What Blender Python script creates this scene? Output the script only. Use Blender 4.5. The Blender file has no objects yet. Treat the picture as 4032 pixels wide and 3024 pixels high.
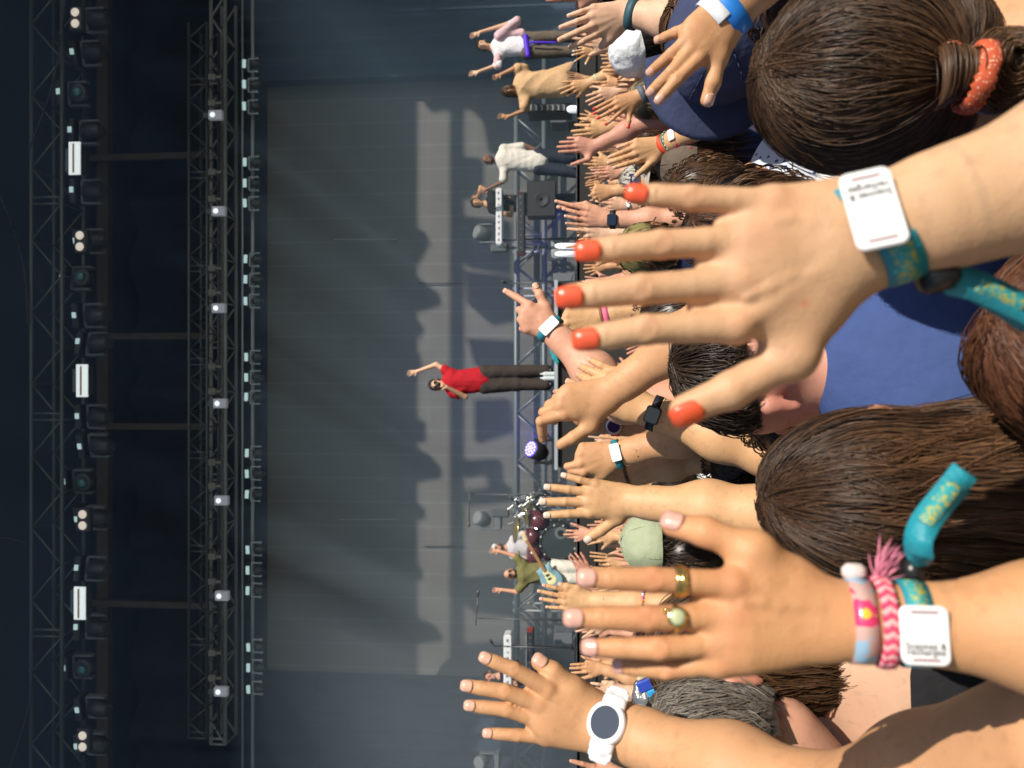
import bpy, math, random
import numpy as np
from mathutils import Vector, Matrix
R = math.radians
# ---------------------------------------------------------------- camera, light, exposure
sc = bpy.context.scene
COL = sc.collection
CAM = np.array((0.0, 0.0, 2.0)); PITCH = math.atan(262.5/3024)
FWD = np.array((0, math.cos(PITCH), math.sin(PITCH))); UPV = np.array((0, -math.sin(PITCH), math.cos(PITCH))); RGT = np.array((1.0, 0, 0))
cd = bpy.data.cameras.new("camera"); cam = bpy.data.objects.new("camera", cd); COL.objects.link(cam)
cd.sensor_width = 36; cd.lens = 27; cd.clip_start = .02; cd.clip_end = 300
# the phone was held upright and the picture stored on its side: the camera's right is the world's down
xa, ya, za = Vector(-UPV), Vector(RGT), Vector(-FWD)
M = Matrix((xa, ya, za)).transposed().to_4x4(); M.translation = Vector(CAM); cam.matrix_world = M
cd.dof.use_dof = True; cd.dof.focus_distance = 1.6; cd.dof.aperture_fstop = 7.5
sc.camera = cam
SUN_EL, SUN_AZ = 38.0, 38.0      # above the horizon; degrees to the right of straight behind the camera
world = bpy.data.worlds.new("World"); sc.world = world; world.use_nodes = True
wn = world.node_tree.nodes; wl = world.node_tree.links
sky = wn.new('ShaderNodeTexSky'); sky.sky_type = 'NISHITA'; sky.sun_disc = False
sky.sun_elevation = R(SUN_EL); sky.sun_rotation = R(180 - SUN_AZ)
wl.new(sky.outputs[0], wn['Background'].inputs[0]); wn['Background'].inputs[1].default_value = .09
sd = bpy.data.lights.new("sun", 'SUN'); sd.energy = 5.0; sd.angle = R(.5); sd.color = (1, .93, .82)
sun = bpy.data.objects.new("sun", sd); COL.objects.link(sun)
S_ = Vector((math.sin(R(SUN_AZ))*math.cos(R(SUN_EL)), -math.cos(R(SUN_AZ))*math.cos(R(SUN_EL)), math.sin(R(SUN_EL))))
sun.rotation_euler = S_.to_track_quat('Z', 'Y').to_euler()
sc.view_settings.view_transform = 'Standard'; sc.view_settings.look = 'None'
sc.view_settings.exposure = .14; sc.view_settings.gamma = 1
sc.cycles.use_denoising = True; sc.cycles.max_bounces = 6; sc.cycles.diffuse_bounces = 3
sc.cycles.volume_bounces = 0; sc.cycles.caustics_reflective = False; sc.cycles.caustics_refractive = False
sc.cycles.use_adaptive_sampling = True; sc.cycles.adaptive_threshold = .02
random.seed(7); RNG = np.random.default_rng(7)

# ---------------------------------------------------------------- measuring: positions taken from the photo, at real distances
V = {'F': (0, 0, 1), 'D': (0, 0, 1.8228),
     'c1': (2100, 0, .27125), 'c2': (2100, 400, .27125), 'c3': (2100, 750, .27125), 'c4': (2100, 1150, .27125),
     'c5': (2100, 1550, .27125), 'c6': (2100, 1950, .27125), 'c7': (2100, 2300, .27125), 'c8': (2100, 2574, .27125),
     'a': (2100, 0, .48216), 'b': (2100, 700, .48216), 'e': (2100, 1400, .48216), 'g': (2100, 2200, .49677),
     'h': (3032, 0, .48216), 'i': (3032, 700, .48216), 'j': (3032, 1400, .48216), 'k': (3032, 2200, .49677),
     's1': (1500, 0, .48216), 's2': (1500, 800, .48216), 's3': (1500, 1500, .48216), 's4': (1500, 2200, .49677)}
def full(v, x, y):
    o = V[v]; return o[0]+x*o[2], o[1]+y*o[2]
def ray(v, x, y):
    X, Y = full(v, x, y)
    return FWD + RGT*(-(Y-1512)/3024) + UPV*(-(X-2016)/3024)
def P(v, x, y, d): return CAM + d*ray(v, x, y)                 # at distance d along the view
def PY(v, x, y, yw):                                           # where the sight line meets the upright plane Y = yw
    r = ray(v, x, y); return CAM + r*(yw/r[1])
def nrm(a):
    a = np.asarray(a, float); return a/(np.linalg.norm(a)+1e-12)
def arr(*a): return np.array(a, float)

# ---------------------------------------------------------------- naming, linking
def tag(o, label=None, cat=None, group=None, kind=None):
    if label: o['label'] = label
    if cat: o['category'] = cat
    if group: o['group'] = group
    if kind: o['kind'] = kind
    return o
def link_mesh(name, verts, faces, m, parent=None, smooth=True, attrs=None):
    me = bpy.data.meshes.new(name)
    verts = np.asarray(verts, dtype=np.float32)
    if isinstance(faces, np.ndarray) and faces.ndim == 2:
        n, k = faces.shape
        me.vertices.add(len(verts)); me.vertices.foreach_set('co', verts.ravel())
        me.loops.add(n*k); me.loops.foreach_set('vertex_index', faces.astype(np.int32).ravel())
        me.polygons.add(n); me.polygons.foreach_set('loop_start', np.arange(0, n*k, k, dtype=np.int32))
        me.update(calc_edges=True); me.validate()
    else:
        me.from_pydata(verts.tolist(), [], [list(map(int, f)) for f in faces])
    if smooth: me.polygons.foreach_set('use_smooth', np.ones(len(me.polygons), dtype=bool))
    for k, a in (attrs or {}).items():
        at = me.attributes.new(k, 'FLOAT', 'POINT'); at.data.foreach_set('value', np.asarray(a, dtype=np.float32))
    me.materials.append(m); me.update()
    o = bpy.data.objects.new(name, me); COL.objects.link(o)
    if parent: attach(o, parent)
    return o
def attach(o, parent):
    o.parent = parent; o.matrix_parent_inverse = Matrix.Translation(-parent.location)
def empty(name, loc=(0, 0, 0)):
    o = bpy.data.objects.new(name, None); o.location = Vector(loc); COL.objects.link(o); return o
def copy_tree(o, parent=None):
    c = o.copy(); COL.objects.link(c)
    if parent: c.parent = parent
    for ch in list(o.children): copy_tree(ch, c)
    return c

# ---------------------------------------------------------------- materials
MC = {}
def mat(name, col, rough=.6, metal=0., noise=0., nscale=20., bump=0., bscale=60., emit=None, es=1., coat=0., spec=.5, coords='Object'):
    key = name
    if key in MC: return MC[key]
    m = bpy.data.materials.new(name); m.use_nodes = True; nt = m.node_tree; b = nt.nodes['Principled BSDF']
    b.inputs['Base Color'].default_value = (*col, 1); b.inputs['Roughness'].default_value = rough
    b.inputs['Metallic'].default_value = metal; b.inputs['Specular IOR Level'].default_value = spec
    b.inputs['Coat Weight'].default_value = coat
    if emit: b.inputs['Emission Color'].default_value = (*emit, 1); b.inputs['Emission Strength'].default_value = es
    tc = nt.nodes.new('ShaderNodeTexCoord')
    if noise:
        n = nt.nodes.new('ShaderNodeTexNoise'); n.inputs['Scale'].default_value = nscale; n.inputs['Detail'].default_value = 4
        nt.links.new(tc.outputs[coords], n.inputs['Vector'])
        mx = nt.nodes.new('ShaderNodeMix'); mx.data_type = 'RGBA'
        mx.inputs[6].default_value = (*[max(0, c*(1-noise)) for c in col], 1); mx.inputs[7].default_value = (*[min(1, c*(1+noise)) for c in col], 1)
        nt.links.new(n.outputs['Fac'], mx.inputs[0]); nt.links.new(mx.outputs[2], b.inputs['Base Color'])
    if bump:
        n2 = nt.nodes.new('ShaderNodeTexNoise'); n2.inputs['Scale'].default_value = bscale; n2.inputs['Detail'].default_value = 5
        nt.links.new(tc.outputs[coords], n2.inputs['Vector'])
        bp = nt.nodes.new('ShaderNodeBump'); bp.inputs['Strength'].default_value = bump; bp.inputs['Distance'].default_value = .01
        nt.links.new(n2.outputs['Fac'], bp.inputs['Height']); nt.links.new(bp.outputs[0], b.inputs['Normal'])
    MC[key] = m; return m
def skin(name, col, red=(.62, .25, .15), sss=.0):
    if name in MC: return MC[name]
    m = bpy.data.materials.new(name); m.use_nodes = True; nt = m.node_tree; b = nt.nodes['Principled BSDF']; L = nt.links.new
    tc = nt.nodes.new('ShaderNodeTexCoord')
    def noise(s, d=4):
        n = nt.nodes.new('ShaderNodeTexNoise'); n.inputs['Scale'].default_value = s; n.inputs['Detail'].default_value = d; L(tc.outputs['Object'], n.inputs['Vector']); return n
    def mix(a, bb, f):
        mx = nt.nodes.new('ShaderNodeMix'); mx.data_type = 'RGBA'
        for s, v in ((6, a), (7, bb)):
            if isinstance(v, tuple): mx.inputs[s].default_value = (*v, 1)
            else: L(v, mx.inputs[s])
        if isinstance(f, float): mx.inputs[0].default_value = f
        else: L(f, mx.inputs[0])
        return mx.outputs[2]
    def rampf(src, a, b2):
        r = nt.nodes.new('ShaderNodeMapRange'); r.inputs[1].default_value = a; r.inputs[2].default_value = b2; L(src, r.inputs[0]); return r.outputs[0]
    def rampf2(src, a, b2):
        r = nt.nodes.new('ShaderNodeMapRange'); r.inputs[3].default_value = a; r.inputs[4].default_value = b2; L(src, r.inputs[0]); return r.outputs[0]
    c0 = mix(tuple(c*.84 for c in col), tuple(min(1, c*1.1) for c in col), noise(28).outputs['Fac'])
    f1 = nt.nodes.new('ShaderNodeMath'); f1.operation = 'MULTIPLY'; L(rampf(noise(11, 2).outputs['Fac'], .45, .75), f1.inputs[0]); f1.inputs[1].default_value = .3
    c1 = mix(c0, tuple(.5*(c+r) for c, r in zip(col, red)), f1.outputs[0])
    at = nt.nodes.new('ShaderNodeAttribute'); at.attribute_name = 'red'
    c2 = mix(c1, red, at.outputs['Fac'])
    c3 = mix(c2, tuple(.62*a+.1*r for a, r in zip(col, red)), rampf(noise(75, 6).outputs['Fac'], .54, .88))
    L(c3, b.inputs['Base Color']); b.inputs['Specular IOR Level'].default_value = .38
    L(rampf2(noise(45, 3).outputs['Fac'], .44, .64), b.inputs['Roughness'])
    if sss: b.inputs['Subsurface Weight'].default_value = sss; b.inputs['Subsurface Scale'].default_value = .006; b.inputs['Subsurface Radius'].default_value = (1, .35, .2)
    bp = nt.nodes.new('ShaderNodeBump'); bp.inputs['Strength'].default_value = .2; bp.inputs['Distance'].default_value = .001
    vo = nt.nodes.new('ShaderNodeTexVoronoi'); vo.inputs['Scale'].default_value = 520; L(tc.outputs['Object'], vo.inputs['Vector'])
    ad = nt.nodes.new('ShaderNodeMath'); ad.operation = 'ADD'; L(vo.outputs['Distance'], ad.inputs[0]); L(noise(120).outputs['Fac'], ad.inputs[1])
    L(ad.outputs[0], bp.inputs['Height']); L(bp.outputs[0], b.inputs['Normal'])
    MC[name] = m; return m
def hairmat(name, dark, light, rough=.38):
    if name in MC: return MC[name]
    m = bpy.data.materials.new(name); m.use_nodes = True; nt = m.node_tree; b = nt.nodes['Principled BSDF']; L = nt.links.new
    at = nt.nodes.new('ShaderNodeAttribute'); at.attribute_name = 'tone'
    mx = nt.nodes.new('ShaderNodeMix'); mx.data_type = 'RGBA'; mx.inputs[6].default_value = (*dark, 1); mx.inputs[7].default_value = (*light, 1)
    L(at.outputs['Fac'], mx.inputs[0]); L(mx.outputs[2], b.inputs['Base Color'])
    b.inputs['Roughness'].default_value = rough; b.inputs['Specular IOR Level'].default_value = .42
    MC[name] = m; return m
def cloth(name, col, noise=.12, bump=.5, bscale=14, rough=.85):
    if name in MC: return MC[name]
    m = mat(name, col, rough=rough, noise=noise*1.5, nscale=30, bump=bump, bscale=bscale, spec=.2)
    for n in m.node_tree.nodes:
        if n.type == 'BUMP': n.inputs['Distance'].default_value = .022
    return m

# ---------------------------------------------------------------- hard-surface mesh builder
class MB:
    def __init__(s): s.v = []; s.f = []
    def add(s, v, f):
        n = len(s.v); s.v += [tuple(map(float, p)) for p in v]; s.f += [tuple(i+n for i in q) for q in f]; return s
    def box(s, c, size, ax=None, bev=0):
        ax = np.eye(3) if ax is None else np.array([nrm(a) for a in ax]); c = np.asarray(c, float); h = np.asarray(size, float)/2
        if bev <= 0:
            v = [c+ax[0]*h[0]*i+ax[1]*h[1]*j+ax[2]*h[2]*k for i in (-1, 1) for j in (-1, 1) for k in (-1, 1)]
            return s.add(v, [(0, 1, 3, 2), (4, 6, 7, 5), (0, 4, 5, 1), (2, 3, 7, 6), (0, 2, 6, 4), (1, 5, 7, 3)])
        b = min(bev, *(h*.9)); out = []; idx = {}
        for i in (-1, 1):
            for j in (-1, 1):
                for k in (-1, 1):
                    for a in range(3):
                        q = [h[0]-b, h[1]-b, h[2]-b]; q[a] = h[a]; idx[(i, j, k, a)] = len(out)
                        out.append(c+ax[0]*q[0]*i+ax[1]*q[1]*j+ax[2]*q[2]*k)
        F = []
        for a in range(3):
            u, w = [(1, 2), (2, 0), (0, 1)][a]
            for sg in (-1, 1):
                cs = []
                for su, sw in ((-1, -1), (1, -1), (1, 1), (-1, 1)):
                    t = [0, 0, 0]; t[a] = sg; t[u] = su; t[w] = sw; cs.append(idx[(*t, a)])
                F.append(tuple(cs if sg > 0 else cs[::-1]))
        for a in range(3):
            u, w = [(1, 2), (2, 0), (0, 1)][a]
            for su in (-1, 1):
                for sw in (-1, 1):
                    t0 = [0]*3; t0[a] = -1; t0[u] = su; t0[w] = sw; t1 = list(t0); t1[a] = 1
                    q = (idx[(*t0, u)], idx[(*t1, u)], idx[(*t1, w)], idx[(*t0, w)]); F.append(q if su*sw < 0 else q[::-1])
        for i in (-1, 1):
            for j in (-1, 1):
                for k in (-1, 1):
                    q = (idx[(i, j, k, 0)], idx[(i, j, k, 1)], idx[(i, j, k, 2)]); F.append(q if i*j*k > 0 else q[::-1])
        return s.add(out, F)
    def tube(s, a, b, r, r2=None, n=8, cap=True):
        a = np.asarray(a, float); b = np.asarray(b, float); r2 = r if r2 is None else r2
        d = nrm(b-a); u = nrm(np.cross(d, (0, 0, 1) if abs(d[2]) < .9 else (1, 0, 0))); w = np.cross(d, u)
        v = [p+rr*(math.cos(t)*u+math.sin(t)*w) for p, rr in ((a, r), (b, r2)) for t in [2*math.pi*i/n for i in range(n)]]
        f = [(i, (i+1) % n, n+(i+1) % n, n+i) for i in range(n)]
        if cap: f += [tuple(range(n))[::-1], tuple(range(n, 2*n))]
        return s.add(v, f)
    def path(s, pts, r, n=6):
        for a, b in zip(pts[:-1], pts[1:]): s.tube(a, b, r, n=n)
        return s
    def lathe(s, c, axis, prof, n=20, flat=None):        # prof: (distance along axis, radius)
        c = np.asarray(c, float); d = nrm(axis); u = nrm(np.cross(d, (0, 0, 1) if abs(d[2]) < .9 else (1, 0, 0))); w = np.cross(d, u); v = []; f = []
        for (h, r) in prof: v += [c+d*h+r*(math.cos(t)*u+math.sin(t)*w) for t in [2*math.pi*i/n for i in range(n)]]
        for k in range(len(prof)-1):
            f += [(k*n+i, k*n+(i+1) % n, (k+1)*n+(i+1) % n, (k+1)*n+i) for i in range(n)]
        f += [tuple(range(n))[::-1], tuple(range((len(prof)-1)*n, len(prof)*n))]
        return s.add(v, f)
    def build(s, name, m, parent=None, smooth=False, local=False):
        o = link_mesh(name, s.v, s.f, m, None, smooth)
        if parent:
            if local: o.parent = parent
            else: attach(o, parent)
        return o

# ---------------------------------------------------------------- soft shapes: distance field and its surface
def cone(a, b, ra, rb=None, k=.01, n=None, f=1.): return (np.asarray(a, float), np.asarray(b, float), ra, ra if rb is None else rb, k, None if n is None else nrm(n), f)
def ball(c, r, k=.01, n=None, f=1.): return cone(c, np.asarray(c, float)+1e-5, r, r, k, n, f)
def surface(prims, vox, box=None, clip=None):
    bx = box or prims
    lo = np.min([np.minimum(p[0]-p[2], p[1]-p[3]) for p in bx], 0)-3*vox
    hi = np.max([np.maximum(p[0]+p[2], p[1]+p[3]) for p in bx], 0)+3*vox
    dim = np.ceil((hi-lo)/vox).astype(int)+1
    F = np.full(dim, 1., np.float32)
    gx = [lo[i]+vox*np.arange(dim[i], dtype=np.float32) for i in range(3)]
    for a, b, ra, rb, k, n, fl in prims:
        m = max(ra, rb)+abs(k)*1.2+2*vox
        i0 = np.clip(np.floor((np.minimum(a, b)-m-lo)/vox).astype(int), 0, dim); i1 = np.clip(np.ceil((np.maximum(a, b)+m-lo)/vox).astype(int)+1, 0, dim)
        if np.any(i1 <= i0): continue
        X = gx[0][i0[0]:i1[0], None, None]-a[0]; Y = gx[1][None, i0[1]:i1[1], None]-a[1]; Z = gx[2][None, None, i0[2]:i1[2]]-a[2]
        if np.prod(i1-i0) == 0: continue
        ba = b-a; L2 = float(ba@ba)+1e-12
        t = np.clip((X*ba[0]+Y*ba[1]+Z*ba[2])/L2, 0, 1)
        dx = X-t*ba[0]; dy = Y-t*ba[1]; dz = Z-t*ba[2]
        if n is not None:
            q = (dx*n[0]+dy*n[1]+dz*n[2])*(1/fl-1); dx = dx+q*n[0]; dy = dy+q*n[1]; dz = dz+q*n[2]
        d = np.sqrt(dx*dx+dy*dy+dz*dz)-(ra+(rb-ra)*t)
        if n is not None: d = d*(.5+.5*min(fl, 1))
        S = F[i0[0]:i1[0], i0[1]:i1[1], i0[2]:i1[2]]
        if k < 0:      # carve
            kk = -k; h = np.clip(.5-.5*(S+d)/kk, 0, 1); S[...] = S*(1-h)+(-d)*h+kk*h*(1-h)
        else:
            h = np.clip(.5+.5*(d-S)/k, 0, 1); S[...] = d*(1-h)+S*h-k*h*(1-h)
    v, f = nets(F, lo, vox)
    if clip is not None:
        k = (v-clip[0])@clip[1] > 0; f = f[k[f].all(1)]
        used = np.zeros(len(v), bool); used[f.ravel()] = True; ix = np.cumsum(used)-1; v = v[used]; f = ix[f]
    return v, f
def nets(F, lo, vox):
    ins = F < 0
    c = np.zeros(np.array(F.shape)-1, np.uint8)
    sl = lambda o, n: slice(o, n-1+o)
    for i in (0, 1):
        for j in (0, 1):
            for k in (0, 1): c += ins[sl(i, F.shape[0]), sl(j, F.shape[1]), sl(k, F.shape[2])]
    act = np.argwhere((c > 0) & (c < 8))
    idx = np.full(c.shape, -1, np.int64); idx[tuple(act.T)] = np.arange(len(act))
    co = np.array([(i, j, k) for i in (0, 1) for j in (0, 1) for k in (0, 1)])
    val = np.stack([F[act[:, 0]+o[0], act[:, 1]+o[1], act[:, 2]+o[2]] for o in co], 1)
    acc = np.zeros((len(act), 3)); cnt = np.zeros(len(act))
    for p in range(8):
        for q in range(p+1, 8):
            if np.abs(co[p]-co[q]).sum() != 1: continue
            va, vb = val[:, p], val[:, q]; m = (va < 0) != (vb < 0)
            t = np.where(m, va/np.where(m, va-vb, 1), 0)
            acc += np.where(m[:, None], co[p]+t[:, None]*(co[q]-co[p]), 0); cnt += m
    vert = lo+vox*(act+acc/np.maximum(cnt, 1)[:, None])
    faces = []
    for ax in range(3):
        n = F.shape; s0 = [slice(1, -1)]*3; s0[ax] = slice(0, n[ax]-1); s1 = list(s0); s1[ax] = slice(1, n[ax])
        A = ins[tuple(s0)]; B = ins[tuple(s1)]; e = np.argwhere(A != B)
        if not len(e): continue
        off = np.array([1, 1, 1]); off[ax] = 0; g = e+off
        u, w = [(1, 2), (2, 0), (0, 1)][ax]
        q = []
        for du, dw in ((-1, -1), (0, -1), (0, 0), (-1, 0)):
            h = g.copy(); h[:, u] += du; h[:, w] += dw; q.append(idx[tuple(h.T)])
        q = np.stack(q, 1); fl = ~A[tuple(e.T)]; q[fl] = q[fl][:, ::-1]
        faces.append(q)
    f = np.concatenate(faces); f = f[(f >= 0).all(1)]
    return vert, f
def wrinkle(o, amp=.004, k=38., seed=0, dirs=6, base=arr(0, 0, 1)):
    me = o.data; n = len(me.vertices); co = np.empty(n*3); me.vertices.foreach_get('co', co); co = co.reshape(-1, 3)
    nn = np.empty(n*3, np.float32); me.vertex_normals.foreach_get('vector', nn); nn = nn.reshape(-1, 3); rg = np.random.default_rng(seed+5); h = np.zeros(n)
    for i in range(dirs):
        d = rg.normal(size=3); d[2] *= .45; d = nrm(d)*k*(.5+.28*i); w = 1.6*np.sin(co@(rg.normal(size=3)*k*.25)+i); h += (1-2*np.abs(np.sin(co@d*.5+w+rg.uniform(0, 6))))*(1/(1+.5*i))*(.5+.5*np.sin(co@(rg.normal(size=3)*k*.2)+i*2))
    co = co+nn*(amp*h/1.6)[:, None]; me.vertices.foreach_set('co', co.ravel()); me.update(); return o
def merge(parts):
    vs = []; fs = []; n = 0
    for v, f in parts: vs.append(v); fs.append(f+n); n += len(v)
    return np.concatenate(vs), np.concatenate(fs)
def falloff(v, pts):
    a = np.zeros(len(v))
    for c, r, s in pts: a = np.maximum(a, s*np.exp(-((v-c)**2).sum(1)/(r*r)))
    return a
# ---------------------------------------------------------------- hands, arms, people
TONE = {'fair': ((.68, .42, .28), (.66, .28, .19)), 'tan': ((.58, .31, .155), (.58, .22, .11)), 'gold': ((.62, .36, .18), (.60, .26, .13)),
        'pink': ((.62, .32, .21), (.60, .20, .13)), 'red': ((.56, .27, .19), (.52, .17, .12)), 'brown': ((.42, .22, .12), (.4, .17, .1)),
        'dark': ((.20, .095, .055), (.2, .08, .05)), 'hero': ((.61, .375, .215), (.60, .24, .13)), 'ringhand': ((.60, .31, .145), (.58, .19, .10))}
def tone(t, sss=0.): return skin('skin_'+t+('_near' if sss else ''), *TONE[t], sss=sss)
FN = ('index', 'middle', 'ring', 'pinky')
MCP = {'index': (.025, .088, .002), 'middle': (.0035, .092, .005), 'ring': (-.0165, .087, .003), 'pinky': (-.034, .078, -.002)}
FL = {'index': .083, 'middle': .092, 'ring': .085, 'pinky': .068}
FR = {'index': .0090, 'middle': .0092, 'ring': .0086, 'pinky': .0075}
TH = dict(cmc=(.020, .018, -.006), mcp=(.042, .050, -.008), len=.060)
def hand_parts(v, W, tips, thumb, size=1., d=None, fs=1., palm=False, pips=None, mcps=None, tmcp=None, fat=1., dd=None, tilt=0., knuck=1., wpx=None, tend=1., vox_fine=False, pw=1.):
    """W wrist pixel, tips four pixels index..pinky, thumb tip pixel. Returns shapes, nail frames and joints."""
    T = [full(v, *t) for t in tips]; w = full(v, *W)
    if d is None:
        L = math.dist(T[1], w); d = 3024*.184*size*fs/max(L, 1)
    Wp = P('F', *w, d); tp = [P('F', *t, d) for t in T]; tt = full(v, *thumb); ttp = P('F', *tt, d)
    back = nrm(CAM-Wp)
    if mcps: mp = [P(v, *m, d) for m in mcps]; yv = nrm(np.mean(mp, 0)-Wp)
    else: yv = nrm(np.mean(tp, 0)-Wp)
    n = nrm(back-(back@yv)*yv); x = np.cross(yv, n)
    lat = (ttp-Wp)@x
    if mcps: lat = (mp[0]-mp[3])@x
    elif tmcp is None: lat = (tp[0]-tp[3])@x
    if lat < 0: x = -x
    if tilt:
        yv = nrm(yv*math.cos(R(tilt))-n*math.sin(R(tilt))); n = nrm(n-(n@yv)*yv)
    nd = -n if palm else n           # towards the back of the hand
    s = size; dd = dd or [0]*5
    pr = []; J = {}; nails = []
    def K(q): return Wp+s*(q[0]*x+q[1]*yv+q[2]*nd)
    for i, f in enumerate(FN):
        m = (mp[i]+nd*.003*s) if mcps else K(MCP[f]); J[f] = [m]
        t = tp[i]-nd*0; L = s*FL[f]; ch = t-m; l = np.linalg.norm(ch)
        if dd[i]: t = P('F', *T[i], d+dd[i]); ch = t-m; l = np.linalg.norm(ch)
        elif l < L*.97:
            h = math.sqrt((.97*L)**2-l*l); t = m+ch*(1-.0*h)-n*h if not palm else m+ch+(-n)*h*.6
            t = P('F', *T[i], float((t-CAM)@FWD)); ch = t-m
            l = np.linalg.norm(ch)
        LL = max(L, l); sag = math.sqrt(max(0, (LL*.5)**2-(l*.5)**2))
        bn = nrm(nd-(nd@nrm(ch))*nrm(ch)) if l > 1e-4 else nd
        pip = m+ch*.46+bn*(.035*LL+sag*.55); dip = m+ch*.75+bn*(.022*LL+sag*.38)
        if pips and pips[i] is not None:
            pd = float((pip-CAM)@FWD); pip = P(v, *pips[i], pd); dip = pip+(t-pip)*.54+bn*.012*LL
        r = FR[f]*s*fat; J[f] += [pip, dip, t]
        te = t-nrm(t-dip)*r*.8
        pr += [cone(m, m+(pip-m)*.5, r*1.13, r*1.0, .0035*s), cone(m+(pip-m)*.5, pip, r*.99, r*.985, .0012*s), cone(pip, dip, r*.985, r*.89, .0012*s), cone(dip, te, r*.89, r*.80, .0010*s, n=bn, f=.92)]
        pr += [ball(pip+bn*r*.08*knuck, r*.99, .0012*s)]
        nails.append((dip, t, bn, r))
        if vox_fine:
            w_ = np.cross(nrm(dip-m), bn)
            for o_ in (-.0022, 0, .0022):
                c_ = pip+nrm(dip-m)*o_*s+bn*(r*1.10); pr.append(cone(c_-w_*r*.42-bn*r*.07, c_+w_*r*.42-bn*r*.07, .0008*s, .0008*s, -.0016*s))
            c_ = dip+bn*r*.97; pr.append(cone(c_-w_*r*.36-bn*r*.08, c_+w_*r*.36-bn*r*.08, .0006*s, .0006*s, -.0014*s))
    # palm
    pl = []
    ws = s*fat
    wl_, wr_ = Wp-x*.015*s*pw, Wp+x*.014*s*pw
    for i, f in enumerate(FN):
        base = wl_+(wr_-wl_)*((3-i)/3.)
        pl.append(cone(base-nd*.002*s, J[f][0]-nd*.004*s, .0150*ws, .0105*ws, .014*s))
    mid = (J['index'][0]+J['pinky'][0])/2
    pl.append(cone(Wp+(mid-Wp)*.3, Wp+(mid-Wp)*.85, .027*ws*(.5+.5*pw), .030*ws, .012*s, n=nd, f=.46))
    for i, f in enumerate(FN):
        m = J[f][0]; r = FR[f]*s*fat
        pl.append(ball(m+nd*r*.10*knuck, r*1.02, .006*s))
        if tend: pl.append(cone(Wp+(m-Wp)*.35+nd*(.0105*s*fat), m+nd*r*.5, .0020*s, .0026*s, .0065*s))
    if vox_fine:      # veins on the back of the hand
        rgv = random.Random(int(abs(Wp[0])*1e4))
        for a, b, q0_, q1_ in (('index', 'middle', .35, .95), ('middle', 'ring', .25, .9), ('ring', 'pinky', .3, .95)):
            e_ = (J[a][0]+J[b][0])/2; pts_ = [Wp+(e_-Wp)*(q0_+(q1_-q0_)*i/4)+x*rgv.uniform(-.003, .003)*s+nd*(.0118-.0006*i)*s*fat for i in range(5)]
            pl += [cone(u_, w2_, .0016*s, .0016*s, .0045*s) for u_, w2_ in zip(pts_[:-1], pts_[1:])]
    for a, b in (('index', 'middle'), ('middle', 'ring'), ('ring', 'pinky')):
        A, B = J[a][0], J[b][0]; A2, B2 = A+(J[a][1]-A)*.42, B+(J[b][1]-B)*.42
        pl.append(cone((A+B)/2-nd*.004*s, (A2+B2)/2-nd*.004*s, .0075*s*fat, .0055*s*fat, .006*s, n=nd, f=.8))
    # thumb
    tm = P(v, *tmcp, d-.0*s) if tmcp else None
    cmc = K(TH['cmc']) if not mcps else Wp+(J['index'][0]-Wp)*.18+x*.006*s-nd*.006*s
    if tm is None:
        lt = nrm(ttp-cmc); base = K(TH['mcp']); tm = cmc+nrm(nrm(base-cmc)+.45*lt)*.045*s-nd*.004*s
    else: tm = tm-nd*.006*s
    tipz = ttp+(-nd)*.012*s
    if dd[4]: tipz = P('F', *tt, d+dd[4])
    ch = tipz-tm; l = np.linalg.norm(ch); L = TH['len']*s
    if l < L*.95 and not dd[4]: tipz = tipz-n*math.sqrt((L*.95)**2-l*l)*.8; tipz = P('F', *tt, float((tipz-CAM)@FWD)); ch = tipz-tm
    side = nrm(np.cross(ch, nd)); 
    tn = nrm(nrm(np.cross(side, ch))*1.0); tn = tn if tn@nd > 0 else -tn
    tn = nrm(tn+.35*x)
    tn = nrm(tn-(tn@nrm(ch))*nrm(ch))
    ip = tm+ch*.52+tn*.004*s; r = .0108*s*fat; te = tipz-nrm(ch)*r*.75
    th = [cone(cmc, tm, .0165*ws*(.4+.6*pw), .0130*ws, .016*s), cone(tm, ip, r*1.12, r*1.0, .007*s), cone(ip, te, r*1.03, r*.86, .004*s, n=tn, f=.85),
          cone(cmc+(tm-cmc)*.45, Wp+(J['index'][0]-Wp)*.62-nd*.004*s, .011*ws, .009*ws, .016*s, n=nd, f=.7),
          cone(tm-nrm(ch)*.004*s, Wp+(J['index'][0]-Wp)*.78-nd*.004*s, .007*ws, .006*ws, .014*s)]
    nails.append((ip, tipz, tn, r)); J['thumb'] = [cmc, tm, ip, tipz]
    return pl+th+pr, nails, J, dict(W=Wp, y=yv, x=x, n=nd, v=n, d=d, s=s, fat=fat)
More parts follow.
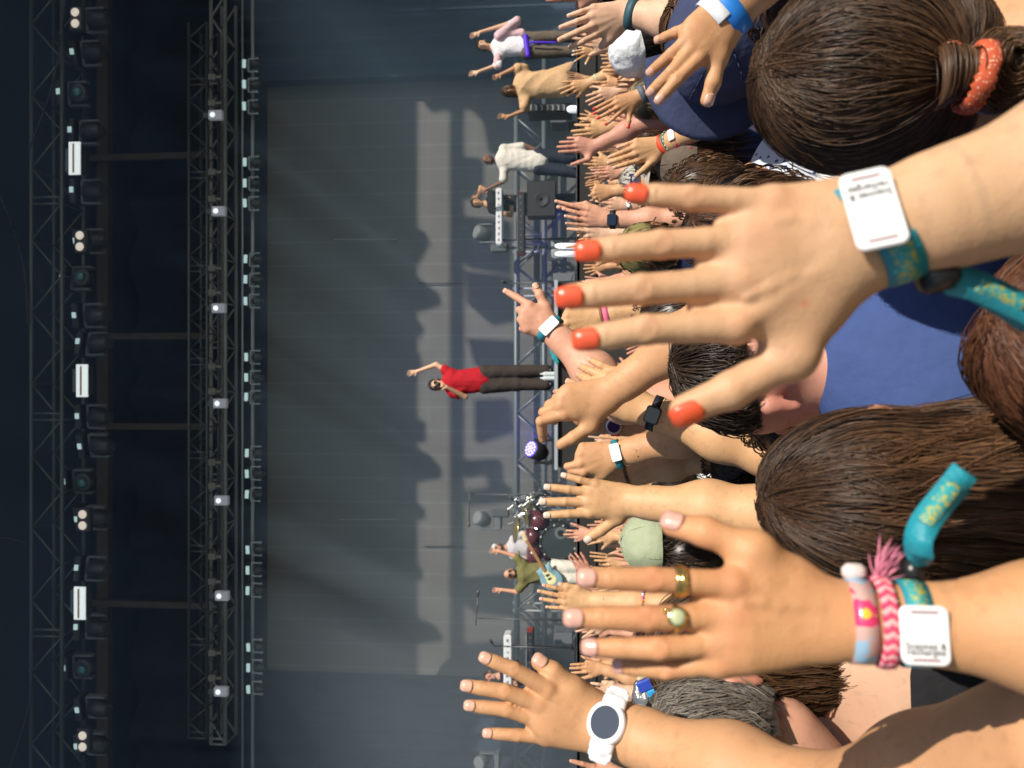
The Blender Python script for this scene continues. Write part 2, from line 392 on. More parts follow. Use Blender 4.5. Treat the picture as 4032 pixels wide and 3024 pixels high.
def nail_mesh(fr, s, long=1., wide=1.):
    dip, t, bn, r = fr; a = nrm(t-dip); nn = nrm(bn-(bn@a)*a); w = np.cross(a, nn); V_ = []; F_ = []
    nu, nv = 9, 8; L = r*1.62*long; te = t-a*r*.8; c0 = te+a*r*(.90+.5*(long-1))
    for j in range(nv+1):
        q = j/nv; back = q*L
        for i in range(nu+1):
            u = -1+2*i/nu
            sh = 1-.75*abs(2*q-1)**5 if q > .5 else 1-(.45 if long > 1.05 else .55)*max(0, (1-2*q))**3
            ang = u*sh*.90*wide
            rr = r*(.93-.02*q); drop = r*.42*max(0, 1-q*2.6)**2*(1 if long < 1.1 else .7)
            V_.append(c0-a*(back+ (0 if q > .3 else (.0))) + rr*1.035*(math.sin(ang)*w*.95) + nn*(rr*1.03*math.cos(ang)*.93-drop+r*.02))
    for j in range(nv):
        for i in range(nu):
            b = j*(nu+1)+i; F_.append((b, b+1, b+nu+2, b+nu+1))
    # rim thickness
    n0 = len(V_); V_ += [p-nn*r*.16 for p in V_]; rim = [i for i in range(nu+1)]+[(nu+1)*j+nu for j in range(1, nv+1)]+[(nu+1)*nv+i for i in range(nu-1, -1, -1)]+[(nu+1)*j for j in range(nv-1, 0, -1)]
    F_ += [(rim[i], n0+rim[i], n0+rim[(i+1) % len(rim)], rim[(i+1) % len(rim)]) for i in range(len(rim))]
    return V_, F_
def arm_prims(F, E, S=None, fl=.78, wr=1., er=1.):
    W, s, fat = F['W'], F['s'], F['fat']; n = F['n']; a = nrm(E-W)
    M_ = W+(E-W)*.62; r = s*wr
    pr = [cone(W-a*.012*s, W+a*.05*s, .0272*r, .0280*r, .012*s, n=n, f=fl), cone(W+a*.04*s, M_, .0285*r, .0425*r*er, .02*s, n=n, f=.86), cone(M_, E, .0425*r*er, .040*r*er, .03*s, n=n, f=.95)]
    if S is not None:
        mid = E+(S-E)*.5
        pr += [cone(E, mid, .041*r*er, .049*r*er, .03*s), cone(mid, S, .049*r*er, .060*r*er, .03*s)]
    return pr
def torso_prims(S, side, yaw=0., s=1., neckred=0, headoff=(0, 0, 0), cen=None):
    """S raised shoulder joint, side +1 when it is the right arm. Person faces the stage (+Y)."""
    c, sn = math.cos(yaw), math.sin(yaw); X = arr(c, sn, 0); Y = arr(-sn, c, 0); Z = arr(0, 0, 1)
    cen = S-X*side*.17*s if cen is None else cen; o = np.array(headoff)
    hd = cen+Z*.235*s+Y*.03*s+o
    pr = [cone(cen-Z*.02*s, cen-Z*.30*s, .165*s, .145*s, .06, n=Y, f=.62), cone(cen-Z*.30*s, cen-Z*.52*s, .135*s, .155*s, .06, n=Y, f=.66),
          cone(cen-X*.15*s+Z*.0, cen+X*.15*s, .060*s, .060*s, .05), cone(cen+Z*.02*s, hd-Z*.05*s, .062*s, .052*s, .04),
          cone(cen-X*side*.17*s, cen-X*side*.22*s-Z*.28*s, .055*s, .042*s, .04), cone(cen-X*side*.22*s-Z*.28*s, cen-X*side*.19*s+Y*.1-Z*.48*s, .042*s, .028*s, .03)]
    hp = head_prims(hd, Y, X, s)
    return pr, hp, cen, hd, (X, Y, Z)
def head_prims(hd, Y, X, s=1.):
    Z = nrm(np.cross(X, Y)) if False else np.cross(X, Y)
    return [cone(hd+Z*.035*s-Y*.012*s, hd+Z*.03*s+Y*.02*s, .086*s, .078*s, .02, n=X, f=.88), cone(hd+Y*.035*s, hd-Z*.065*s+Y*.062*s, .064*s, .038*s, .03, n=X, f=.92),
            cone(hd+Y*.098*s+Z*.012*s, hd+Y*.118*s-Z*.018*s, .008*s, .013*s, .012), cone(hd+Y*.085*s-Z*.048*s-X*.016*s, hd+Y*.085*s-Z*.048*s+X*.016*s, .012*s, .012*s, .012),
            cone(hd+X*.079*s-Z*.020*s, hd+X*.083*s+Z*.020*s-Y*.008*s, .007*s, .013*s, .005), cone(hd-X*.079*s-Z*.020*s, hd-X*.083*s+Z*.020*s-Y*.008*s, .007*s, .013*s, .005),
            ball(hd+Y*.094*s+Z*.018*s+X*.032*s, .013*s, -.012), ball(hd+Y*.094*s+Z*.018*s-X*.032*s, .013*s, -.012)]
HAIRC = {'black': ((.006, .005, .005), (.035, .028, .024)), 'dkbrown': ((.012, .007, .004), (.07, .042, .025)), 'brown': ((.03, .014, .007), (.17, .09, .045)),
         'auburn': ((.05, .018, .009), (.24, .10, .05)), 'blond': ((.16, .11, .06), (.5, .38, .22)), 'grey': ((.05, .042, .035), (.26, .22, .18)), 'ash': ((.018, .010, .006), (.17, .092, .048)), 'brownlong': ((.018, .010, .006), (.32, .16, .078))}
def hmat(c): return hairmat('hair_'+c, *HAIRC[c])
def strands(paths, wid, m, name, parent, tonev=None, seed=1, taper=True, ramp=None):
    """paths (N,S,3): each strand a three-sided tube"""
    paths = np.asarray(paths, float); N, S_n, _ = paths.shape; rg = np.random.default_rng(seed)
    t = np.gradient(paths, axis=1); t /= np.linalg.norm(t, axis=2, keepdims=True)+1e-9
    ref = rg.normal(size=(N, 1, 3)); u = np.cross(t, ref); u /= np.linalg.norm(u, axis=2, keepdims=True)+1e-9; w = np.cross(t, u)
    wd = np.asarray(wid)*np.ones(N); pf = np.ones(S_n)
    if taper: pf = np.clip(1.15-np.linspace(0, 1, S_n)**4, .15, 1)
    rr = wd[:, None, None]*pf[None, :, None]
    vs = np.stack([paths+rr*(math.cos(a)*u+math.sin(a)*w) for a in (0, 2.094, 4.189)], 2).reshape(-1, 3)
    base = (np.arange(N)[:, None]*S_n+np.arange(S_n-1)[None, :])*3
    F_ = np.concatenate([np.stack([base+i, base+(i+1) % 3, base+3+(i+1) % 3, base+3+i], -1).reshape(-1, 4) for i in range(3)])
    tv = rg.random(N)**1.3 if tonev is None else tonev
    tn = np.repeat(tv[:, None], S_n, 1)
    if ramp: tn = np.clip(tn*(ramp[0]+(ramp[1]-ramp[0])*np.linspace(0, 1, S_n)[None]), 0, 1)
    return link_mesh(name, vs, F_, m, parent, True, {'tone': np.repeat(tn.ravel(), 3)})
def cap_hair(hd, X, Y, s, color, parent, style='short', n=900, seed=0, name='hair', wid=.0011, rad=None, length=None):
    """hair grown over the back, top and sides of a head; combed down from the crown"""
    rg = np.random.default_rng(seed+11); Z = np.cross(X, Y)
    rx, ry, rz = rad or (.083*s, .102*s, .115*s); c = hd+Z*.022*s-Y*.006*s
    L = length if length is not None else dict(short=.03, medium=.14, long=.42, bald=.004)[style]
    crown = nrm(Z*.86-Y*.5)
    th = rg.random(n)*2*math.pi; z = rg.random(n); ph = np.arccos(1-z*1.45)          # polar angle from the crown
    A = nrm(np.cross(crown, X)); B = np.cross(crown, A); S_n = 9
    out = []
    for k in range(n):
        p0 = ph[k]*(.25 if L > .1 else 1); p1 = ph[k]*(1 if L > .1 else 1)+.28
        q = np.linspace(0, 1, S_n); pp = p0+(p1-p0)*q; tt = th[k]+rg.normal()*.06*q
        dirs = (np.cos(pp)[:, None]*crown+np.sin(pp)[:, None]*(np.cos(tt)[:, None]*A+np.sin(tt)[:, None]*B))
        loc = np.stack([dirs@X*rx, dirs@Y*ry, dirs@Z*rz], 1); lift = 1.03+.05*rg.random()+.05*np.sin(q*3.)*(.4 if L > .1 else 1)
        pts = c+np.asarray(lift)[:, None]*(loc[:, :1]*X+loc[:, 1:2]*Y+loc[:, 2:3]*Z)
        if L > .1:
            h = pts[-1]; ln = L*(.75+.4*rg.random()); m_ = 7
            tail = h-Z*ln*np.linspace(0, 1, m_)[1:, None]+(h-c)*np.array([[.1]])*np.linspace(0, 1, m_)[1:, None]*0
            tail = tail+np.cumsum(rg.normal(size=(m_-1, 3))*.006, 0)
            pts = np.concatenate([pts, tail])
        fz = (pts-hd)@Y; zz = (pts-hd)@Z
        if L < .1 and fz[4] > .055*s and zz[4] < .07*s: continue
        if L > .1 and fz[5] > .07*s and zz[5] < .07*s: continue
        out.append(pts)
    if not out: return None
    tot = np.array(out); return strands(tot, wid*s, hmat(color), name, parent, seed=seed)
def scalp(hd, X, Y, s, color, parent, low=-.03, grow=1.02, name='scalp_hair'):
    Z = np.cross(X, Y)
    pr = [cone(hd+Z*.040*s-Y*.016*s, hd+Z*.036*s+Y*.008*s, .088*s*grow, .080*s*grow, .02, n=X, f=.90), ball(hd-Y*.03*s-Z*.03*s, .068*s*grow, .03, n=X, f=.95)]
    v, f = surface(pr, .009*s); return link_mesh(name, v, f, hmat(color), parent, True, {'tone': RNG.random(len(v))*.35})
SHIRTS = {'navy': (.012, .018, .05), 'white': (.75, .75, .76), 'black': (.012, .012, .014), 'teal': (.02, .16, .18), 'grey': (.10, .085, .095), 'maroon': (.17, .012, .028), 'pinkish': (.55, .25, .28), 'blue': (.10, .14, .42), 'olive': (.14, .13, .05), 'cream': (.7, .62, .48), 'floral': (.72, .75, .80), 'peri': (.10, .14, .44), 'palegrey': (.5, .52, .55), 'maroonflower': (.2, .014, .03)}
def legs_mesh():
    pr = []
    for sx in (-1, 1): pr += [cone((sx*.085, 0, .92), (sx*.095, .02, .50), .088, .062, .05), cone((sx*.095, .02, .50), (sx*.10, -.01, .08), .058, .05, .03)]
    pr.append(cone((-.08, 0, .93), (.08, 0, .93), .10, .10, .05)); return surface(pr, .022)
LEGS = {}
def add_legs(cen, s, color, parent):
    if color not in LEGS:
        v, f = legs_mesh(); o = link_mesh('trousers', v, f, cloth('denim_'+color, SHIRTS[color])); LEGS[color] = o.data; COL.objects.unlink(o); bpy.data.objects.remove(o)
    o = bpy.data.objects.new('trousers', LEGS[color]); COL.objects.link(o); attach(o, parent)
    zt = max(.3, cen[2]-.50*s); o.location = (cen[0], cen[1], 0); o.scale = (s, s, zt/.93)
PEOPLE = []
def arm_person(v, W, tips, thumb, elbow, label, t='tan', cat='person', vox=None, hair='dkbrown', hstyle='short', shirt='navy', group=None, slope=.25, S=None,
               nails=None, nlong=1., near=False, body=True, sz=None, E=None, sleeve=False, flen=.25, red=.5, wr=1., er=1., zs=None, cen=None, **kw):
    pr, nl, J, F = hand_parts(v, W, tips, thumb, vox_fine=near, **kw); s = F['s']; d = F['d']
    if E is None:
        dr = P(v, *elbow, d)-F['W']; dr = nrm(dr)-FWD*slope; E = F['W']+nrm(dr)*flen*s
    th = J['thumb'][3]; side = 1 if (F['x'] @ RGT)*(1 if not kw.get('palm') else 1) < 0 else -1
    if kw.get('palm'): side = -side
    if S is None:
        zS = zs or (1.28 if d < 2.6 else min(max(E[2]-.30, 1.28), 1.38)); S = E+arr(-side*.02, -.10, 0); S[2] = zS
        gap = nrm(S-E); S = E+gap*min(np.linalg.norm(S-E), .40); 
    vox = vox or max(.0013, min(.0030, d*.0016)); ax_ = nrm(E-F['W']); npr = len(pr)
    apr = arm_prims(F, E, S, wr=wr, er=er); full_ = pr+apr; c0 = F['W']+ax_*.05*s
    hb = [q for q in pr]+[cone(F['W'], c0, .03*s)]
    hv, hf = surface(full_, vox, box=hb, clip=(c0, -ax_)); av, af = surface(full_, (.0024 if near and d < 1 else max(vox*2, .005 if d > 1.3 else .003)), box=[cone(c0-ax_*.03, c0, .03)]+apr, clip=(c0-ax_*.006, ax_))
    v1, f1 = merge([(hv, hf), (av, af)]); parts = [(v1, f1)]
    reds = []
    for f in FN:
        reds += [(J[f][0]+F['n']*.008*s, .011*s, .40*red), (J[f][1]+F['n']*.006*s, .008*s, .45*red), (J[f][3], .011*s, .55*red)]
    reds += [(J['thumb'][2], .010*s, .4*red), (J['thumb'][3], .012*s, .5*red)]
    if 'orange nails' in label: reds.append((P('D', 1718, 657, d)+F['n']*.012, .0022, 1.)); reds.append((P('D', 1718, 657, d)+F['n']*.006, .0030, 1.))
    a1 = falloff(v1, reds); al = [a1]
    root_loc = None
    if body:
        tp_, hp, cen, hd, AX = torso_prims(S, side, cen=cen); tp_.append(cone(cen+(S-cen)*.5, S, .06, .055, .04))
        tv, tf = surface(tp_+hp, .012); parts.append((tv, tf)); al.append(np.zeros(len(tv))); root_loc = (cen[0], cen[1], 0)
    vv, ff = merge(parts)
    root = empty('person', root_loc or (S[0], S[1], 0)); tag(root, label, cat, group)
    link_mesh('body', vv, ff, tone(t, .12 if near else 0.), root, True, {'red': np.concatenate(al)})
    if nails:
        col, nm = nails
        for q, fr in enumerate(nl):
            nv, nf = nail_mesh(fr, s, nlong); link_mesh('fingernail', nv, nf, mat(nm, col, rough=.28, coat=.25), root)
    if body:
        X, Y, Z = AX
        sp = [cone(cen-Z*.02, cen-Z*.30, .175, .155, .06, n=Y, f=.66), cone(cen-Z*.30, cen-Z*.54, .150, .170, .06, n=Y, f=.70), cone(cen-X*.15, cen+X*.15, .070, .070, .05),
              cone(cen-X*side*.17, cen-X*side*.21-Z*.18, .068, .062, .04), cone(S, S+(E-S)*(.75 if sleeve is True else (sleeve or .45)), .074, .062 if not sleeve else .066, .03)] if sleeve != -1 else [cone(cen-Z*.02, cen-Z*.30, .175, .155, .06, n=Y, f=.66), cone(cen-Z*.30, cen-Z*.54, .150, .170, .06, n=Y, f=.70)]
        sv, sf = surface(sp, .013); wrinkle(link_mesh('shirt', sv, sf, cloth('shirt_'+shirt, SHIRTS[shirt]), root), .004, 40, int(d*100))
        add_legs(cen, 1., random.choice(['navy', 'black', 'grey']), root)
        if hair: scalp(hd, X, Y, 1., hair, root); cap_hair(hd, X, Y, 1., hair, root, hstyle, n=420 if hstyle == 'short' else 520, seed=int(d*977) % 9999, wid=.0016)
    F.update(J=J, E=E, S=S, side=side, root=root, nl=nl, prims=pr)
    if body: F.update(cen=cen, hd=hd, AX=AX)
    F['er'] = er if d > 1 else 1.; PEOPLE.append(F); return F
def band(F, at, width, m, name, lift=.0015, th=.0018, parent=None, r=None, fl=.80, tiltx=0., n=40, wave=0., arc=None):
    """a strap round the forearm, `at` metres from the wrist towards the elbow"""
    W, E, s = F['W'], F['E'], F['s']; a = nrm(E-W); nn = nrm(F['n']-(F['n']@a)*a); b = np.cross(a, nn)
    a2 = nrm(a+tiltx*b)
    if r is None:
        k = max(0, at-.04*s)/max(1e-6, .62*np.linalg.norm(E-W)-.04*s); r = (.0285+(.0425*F.get('er', 1.)-.0285)*min(1, k))*s*F.get('wr', 1.)+(.0034*s if F['d'] > 1 else 0)
    V_ = []; F_ = []; rng = [2*math.pi*i/n for i in range(n)] if arc is None else [arc[0]+(arc[1]-arc[0])*i/(n-1) for i in range(n)]
    for ang in rng:
        q = math.cos(ang)*b+math.sin(ang)*nn*fl
        for dz, dr in ((-width/2, lift), (-width/2, lift+th), (width/2, lift+th), (width/2, lift)):
            p = W+a*(at+dz+wave*math.sin(ang*3))+q*(r+dr); p = p+a*tiltx*(q@b)*r; V_.append(p)
    m_ = n if arc is None else n-1
    for i in range(m_):
        j = (i+1) % n
        for k in range(4): F_.append((i*4+k, j*4+k, j*4+(k+1) % 4, i*4+(k+1) % 4))
    if arc is not None: F_ += [(0, 1, 2, 3), ((n-1)*4+3, (n-1)*4+2, (n-1)*4+1, (n-1)*4)]
    return link_mesh(name, V_, F_, m, parent or F['root'], True)
def on_arm(F, at, ang, lift=0., r=None, fl=.80):
    W, E, s = F['W'], F['E'], F['s']; a = nrm(E-W); nn = nrm(F['n']-(F['n']@a)*a); b = np.cross(a, nn)
    if r is None:
        k = max(0, at-.04*s)/max(1e-6, .62*np.linalg.norm(E-W)-.04*s); r = (.0285+(.0425*F.get('er', 1.)-.0285)*min(1, k))*s*F.get('wr', 1.)+(.0034*s if F['d'] > 1 else 0)
    q = math.cos(ang)*b+math.sin(ang)*nn*fl; c = W+a*at+q*r
    out = nrm(math.cos(ang)*b*fl+math.sin(ang)*nn); return c+out*lift, a, out, np.cross(out, a)
# ---------------------------------------------------------------- ground and stage
def zrow(v, x, yw): return PY(v, x, 829.5, yw)[2]          # height of a picture column at the upright plane Y = yw
def xcol(y, yw): return PY('D', 1106, y, yw)[0]
DARK = mat('stage_black_metal', (.022, .024, .028), rough=.5, metal=.3); ALU = mat('aluminium_tube', (.36, .38, .40), rough=.5, metal=.15, noise=.2, nscale=3)
ALUD = mat('dull_aluminium', (.13, .145, .16), rough=.5, metal=.5); DRAPE = mat('black_drape', (.032, .050, .085), rough=.95, noise=.5, nscale=1.3, bump=.8, bscale=1.5)
WOODB = mat('raw_timber', (.125, .112, .108), rough=.8, noise=.25, nscale=4); DECKM = mat('black_stage_cloth', (.022, .021, .020), rough=.9, noise=.35, nscale=2.5, bump=.5, bscale=6)
g = MB().box((0, 20, -.05), (160, 160, .1)).build('ground', mat('trodden_grass', (.10, .11, .045), rough=.95, noise=.4, nscale=3, bump=.6, bscale=20)); tag(g, kind='structure')
SEAML = mat('pale_seam', (.55, .58, .6), rough=.5)  # pale strips stand in for lit seams of the screen wall
DZ = 2.03      # height of the stage deck
YB = 17.0
t = empty('stage_roof', (0, 13, 0)); tag(t, 'dark stage roof with a straight front edge above the show', 'stage roof')
MB().box((0, 14.1, 15.6), (31, 12.3, .3)).build('roof_skin', mat('roof_tarpaulin', (.09, .13, .22), rough=.8), t)
for sx in (-1, 1):
    MB().box((sx*15.4, 13.8, 7.7), (.25, 12.6, 15.4)).build('side_wall', DRAPE, t)
b = MB().box((0, 20.2, 7.7), (31, .2, 15.4)).build('back_wall', DRAPE, t)
d_ = MB().box((0, 16.2, DZ-.15), (30, 8.0, .3)).box((0, 12.26, DZ/2-.08), (30, .05, DZ-.2)); o = d_.build('stage_deck', DECKM); tag(o, kind='structure')
# thrust platform in the middle
t = empty('stage_platform', (0, 11.8, 0)); tag(t, 'raised black runway platform with a pale metal edge in the stage centre', 'stage platform')
xa_, xb_ = xcol(1012, 11.3), xcol(608, 11.3); zt = zrow('D', 1199, 11.3)
MB().box(((xa_+xb_)/2, 11.85, zt-.02), (xb_-xa_, 1.1, .04)).build('platform_top', DECKM, t)
MB().box(((xa_+xb_)/2, 11.85, (zt-.05)/2), (xb_-xa_-.04, 1.04, zt-.05)).build('skirt', DECKM, t)
MB().box(((xa_+xb_)/2, 11.28, zt-.015), (xb_-xa_+.02, .03, .05)).build('metal_edge', mat('edge_profile', (.5, .55, .6), rough=.35, metal=.6), t)
MB().box((0, 12.215, DZ-.02), (22.6, .03, .05)).build('deck_edge', mat('deck_edge_metal', (.25, .27, .28), rough=.4, metal=.6))
tag(bpy.data.objects['deck_edge'], kind='structure')
# LED back wall
def ledmat():
    m = bpy.data.materials.new('led_wall_face'); m.use_nodes = True; nt = m.node_tree; b = nt.nodes['Principled BSDF']; L = nt.links.new
    tc = nt.nodes.new('ShaderNodeTexCoord'); sp = nt.nodes.new('ShaderNodeSeparateXYZ'); L(tc.outputs['Object'], sp.inputs[0])
    def line(src, period, width, off=0.):
        a = nt.nodes.new('ShaderNodeMath'); a.operation = 'ADD'; a.inputs[1].default_value = off+100*period; L(src, a.inputs[0])
        q = nt.nodes.new('ShaderNodeMath'); q.operation = 'MODULO'; q.inputs[1].default_value = period; L(a.outputs[0], q.inputs[0])
        c = nt.nodes.new('ShaderNodeMath'); c.operation = 'LESS_THAN'; c.inputs[1].default_value = width; L(q.outputs[0], c.inputs[0]); return c.outputs[0]
    def mul(a, b2):
        q = nt.nodes.new('ShaderNodeMath'); q.operation = 'MULTIPLY'; L(a, q.inputs[0]); L(b2, q.inputs[1]) if not isinstance(b2, float) else None
        if isinstance(b2, float): q.inputs[1].default_value = b2
        return q.outputs[0]
    def add(a, b2):
        q = nt.nodes.new('ShaderNodeMath'); q.operation = 'ADD'; q.use_clamp = True; L(a, q.inputs[0]); L(b2, q.inputs[1]); return q.outputs[0]
    v1 = line(sp.outputs[0], .535, .03); v2 = mul(line(sp.outputs[0], 1.07, .022, .27), .5); h = mul(line(sp.outputs[2], 1.07, .02), .5)
    tick = mul(line(sp.outputs[0], 1.07, .10, .05), line(sp.outputs[2], 1.07, .22, .1)); tick = mul(tick, line(sp.outputs[2], .09, .045))
    n = nt.nodes.new('ShaderNodeTexNoise'); n.inputs['Scale'].default_value = 1.2; n.inputs['Detail'].default_value = 5; L(tc.outputs['Object'], n.inputs['Vector'])
    mp = nt.nodes.new('ShaderNodeMapping'); mp.inputs['Scale'].default_value = (1, 1, 40); L(tc.outputs['Object'], mp.inputs[0])
    n2 = nt.nodes.new('ShaderNodeTexNoise'); n2.inputs['Scale'].default_value = 3; L(mp.outputs[0], n2.inputs['Vector'])
    s = add(add(add(v1, v2), h), tick)
    mx = nt.nodes.new('ShaderNodeMix'); mx.data_type = 'RGBA'; mx.inputs[6].default_value = (.138, .129, .117, 1); mx.inputs[7].default_value = (.18, .182, .182, 1)
    L(mul(s, .75), mx.inputs[0])
    mr = nt.nodes.new('ShaderNodeMapRange'); mr.inputs[3].default_value = .82; mr.inputs[4].default_value = 1.15; L(add(mul(n.outputs['Fac'], .5), mul(n2.outputs['Fac'], .5)), mr.inputs[0])
    m2 = nt.nodes.new('ShaderNodeMix'); m2.data_type = 'RGBA'; m2.blend_type = 'MULTIPLY'; m2.inputs[0].default_value = 1; L(mx.outputs[2], m2.inputs[6]); L(mr.outputs[0], m2.inputs[7])
    L(m2.outputs[2], b.inputs['Base Color']); b.inputs['Roughness'].default_value = .8; return m
x0, x1 = xcol(1464, YB), xcol(166, YB); z1 = zrow('D', 578, YB)
t = empty('led_wall', (0, YB, DZ)); tag(t, 'tall grey panelled screen wall behind the band, sunlight across its lower part', 'screen wall')
MB().box(((x0+x1)/2, YB+.1, (z1+DZ)/2), (x1-x0, .2, z1-DZ)).build('screen_face', ledmat(), t)
# drapes
def drape(name, x0, x1, z0, z1, y, label, fold=.10, m=DRAPE, per=.45):
    n = int((x1-x0)/.06); v = []; f = []
    for i in range(n+1):
        x = x0+(x1-x0)*i/n; yy = y+fold*math.sin(x*2*math.pi/per+.8*math.sin(x*1.3))
        v += [(x, yy, z0), (x, yy, (z0+z1)/2), (x, yy, z1), (x, y+.35, z1), (x, y+.35, z0)]
    for i in range(n):
        for k in range(4): f.append((i*5+k, (i+1)*5+k, (i+1)*5+k+1, i*5+k+1))
    o = link_mesh(name, v, f, m, None, True); tag(o, label, 'curtain'); return o
drape('stage_curtain', xcol(160, 16.6), 12.8, DZ, 9.5, 16.5, 'black side curtain to the right of the screen wall')
drape('stage_curtain', -12.8, xcol(1475, 17.6), DZ, 8.4, 18.2, 'dark side curtain to the left of the screen wall')
drape('stage_curtain', -13, 13, 8.4, 13.6, 19.2, 'wide dark upper curtain hanging behind the timber posts', fold=.22, per=1.7)
# timber frame high at the back
zb = zrow('D', 226, 18.6); o = MB().box((0, 18.6, zb), (21, .2, .30)).build('timber_beam', WOODB); tag(o, 'long brown timber beam running across above the upper curtain', 'beam')
for yy, lab in ((318, 'rightmost'), (722, 'third from the left'), (925, 'second from the left'), (1325, 'leftmost')):
    x = xcol(yy, 18.3); z0_, z1_ = zrow('D', 470, 18.3), zrow('D', 196, 18.3)
    o = MB().box((x, 18.3, (z0_+z1_)/2), (.15, .15, z1_-z0_)).build('timber_post', WOODB); tag(o, 'upright pale timber post, %s of four at the upper curtain' % lab, 'post', 'timber posts')
# trusses
def truss(name, x0, x1, z0, z1, y0, y1, r, bay, m, label, cat='truss', seed=0, back=True):
    b = MB(); rg = random.Random(seed)
    for z in (z0, z1):
        for y in ((y0, y1) if back else (y0,)):
            b.tube((x0, y, z), (x1, y, z), r, n=8)
    n = max(1, int(round((x1-x0)/bay)))
    for i in range(n):
        a, c = x0+(x1-x0)*i/n, x0+(x1-x0)*(i+1)/n; mid = (a+c)/2
        for y in ((y0, y1) if back else (y0,)):
            b.tube((a, y, z0), (mid, y, z1), r*.5, n=6); b.tube((mid, y, z1), (c, y, z0), r*.5, n=6)
        if i % 3 == 0:
            for dx in (0, .12): b.tube((a+dx, y0, z0), (a+dx, y0, z1), r*.6, n=6)
        if back: b.tube((a, y0, z0), (a, y1, z0), r*.5, n=6); b.tube((mid, y0, z1), (mid, y1, z1), r*.5, n=6)
    o = b.build(name, m, None, True); tag(o, label, cat); return o
zr = lambda x, y: zrow('D', x, y)
truss('lighting_truss', -8.4, 8.4, zr(134, 13), zr(68, 13), 13, 13.6, .035, 1.3, ALUD, 'topmost dark truss above the row of big moving heads')
truss('lighting_truss', -7.2, 7.35, zr(447, 15), zr(408, 15), 15, 15.5, .03, .62, ALUD, 'dark box truss right under the timber posts')
truss('lighting_truss', -7.6, 8.2, zr(487, 15.6), zr(456, 15.6), 15.6, 16.1, .04, .95, ALU, 'brighter box truss carrying the small white floodlights')
truss('rear_truss', -9.5, 7.2, zr(1175, 16.2), zr(1115, 16.2), 16.2, 16.6, .05, 1.05, mat('aluminium_sun_copy', (.16, .18, .19), rough=.45, metal=.4), 'low silver truss crossing behind the band at head height')  # darker copy of the tube aluminium, used because sun reaches this truss
o = MB().tube((-8, 14.9, zr(546, 14.9)), (8, 14.9, zr(546, 14.9)), .035).tube((-8, 15.0, zr(524, 15)), (8, 15.0, zr(524, 15)), .02).build('lamp_bar', ALU, None, True); tag(o, 'thin straight bar from which the small spotlights hang in threes', 'lamp bar')
# vertical tower legs under the rear truss
for i, yy in enumerate((545, 640, 1100, 1318, 1560)):
    x = xcol(yy, 16.3); b = MB()
    for dx in (0, .16): b.tube((x+dx, 16.3, DZ), (x+dx, 16.3, zr(1108, 16.3)), .025)
    for k in range(4):
        z = DZ+.12+k*.22; b.tube((x, 16.3, z), (x+.16, 16.3, z+.2), .014)
    o = b.build('truss_leg', ALU, None, True); tag(o, ['upright truss leg right of the pointing hand', 'upright truss leg above the pointing hand', 'upright truss leg behind the drum kit', 'upright truss leg beside the guitarist', 'leftmost upright truss leg, beside the far left curtain'][i], 'truss leg', 'legs of the rear truss')
# ---- fixtures
GLOW = mat('plate_glow', (.7, .9, .9), emit=(.62, .9, .92), es=.36); LAMPW = mat('warm_blinder_lamp', (.8, .75, .68), rough=.25, emit=(1., .85, .7), es=.42)
LENS = mat('coated_lens', (.02, .07, .08), rough=.12, emit=(.02, .10, .10), es=.22); HEADM = mat('fixture_body', (.030, .032, .037), rough=.45); YOKEM = mat('fixture_yoke', (.11, .125, .14), rough=.5)
YOKEB = mat('fixture_yoke_bright', (.42, .46, .48), rough=.45)
def big_head(kind):
    t = empty('moving_head_light')
    MB().box((0, 0, .0), (.46, .30, .12), bev=.02).build('base', HEADM, t, local=True)
    MB().box((.02, -.16, .0), (.10, .02, .07)).build('glow_plate', GLOW, t, local=True)
    y = MB().box((0, 0, -.12), (.42, .10, .06), bev=.02)
    for s in (-1, 1): y.box((s*.205, 0, -.30), (.05, .12, .36), bev=.015)
    y.build('yoke', YOKEM, t, local=True)
    if kind == 'wash': MB().lathe((0, .1, -.34), (0, -1, 0), [(0, .10), (.05, .17), (.22, .175), (.24, .16), (.24, .12)], 24).build('lamp_head', HEADM, t, True, local=True)
    else:
        MB().lathe((0, 0, -.16), (0, -.25, -1), [(0, .10), (.06, .155), (.25, .155), (.32, .12), (.42, .11), (.43, .09)], 20).build('lamp_head', HEADM, t, True, local=True)
    MB().lathe((0, -.16 if kind == 'wash' else -.15, -.36), (0, -1, -.1), [(0, .07), (.02, .072), (.035, .05)], 18).build('lens', LENS, t, True, local=True)
    return t
SPOT, WASH = big_head('spot'), big_head('wash')
u = {'s': [SPOT], 'w': [WASH]}; used = set()
NTH = ['first', 'second', 'third', 'fourth', 'fifth', 'sixth', 'seventh', 'eighth', 'ninth', 'tenth', 'eleventh', 'twelfth', 'thirteenth', 'fourteenth', 'fifteenth', 'sixteenth', 'seventeenth', 'eighteenth']
YA = 13.3
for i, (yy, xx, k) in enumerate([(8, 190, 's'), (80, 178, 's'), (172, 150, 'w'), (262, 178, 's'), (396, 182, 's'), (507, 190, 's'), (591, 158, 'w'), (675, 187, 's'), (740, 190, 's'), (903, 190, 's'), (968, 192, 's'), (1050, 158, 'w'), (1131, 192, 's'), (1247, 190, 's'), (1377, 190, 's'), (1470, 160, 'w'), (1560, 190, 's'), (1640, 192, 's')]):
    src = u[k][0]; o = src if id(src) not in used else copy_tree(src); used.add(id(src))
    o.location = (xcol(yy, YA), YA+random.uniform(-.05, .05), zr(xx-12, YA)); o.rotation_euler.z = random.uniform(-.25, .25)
    tag(o, ('wide wash' if k == 'w' else 'dark spot')+' moving head, %s of eighteen in the top row' % NTH[i], 'stage light', 'big moving heads in the top row')
